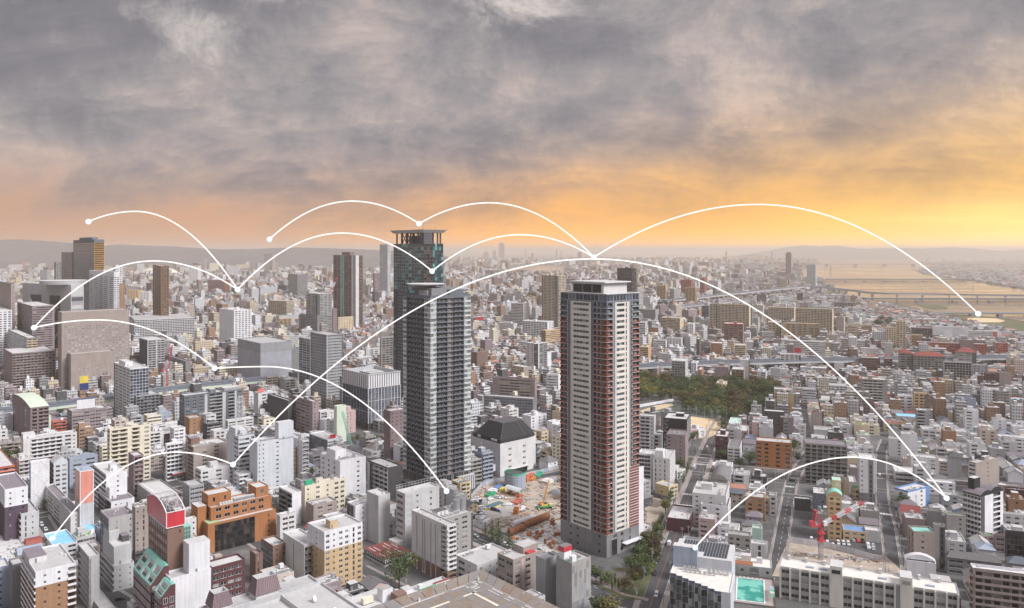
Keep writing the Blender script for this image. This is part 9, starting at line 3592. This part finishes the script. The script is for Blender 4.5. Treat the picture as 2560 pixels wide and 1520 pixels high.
def girder_bridge(label,x0,x1,y,z,h,pier_step,half,truss,c,tilt=0.0):
 a,b_=zpt(x0,y,z),zpt(x1,y+tilt,z)
 t=thing('river_bridge',label,'bridge',(a.x,a.y,0))
 d=b_-a
 L=d.length
 rz=math.atan2(d.y,d.x)
 t.rotation_euler=(0,0,rz)
 mb=MB()
 mb.box(0,L,-half,half,z-4.2,z,c,'asphalt',bottom=True)
 mb.obj('deck',t)
 mb=MB()
 n=int(L/(h*1.4))
 for s in(-half,half):
  if truss:
   for i in range(n):
    xa,xm,xb=L*i/n,L*(i+.5)/n,L*(i+1)/n
    mb.bar((xa,s,z-4),(xm,s,z-4-h*truss),.5,c)
    mb.bar((xm,s,z-4-h*truss),(xb,s,z-4),.5,c)
   mb.box(0,L,s-.4,s+.4,z-4.9-h*truss,z-4-h*truss,c,bottom=True)
  mb.box(0,L,s-.1,s+.1,z,z+1.2,'steel')
 mb.obj('truss',t)
 k=int(L/pier_step)
 for i in range(k+1):
  m=MB()
  x=pier_step*(i+.5)
  m.box(x-pier_step*.05,x+pier_step*.05,-half,half,-1,z-4.25-(h if truss and truss>0 else 0),'mid')
  m.box(x-pier_step*.07,x+pier_step*.07,-half-1,half+1,-1,5,'mid')
  m.obj('pier',t)
 for i in range(int(L/90)):
  m=MB()
  m.bar((i*90+30,half,z),(i*90+30,half,z+10),.25,'steel')
  m.bar((i*90+30,half,z+10),(i*90+30,half-3,z+10.5),.2,'steel')
  m.obj('lamp_post',t)
 return t
girder_bridge('low girder bridge nearest on the river at the right edge',2325,2640,781,9,4,72,6,0,'mid',.6)
girder_bridge('grey railway truss bridge just under the curving expressway',2160,2660,744.5,14,7,118,6,1,'slate',1.5)
girder_bridge('double truss bridge across the middle of the river',2040,2420,697,16,9,110,9,1,'dark')
girder_bridge('far thin bridge over the river mouth',2030,2490,660,24,10,330,10,0,'dark')
girder_bridge('faint long bridge on the bay near the right horizon',2300,2700,647.5,34,12,420,14,0,'dark',-2.5)
def pylon(x,y,hpx,label):
 b_=ground(x,y)
 h=hpx*b_.y/F
 t=thing('transmission_pylon',name_it(b_.x,b_.y,label),'pylon',(b_.x,b_.y,0),.5,'transmission pylons over the plain')
 mb=MB()
 w=h*.08
 r=max(.25,h*.006)
 n=7
 for i in range(n):
  a,c=w*(1-i/n)+.5,w*(1-(i+1)/n)+.5
  z0,z1=h*i/n,h*(i+1)/n
  for sx,sy in((1,1),(1,-1),(-1,-1),(-1,1)):
   mb.bar((sx*a,sy*a,z0),(sx*c,sy*c,z1),r,'grey')
  mb.bar((a,a,z0),(-c,c,z1),r*.7,'grey')
  mb.bar((-a,a,z0),(c,c,z1),r*.7,'grey')
 for q in(.72,.84,.96):
  mb.bar((-w*1.1,0,h*q),(w*1.1,0,h*q),r*.9,'grey')
 mb.obj('lattice',t)
for i,(x,y,hp)in enumerate(((2077,705,42),(2205,722,22),(2432,722,24),(2200,676,14),(1392,662,40),(1314,655,34),(1403,655,30),(1682,648,16),(1772,648,14),(323,643,18),(362,643,22),(377,643,22),(330,644,14),(350,644,15),(432,646,16),(490,648,20),(575,652,26),(771,654,30),(722,652,26),(2550,652,12))):
 pylon(x,y,hp,'hazy lattice pylon')
def far_tower(x0,x1,ytop,ybase,c,label,kind='tower_block',cap=None,spec='w3'):
 b_=ground((x0+x1)/2,ybase)
 D=b_.y
 w=(x1-x0)*D/F
 h=HC-(ytop-YH)*D/F
 t=Bld(kind,label,'tower',Vector((b_.x-w/2,D,0)),w*.8,w,h,0.0,c)
 fl=max(4,int(h/4))
 t.facade('R',spec,0,h-2,fl,glass='glass_blue')
 t.facade('L',spec,0,h-2,fl,glass='glass_blue')
 t.shell(h-2,h,c,'RL',None)
 t.shell(0,h,c,'BK','roofgrey',1)
 if cap=='crown':
  t.block('crown',.2,.8,.2,.8,h-1,h+w*.16,c)
  t.block('mast',.47,.53,.47,.53,h+w*.16,h+w*.42,'grey')
 if cap=='spire':
  t.block('setback',.15,.85,.15,.85,h-1,h+w*.3,c)
  mb=MB()
  mb.bar((0,0,h),(0,0,h+w*2.0),w*.04,'grey')
  mb.obj('spire',t.root)
 if cap=='dome':
  mb=MB()
  mb.cyl(0,0,w*.42,h,h+w*.3,c,14,w*.25)
  mb.cyl(0,0,w*.25,h+w*.3,h+w*.5,c,14,.1)
  mb.obj('cap',t.root)
 if cap=='plate':
  t.block('top_plate',-.5,1.5,-.5,1.5,h-2,h+3,'mid')
 t.done()
far_tower(1247,1261,609,652,'mauve','distant slender skyscraper with a stepped crown at the horizon',cap='crown')
far_tower(1232,1240,627,652,'mauve','distant short tower with a pointed cap beside the skyscraper',cap='dome')
far_tower(1208,1222,634,652,'mauve','distant stepped tower with a needle spire',cap='spire')
far_tower(661,682,634,682,'taupe','hazy slab tower under the second light node',spec='r2')
far_tower(1445,1454,631,662,'mauve','hazy tower just left of the brightest light node')
far_tower(1470,1476,646,668,'mauve','hazy pair of tall thin flats under the brightest light node',spec='r1')
far_tower(1814,1817,630,660,'offred','far thin red and white chimney right of centre',cap='plate',spec='b1')
far_tower(1928,1931,630,660,'mauve','far thin chimney by the twin-topped riverside tower',cap='plate',spec='b1')
far_tower(1328,1334,633,655,'mauve','far small tower block on the left of the bay')
for x0,x1,yt,yb,c,l,sp in((108,120,668,712,'mid','hazy dark slab left of the ribbed brown tower','r2'),(510,515,646,676,'grey','thin hazy chimney tower over the left plain','b1'),(10,16,645,668,'white','thin white chimney far on the left plain','b1'),(54,58,652,674,'coral','thin red mast far on the left plain','b1'),(472,495,664,712,'offwhite','hazy white twin slab right of the hoop tower','w3'),(520,562,700,738,'brick','hazy dark red slab left of the light node','r3'),(318,345,725,762,'tan','orange tan block between white tower and hoop tower','w4'),(350,372,730,765,'offwhite','white block right of the orange tan block','w3'),(100,118,675,740,'grey','grey slab at left behind the beige brown tower','w2')):
 far_tower(x0,x1,yt,yb,c,l,spec=sp)
p=ground(398,690)
t=thing('stadium','wide pale domed stadium seen behind the hoop tower','stadium',p)
mb=MB()
mb.cyl(0,0,120,0,24,'offwhite',40,132)
mb.obj('stand',t)
mb=MB()
for k in range(5):
 r0,r1=118*math.cos(k*.3),118*math.cos((k+1)*.3)
 mb.cyl(0,0,r0,24+34*math.sin(k*.3),24+34*math.sin((k+1)*.3),'cream',40,r1)
mb.obj('dome',t)
for a,c,n in((gp(-40,1080),gp(300,1010),5),(gp(850,895),gp(1010,815),3)):
 d=(c-a)
 nn=Vector((-d.y,d.x,0)).normalized()
 mb=MB()
 mb.poly([tuple(a-nn*2),tuple(c-nn*2),tuple(c+nn*(n*4.2)),tuple(a+nn*(n*4.2))][::-1],mat_field('ballast',(.10,.075,.065),(.20,.15,.13),.4))
 o_=mb.obj('railway_bed',weld=False,loc=(0,0,.09))
 o_['kind']='structure'
 t=thing('railway_track','rusty railway tracks '+('at the left below the expressway' if n==5 else 'left of the dark glass tower'),'railway track',(a.x,a.y,0))
 mb=MB()
 for i in range(n):
  for s in(-.7,.7):
   p,q=nn*(i*4.2+s),d+nn*(i*4.2+s)
   mb.bar((p.x,p.y,.35),(q.x,q.y,.35),.09,'metal:steel')
 mb.obj('rail',t)
 EXPRESS.append(([(a.x,a.y),(c.x,c.y)],14))

# ------------------------------------------------------------------ graphic overlay arcs and nodes, added as emissive shapes the city itself lacks
def light_arcs():
 S=1.024
 m=bpy.data.materials.new('arc_glow')
 m.use_nodes=True
 g=NT(m.node_tree)
 e=g.n('ShaderNodeEmission')
 e.inputs[0].default_value=(1.0,.975,.94,1)
 e.inputs[1].default_value=0.86
 o=g.n('ShaderNodeOutputMaterial')
 g.t.links.new(e.outputs[0],o.inputs[0])
 m2=bpy.data.materials.new('node_glow')
 m2.use_nodes=True
 g=NT(m2.node_tree)
 e=g.n('ShaderNodeEmission')
 e.inputs[0].default_value=(.72,.90,1.0,1)
 e.inputs[1].default_value=0.92
 o=g.n('ShaderNodeOutputMaterial')
 g.t.links.new(e.outputs[0],o.inputs[0])
 N=dict(a=(216,541,1240,'above the tall grey residential tower'),b=(580,707,950,'above the white office with window dashes'),c=(83,800,760,'at the two-winged grey mauve block'),d=(524,899,720,'over the white roofs left of the blue rooftop board'),e=(658,584,1500,'in the orange sky left of the striped tower'),f=(1023,546,812,'just above the dark glass tower'),g=(1055,662,700,'in front of the dark glass tower'),h=(1450,628,1500,'on the horizon above the banded tower'),i=(2388,766,1500,'at the river bridge on the right'),j=(569,1134,470,'over the low off-white stepped apartments'),k=(2311,1216,425,'over the red roofed houses on the right'),l=(1090,1199,470,'over the rooftop cooling units below the charcoal tower'),n=(128,1314,405,'at the pale blue flat roof on the left'),o=(1697,1337,360,'at the solar panel roof by the avenue'))
 P={}
 for k,(x,y,D,w)in N.items():
  P[k]=(x*S,y*S,D)
  p=at_depth(x*S,y*S,D)
  t=thing('light_node','glowing pale ball of light '+w,'light node',p)
  mb=MB()
  r=6.8*D/F
  nu,nv=16,10
  pt=lambda i,j:(r*math.sin(math.pi*j/nv)*math.cos(6.2832*i/nu),r*math.sin(math.pi*j/nv)*math.sin(6.2832*i/nu),r*math.cos(math.pi*j/nv))
  for i in range(nu):
   for j in range(nv):
    q=[pt(i,j),pt(i,j+1),pt(i+1,j+1),pt(i+1,j)]
    q=q[1:]if j==0 else(q[:2]+q[3:]if j==nv-1 else q)
    mb.poly(q,m2)
  mb.obj('glow_ball',t)
 A=[('a','b',330,516,'falling from the node over the grey tower to the white office'),('c','b',375,637,'between the two-winged block and the white office'),('c','d',240,781,'crossing in front of the huge beige hotel'),('e','f',860,491,'high in the sky left of the dark glass tower'),('b','g',835,569,'passing over the striped tower to the dark glass tower'),('f','h',1195,495,'high in the sky right of the dark glass tower'),('g','h',1270,573,'lower one from the dark glass tower to the horizon node'),('h','i',1850,499,'in the yellow sky from the horizon node to the river'),('j','k',1450,632,'widest of all, spanning over both front towers'),('d','l',650,895,'falling past the crowned office and charcoal tower'),('n','j',430,1104,'over the red sign tower at lower left'),('o','k',2080,1116,'over the worn grey slab at lower right')]
 for s,e_,xa,ya,w in A:
  x0,y0,D0=P[s]
  x1,y1,D1=P[e_]
  xa,ya=xa*S,ya*S
  n=72
  V=[]
  for i in range(n+1):
   f=i/n
   x=x0+(x1-x0)*f
   ys,xs=(y0,x0)if x<xa else(y1,x1)
   y=ya+(ys-ya)*(abs(x-xa)/abs(xs-xa))**2.0
   D=1/(1/D0+(1/D1-1/D0)*f)
   V.append((at_depth(x,y,D),1.6*D/F))
  p0=V[0][0]
  t=thing('light_arc','glowing white arc '+w,'light arc',p0)
  mb=MB()
  k=8
  rings=[]
  for i,(p,r)in enumerate(V):
   d=(V[min(n,i+1)][0]-V[max(0,i-1)][0]).normalized()
   sd_=d.cross(Vector((0,0,1))).normalized()
   up=sd_.cross(d)
   rings.append([tuple(p-p0+sd_*r*math.cos(6.2832*j/k)+up*r*math.sin(6.2832*j/k))for j in range(k)])
  for a,b in zip(rings,rings[1:]):
   for j in range(k):
    q=(j+1)%k
    mb.poly([a[j],a[q],b[q],b[j]],m)
  mb.obj('arc',t)
if LIGHT_ARCS:
 light_arcs()
infill()
far_city()
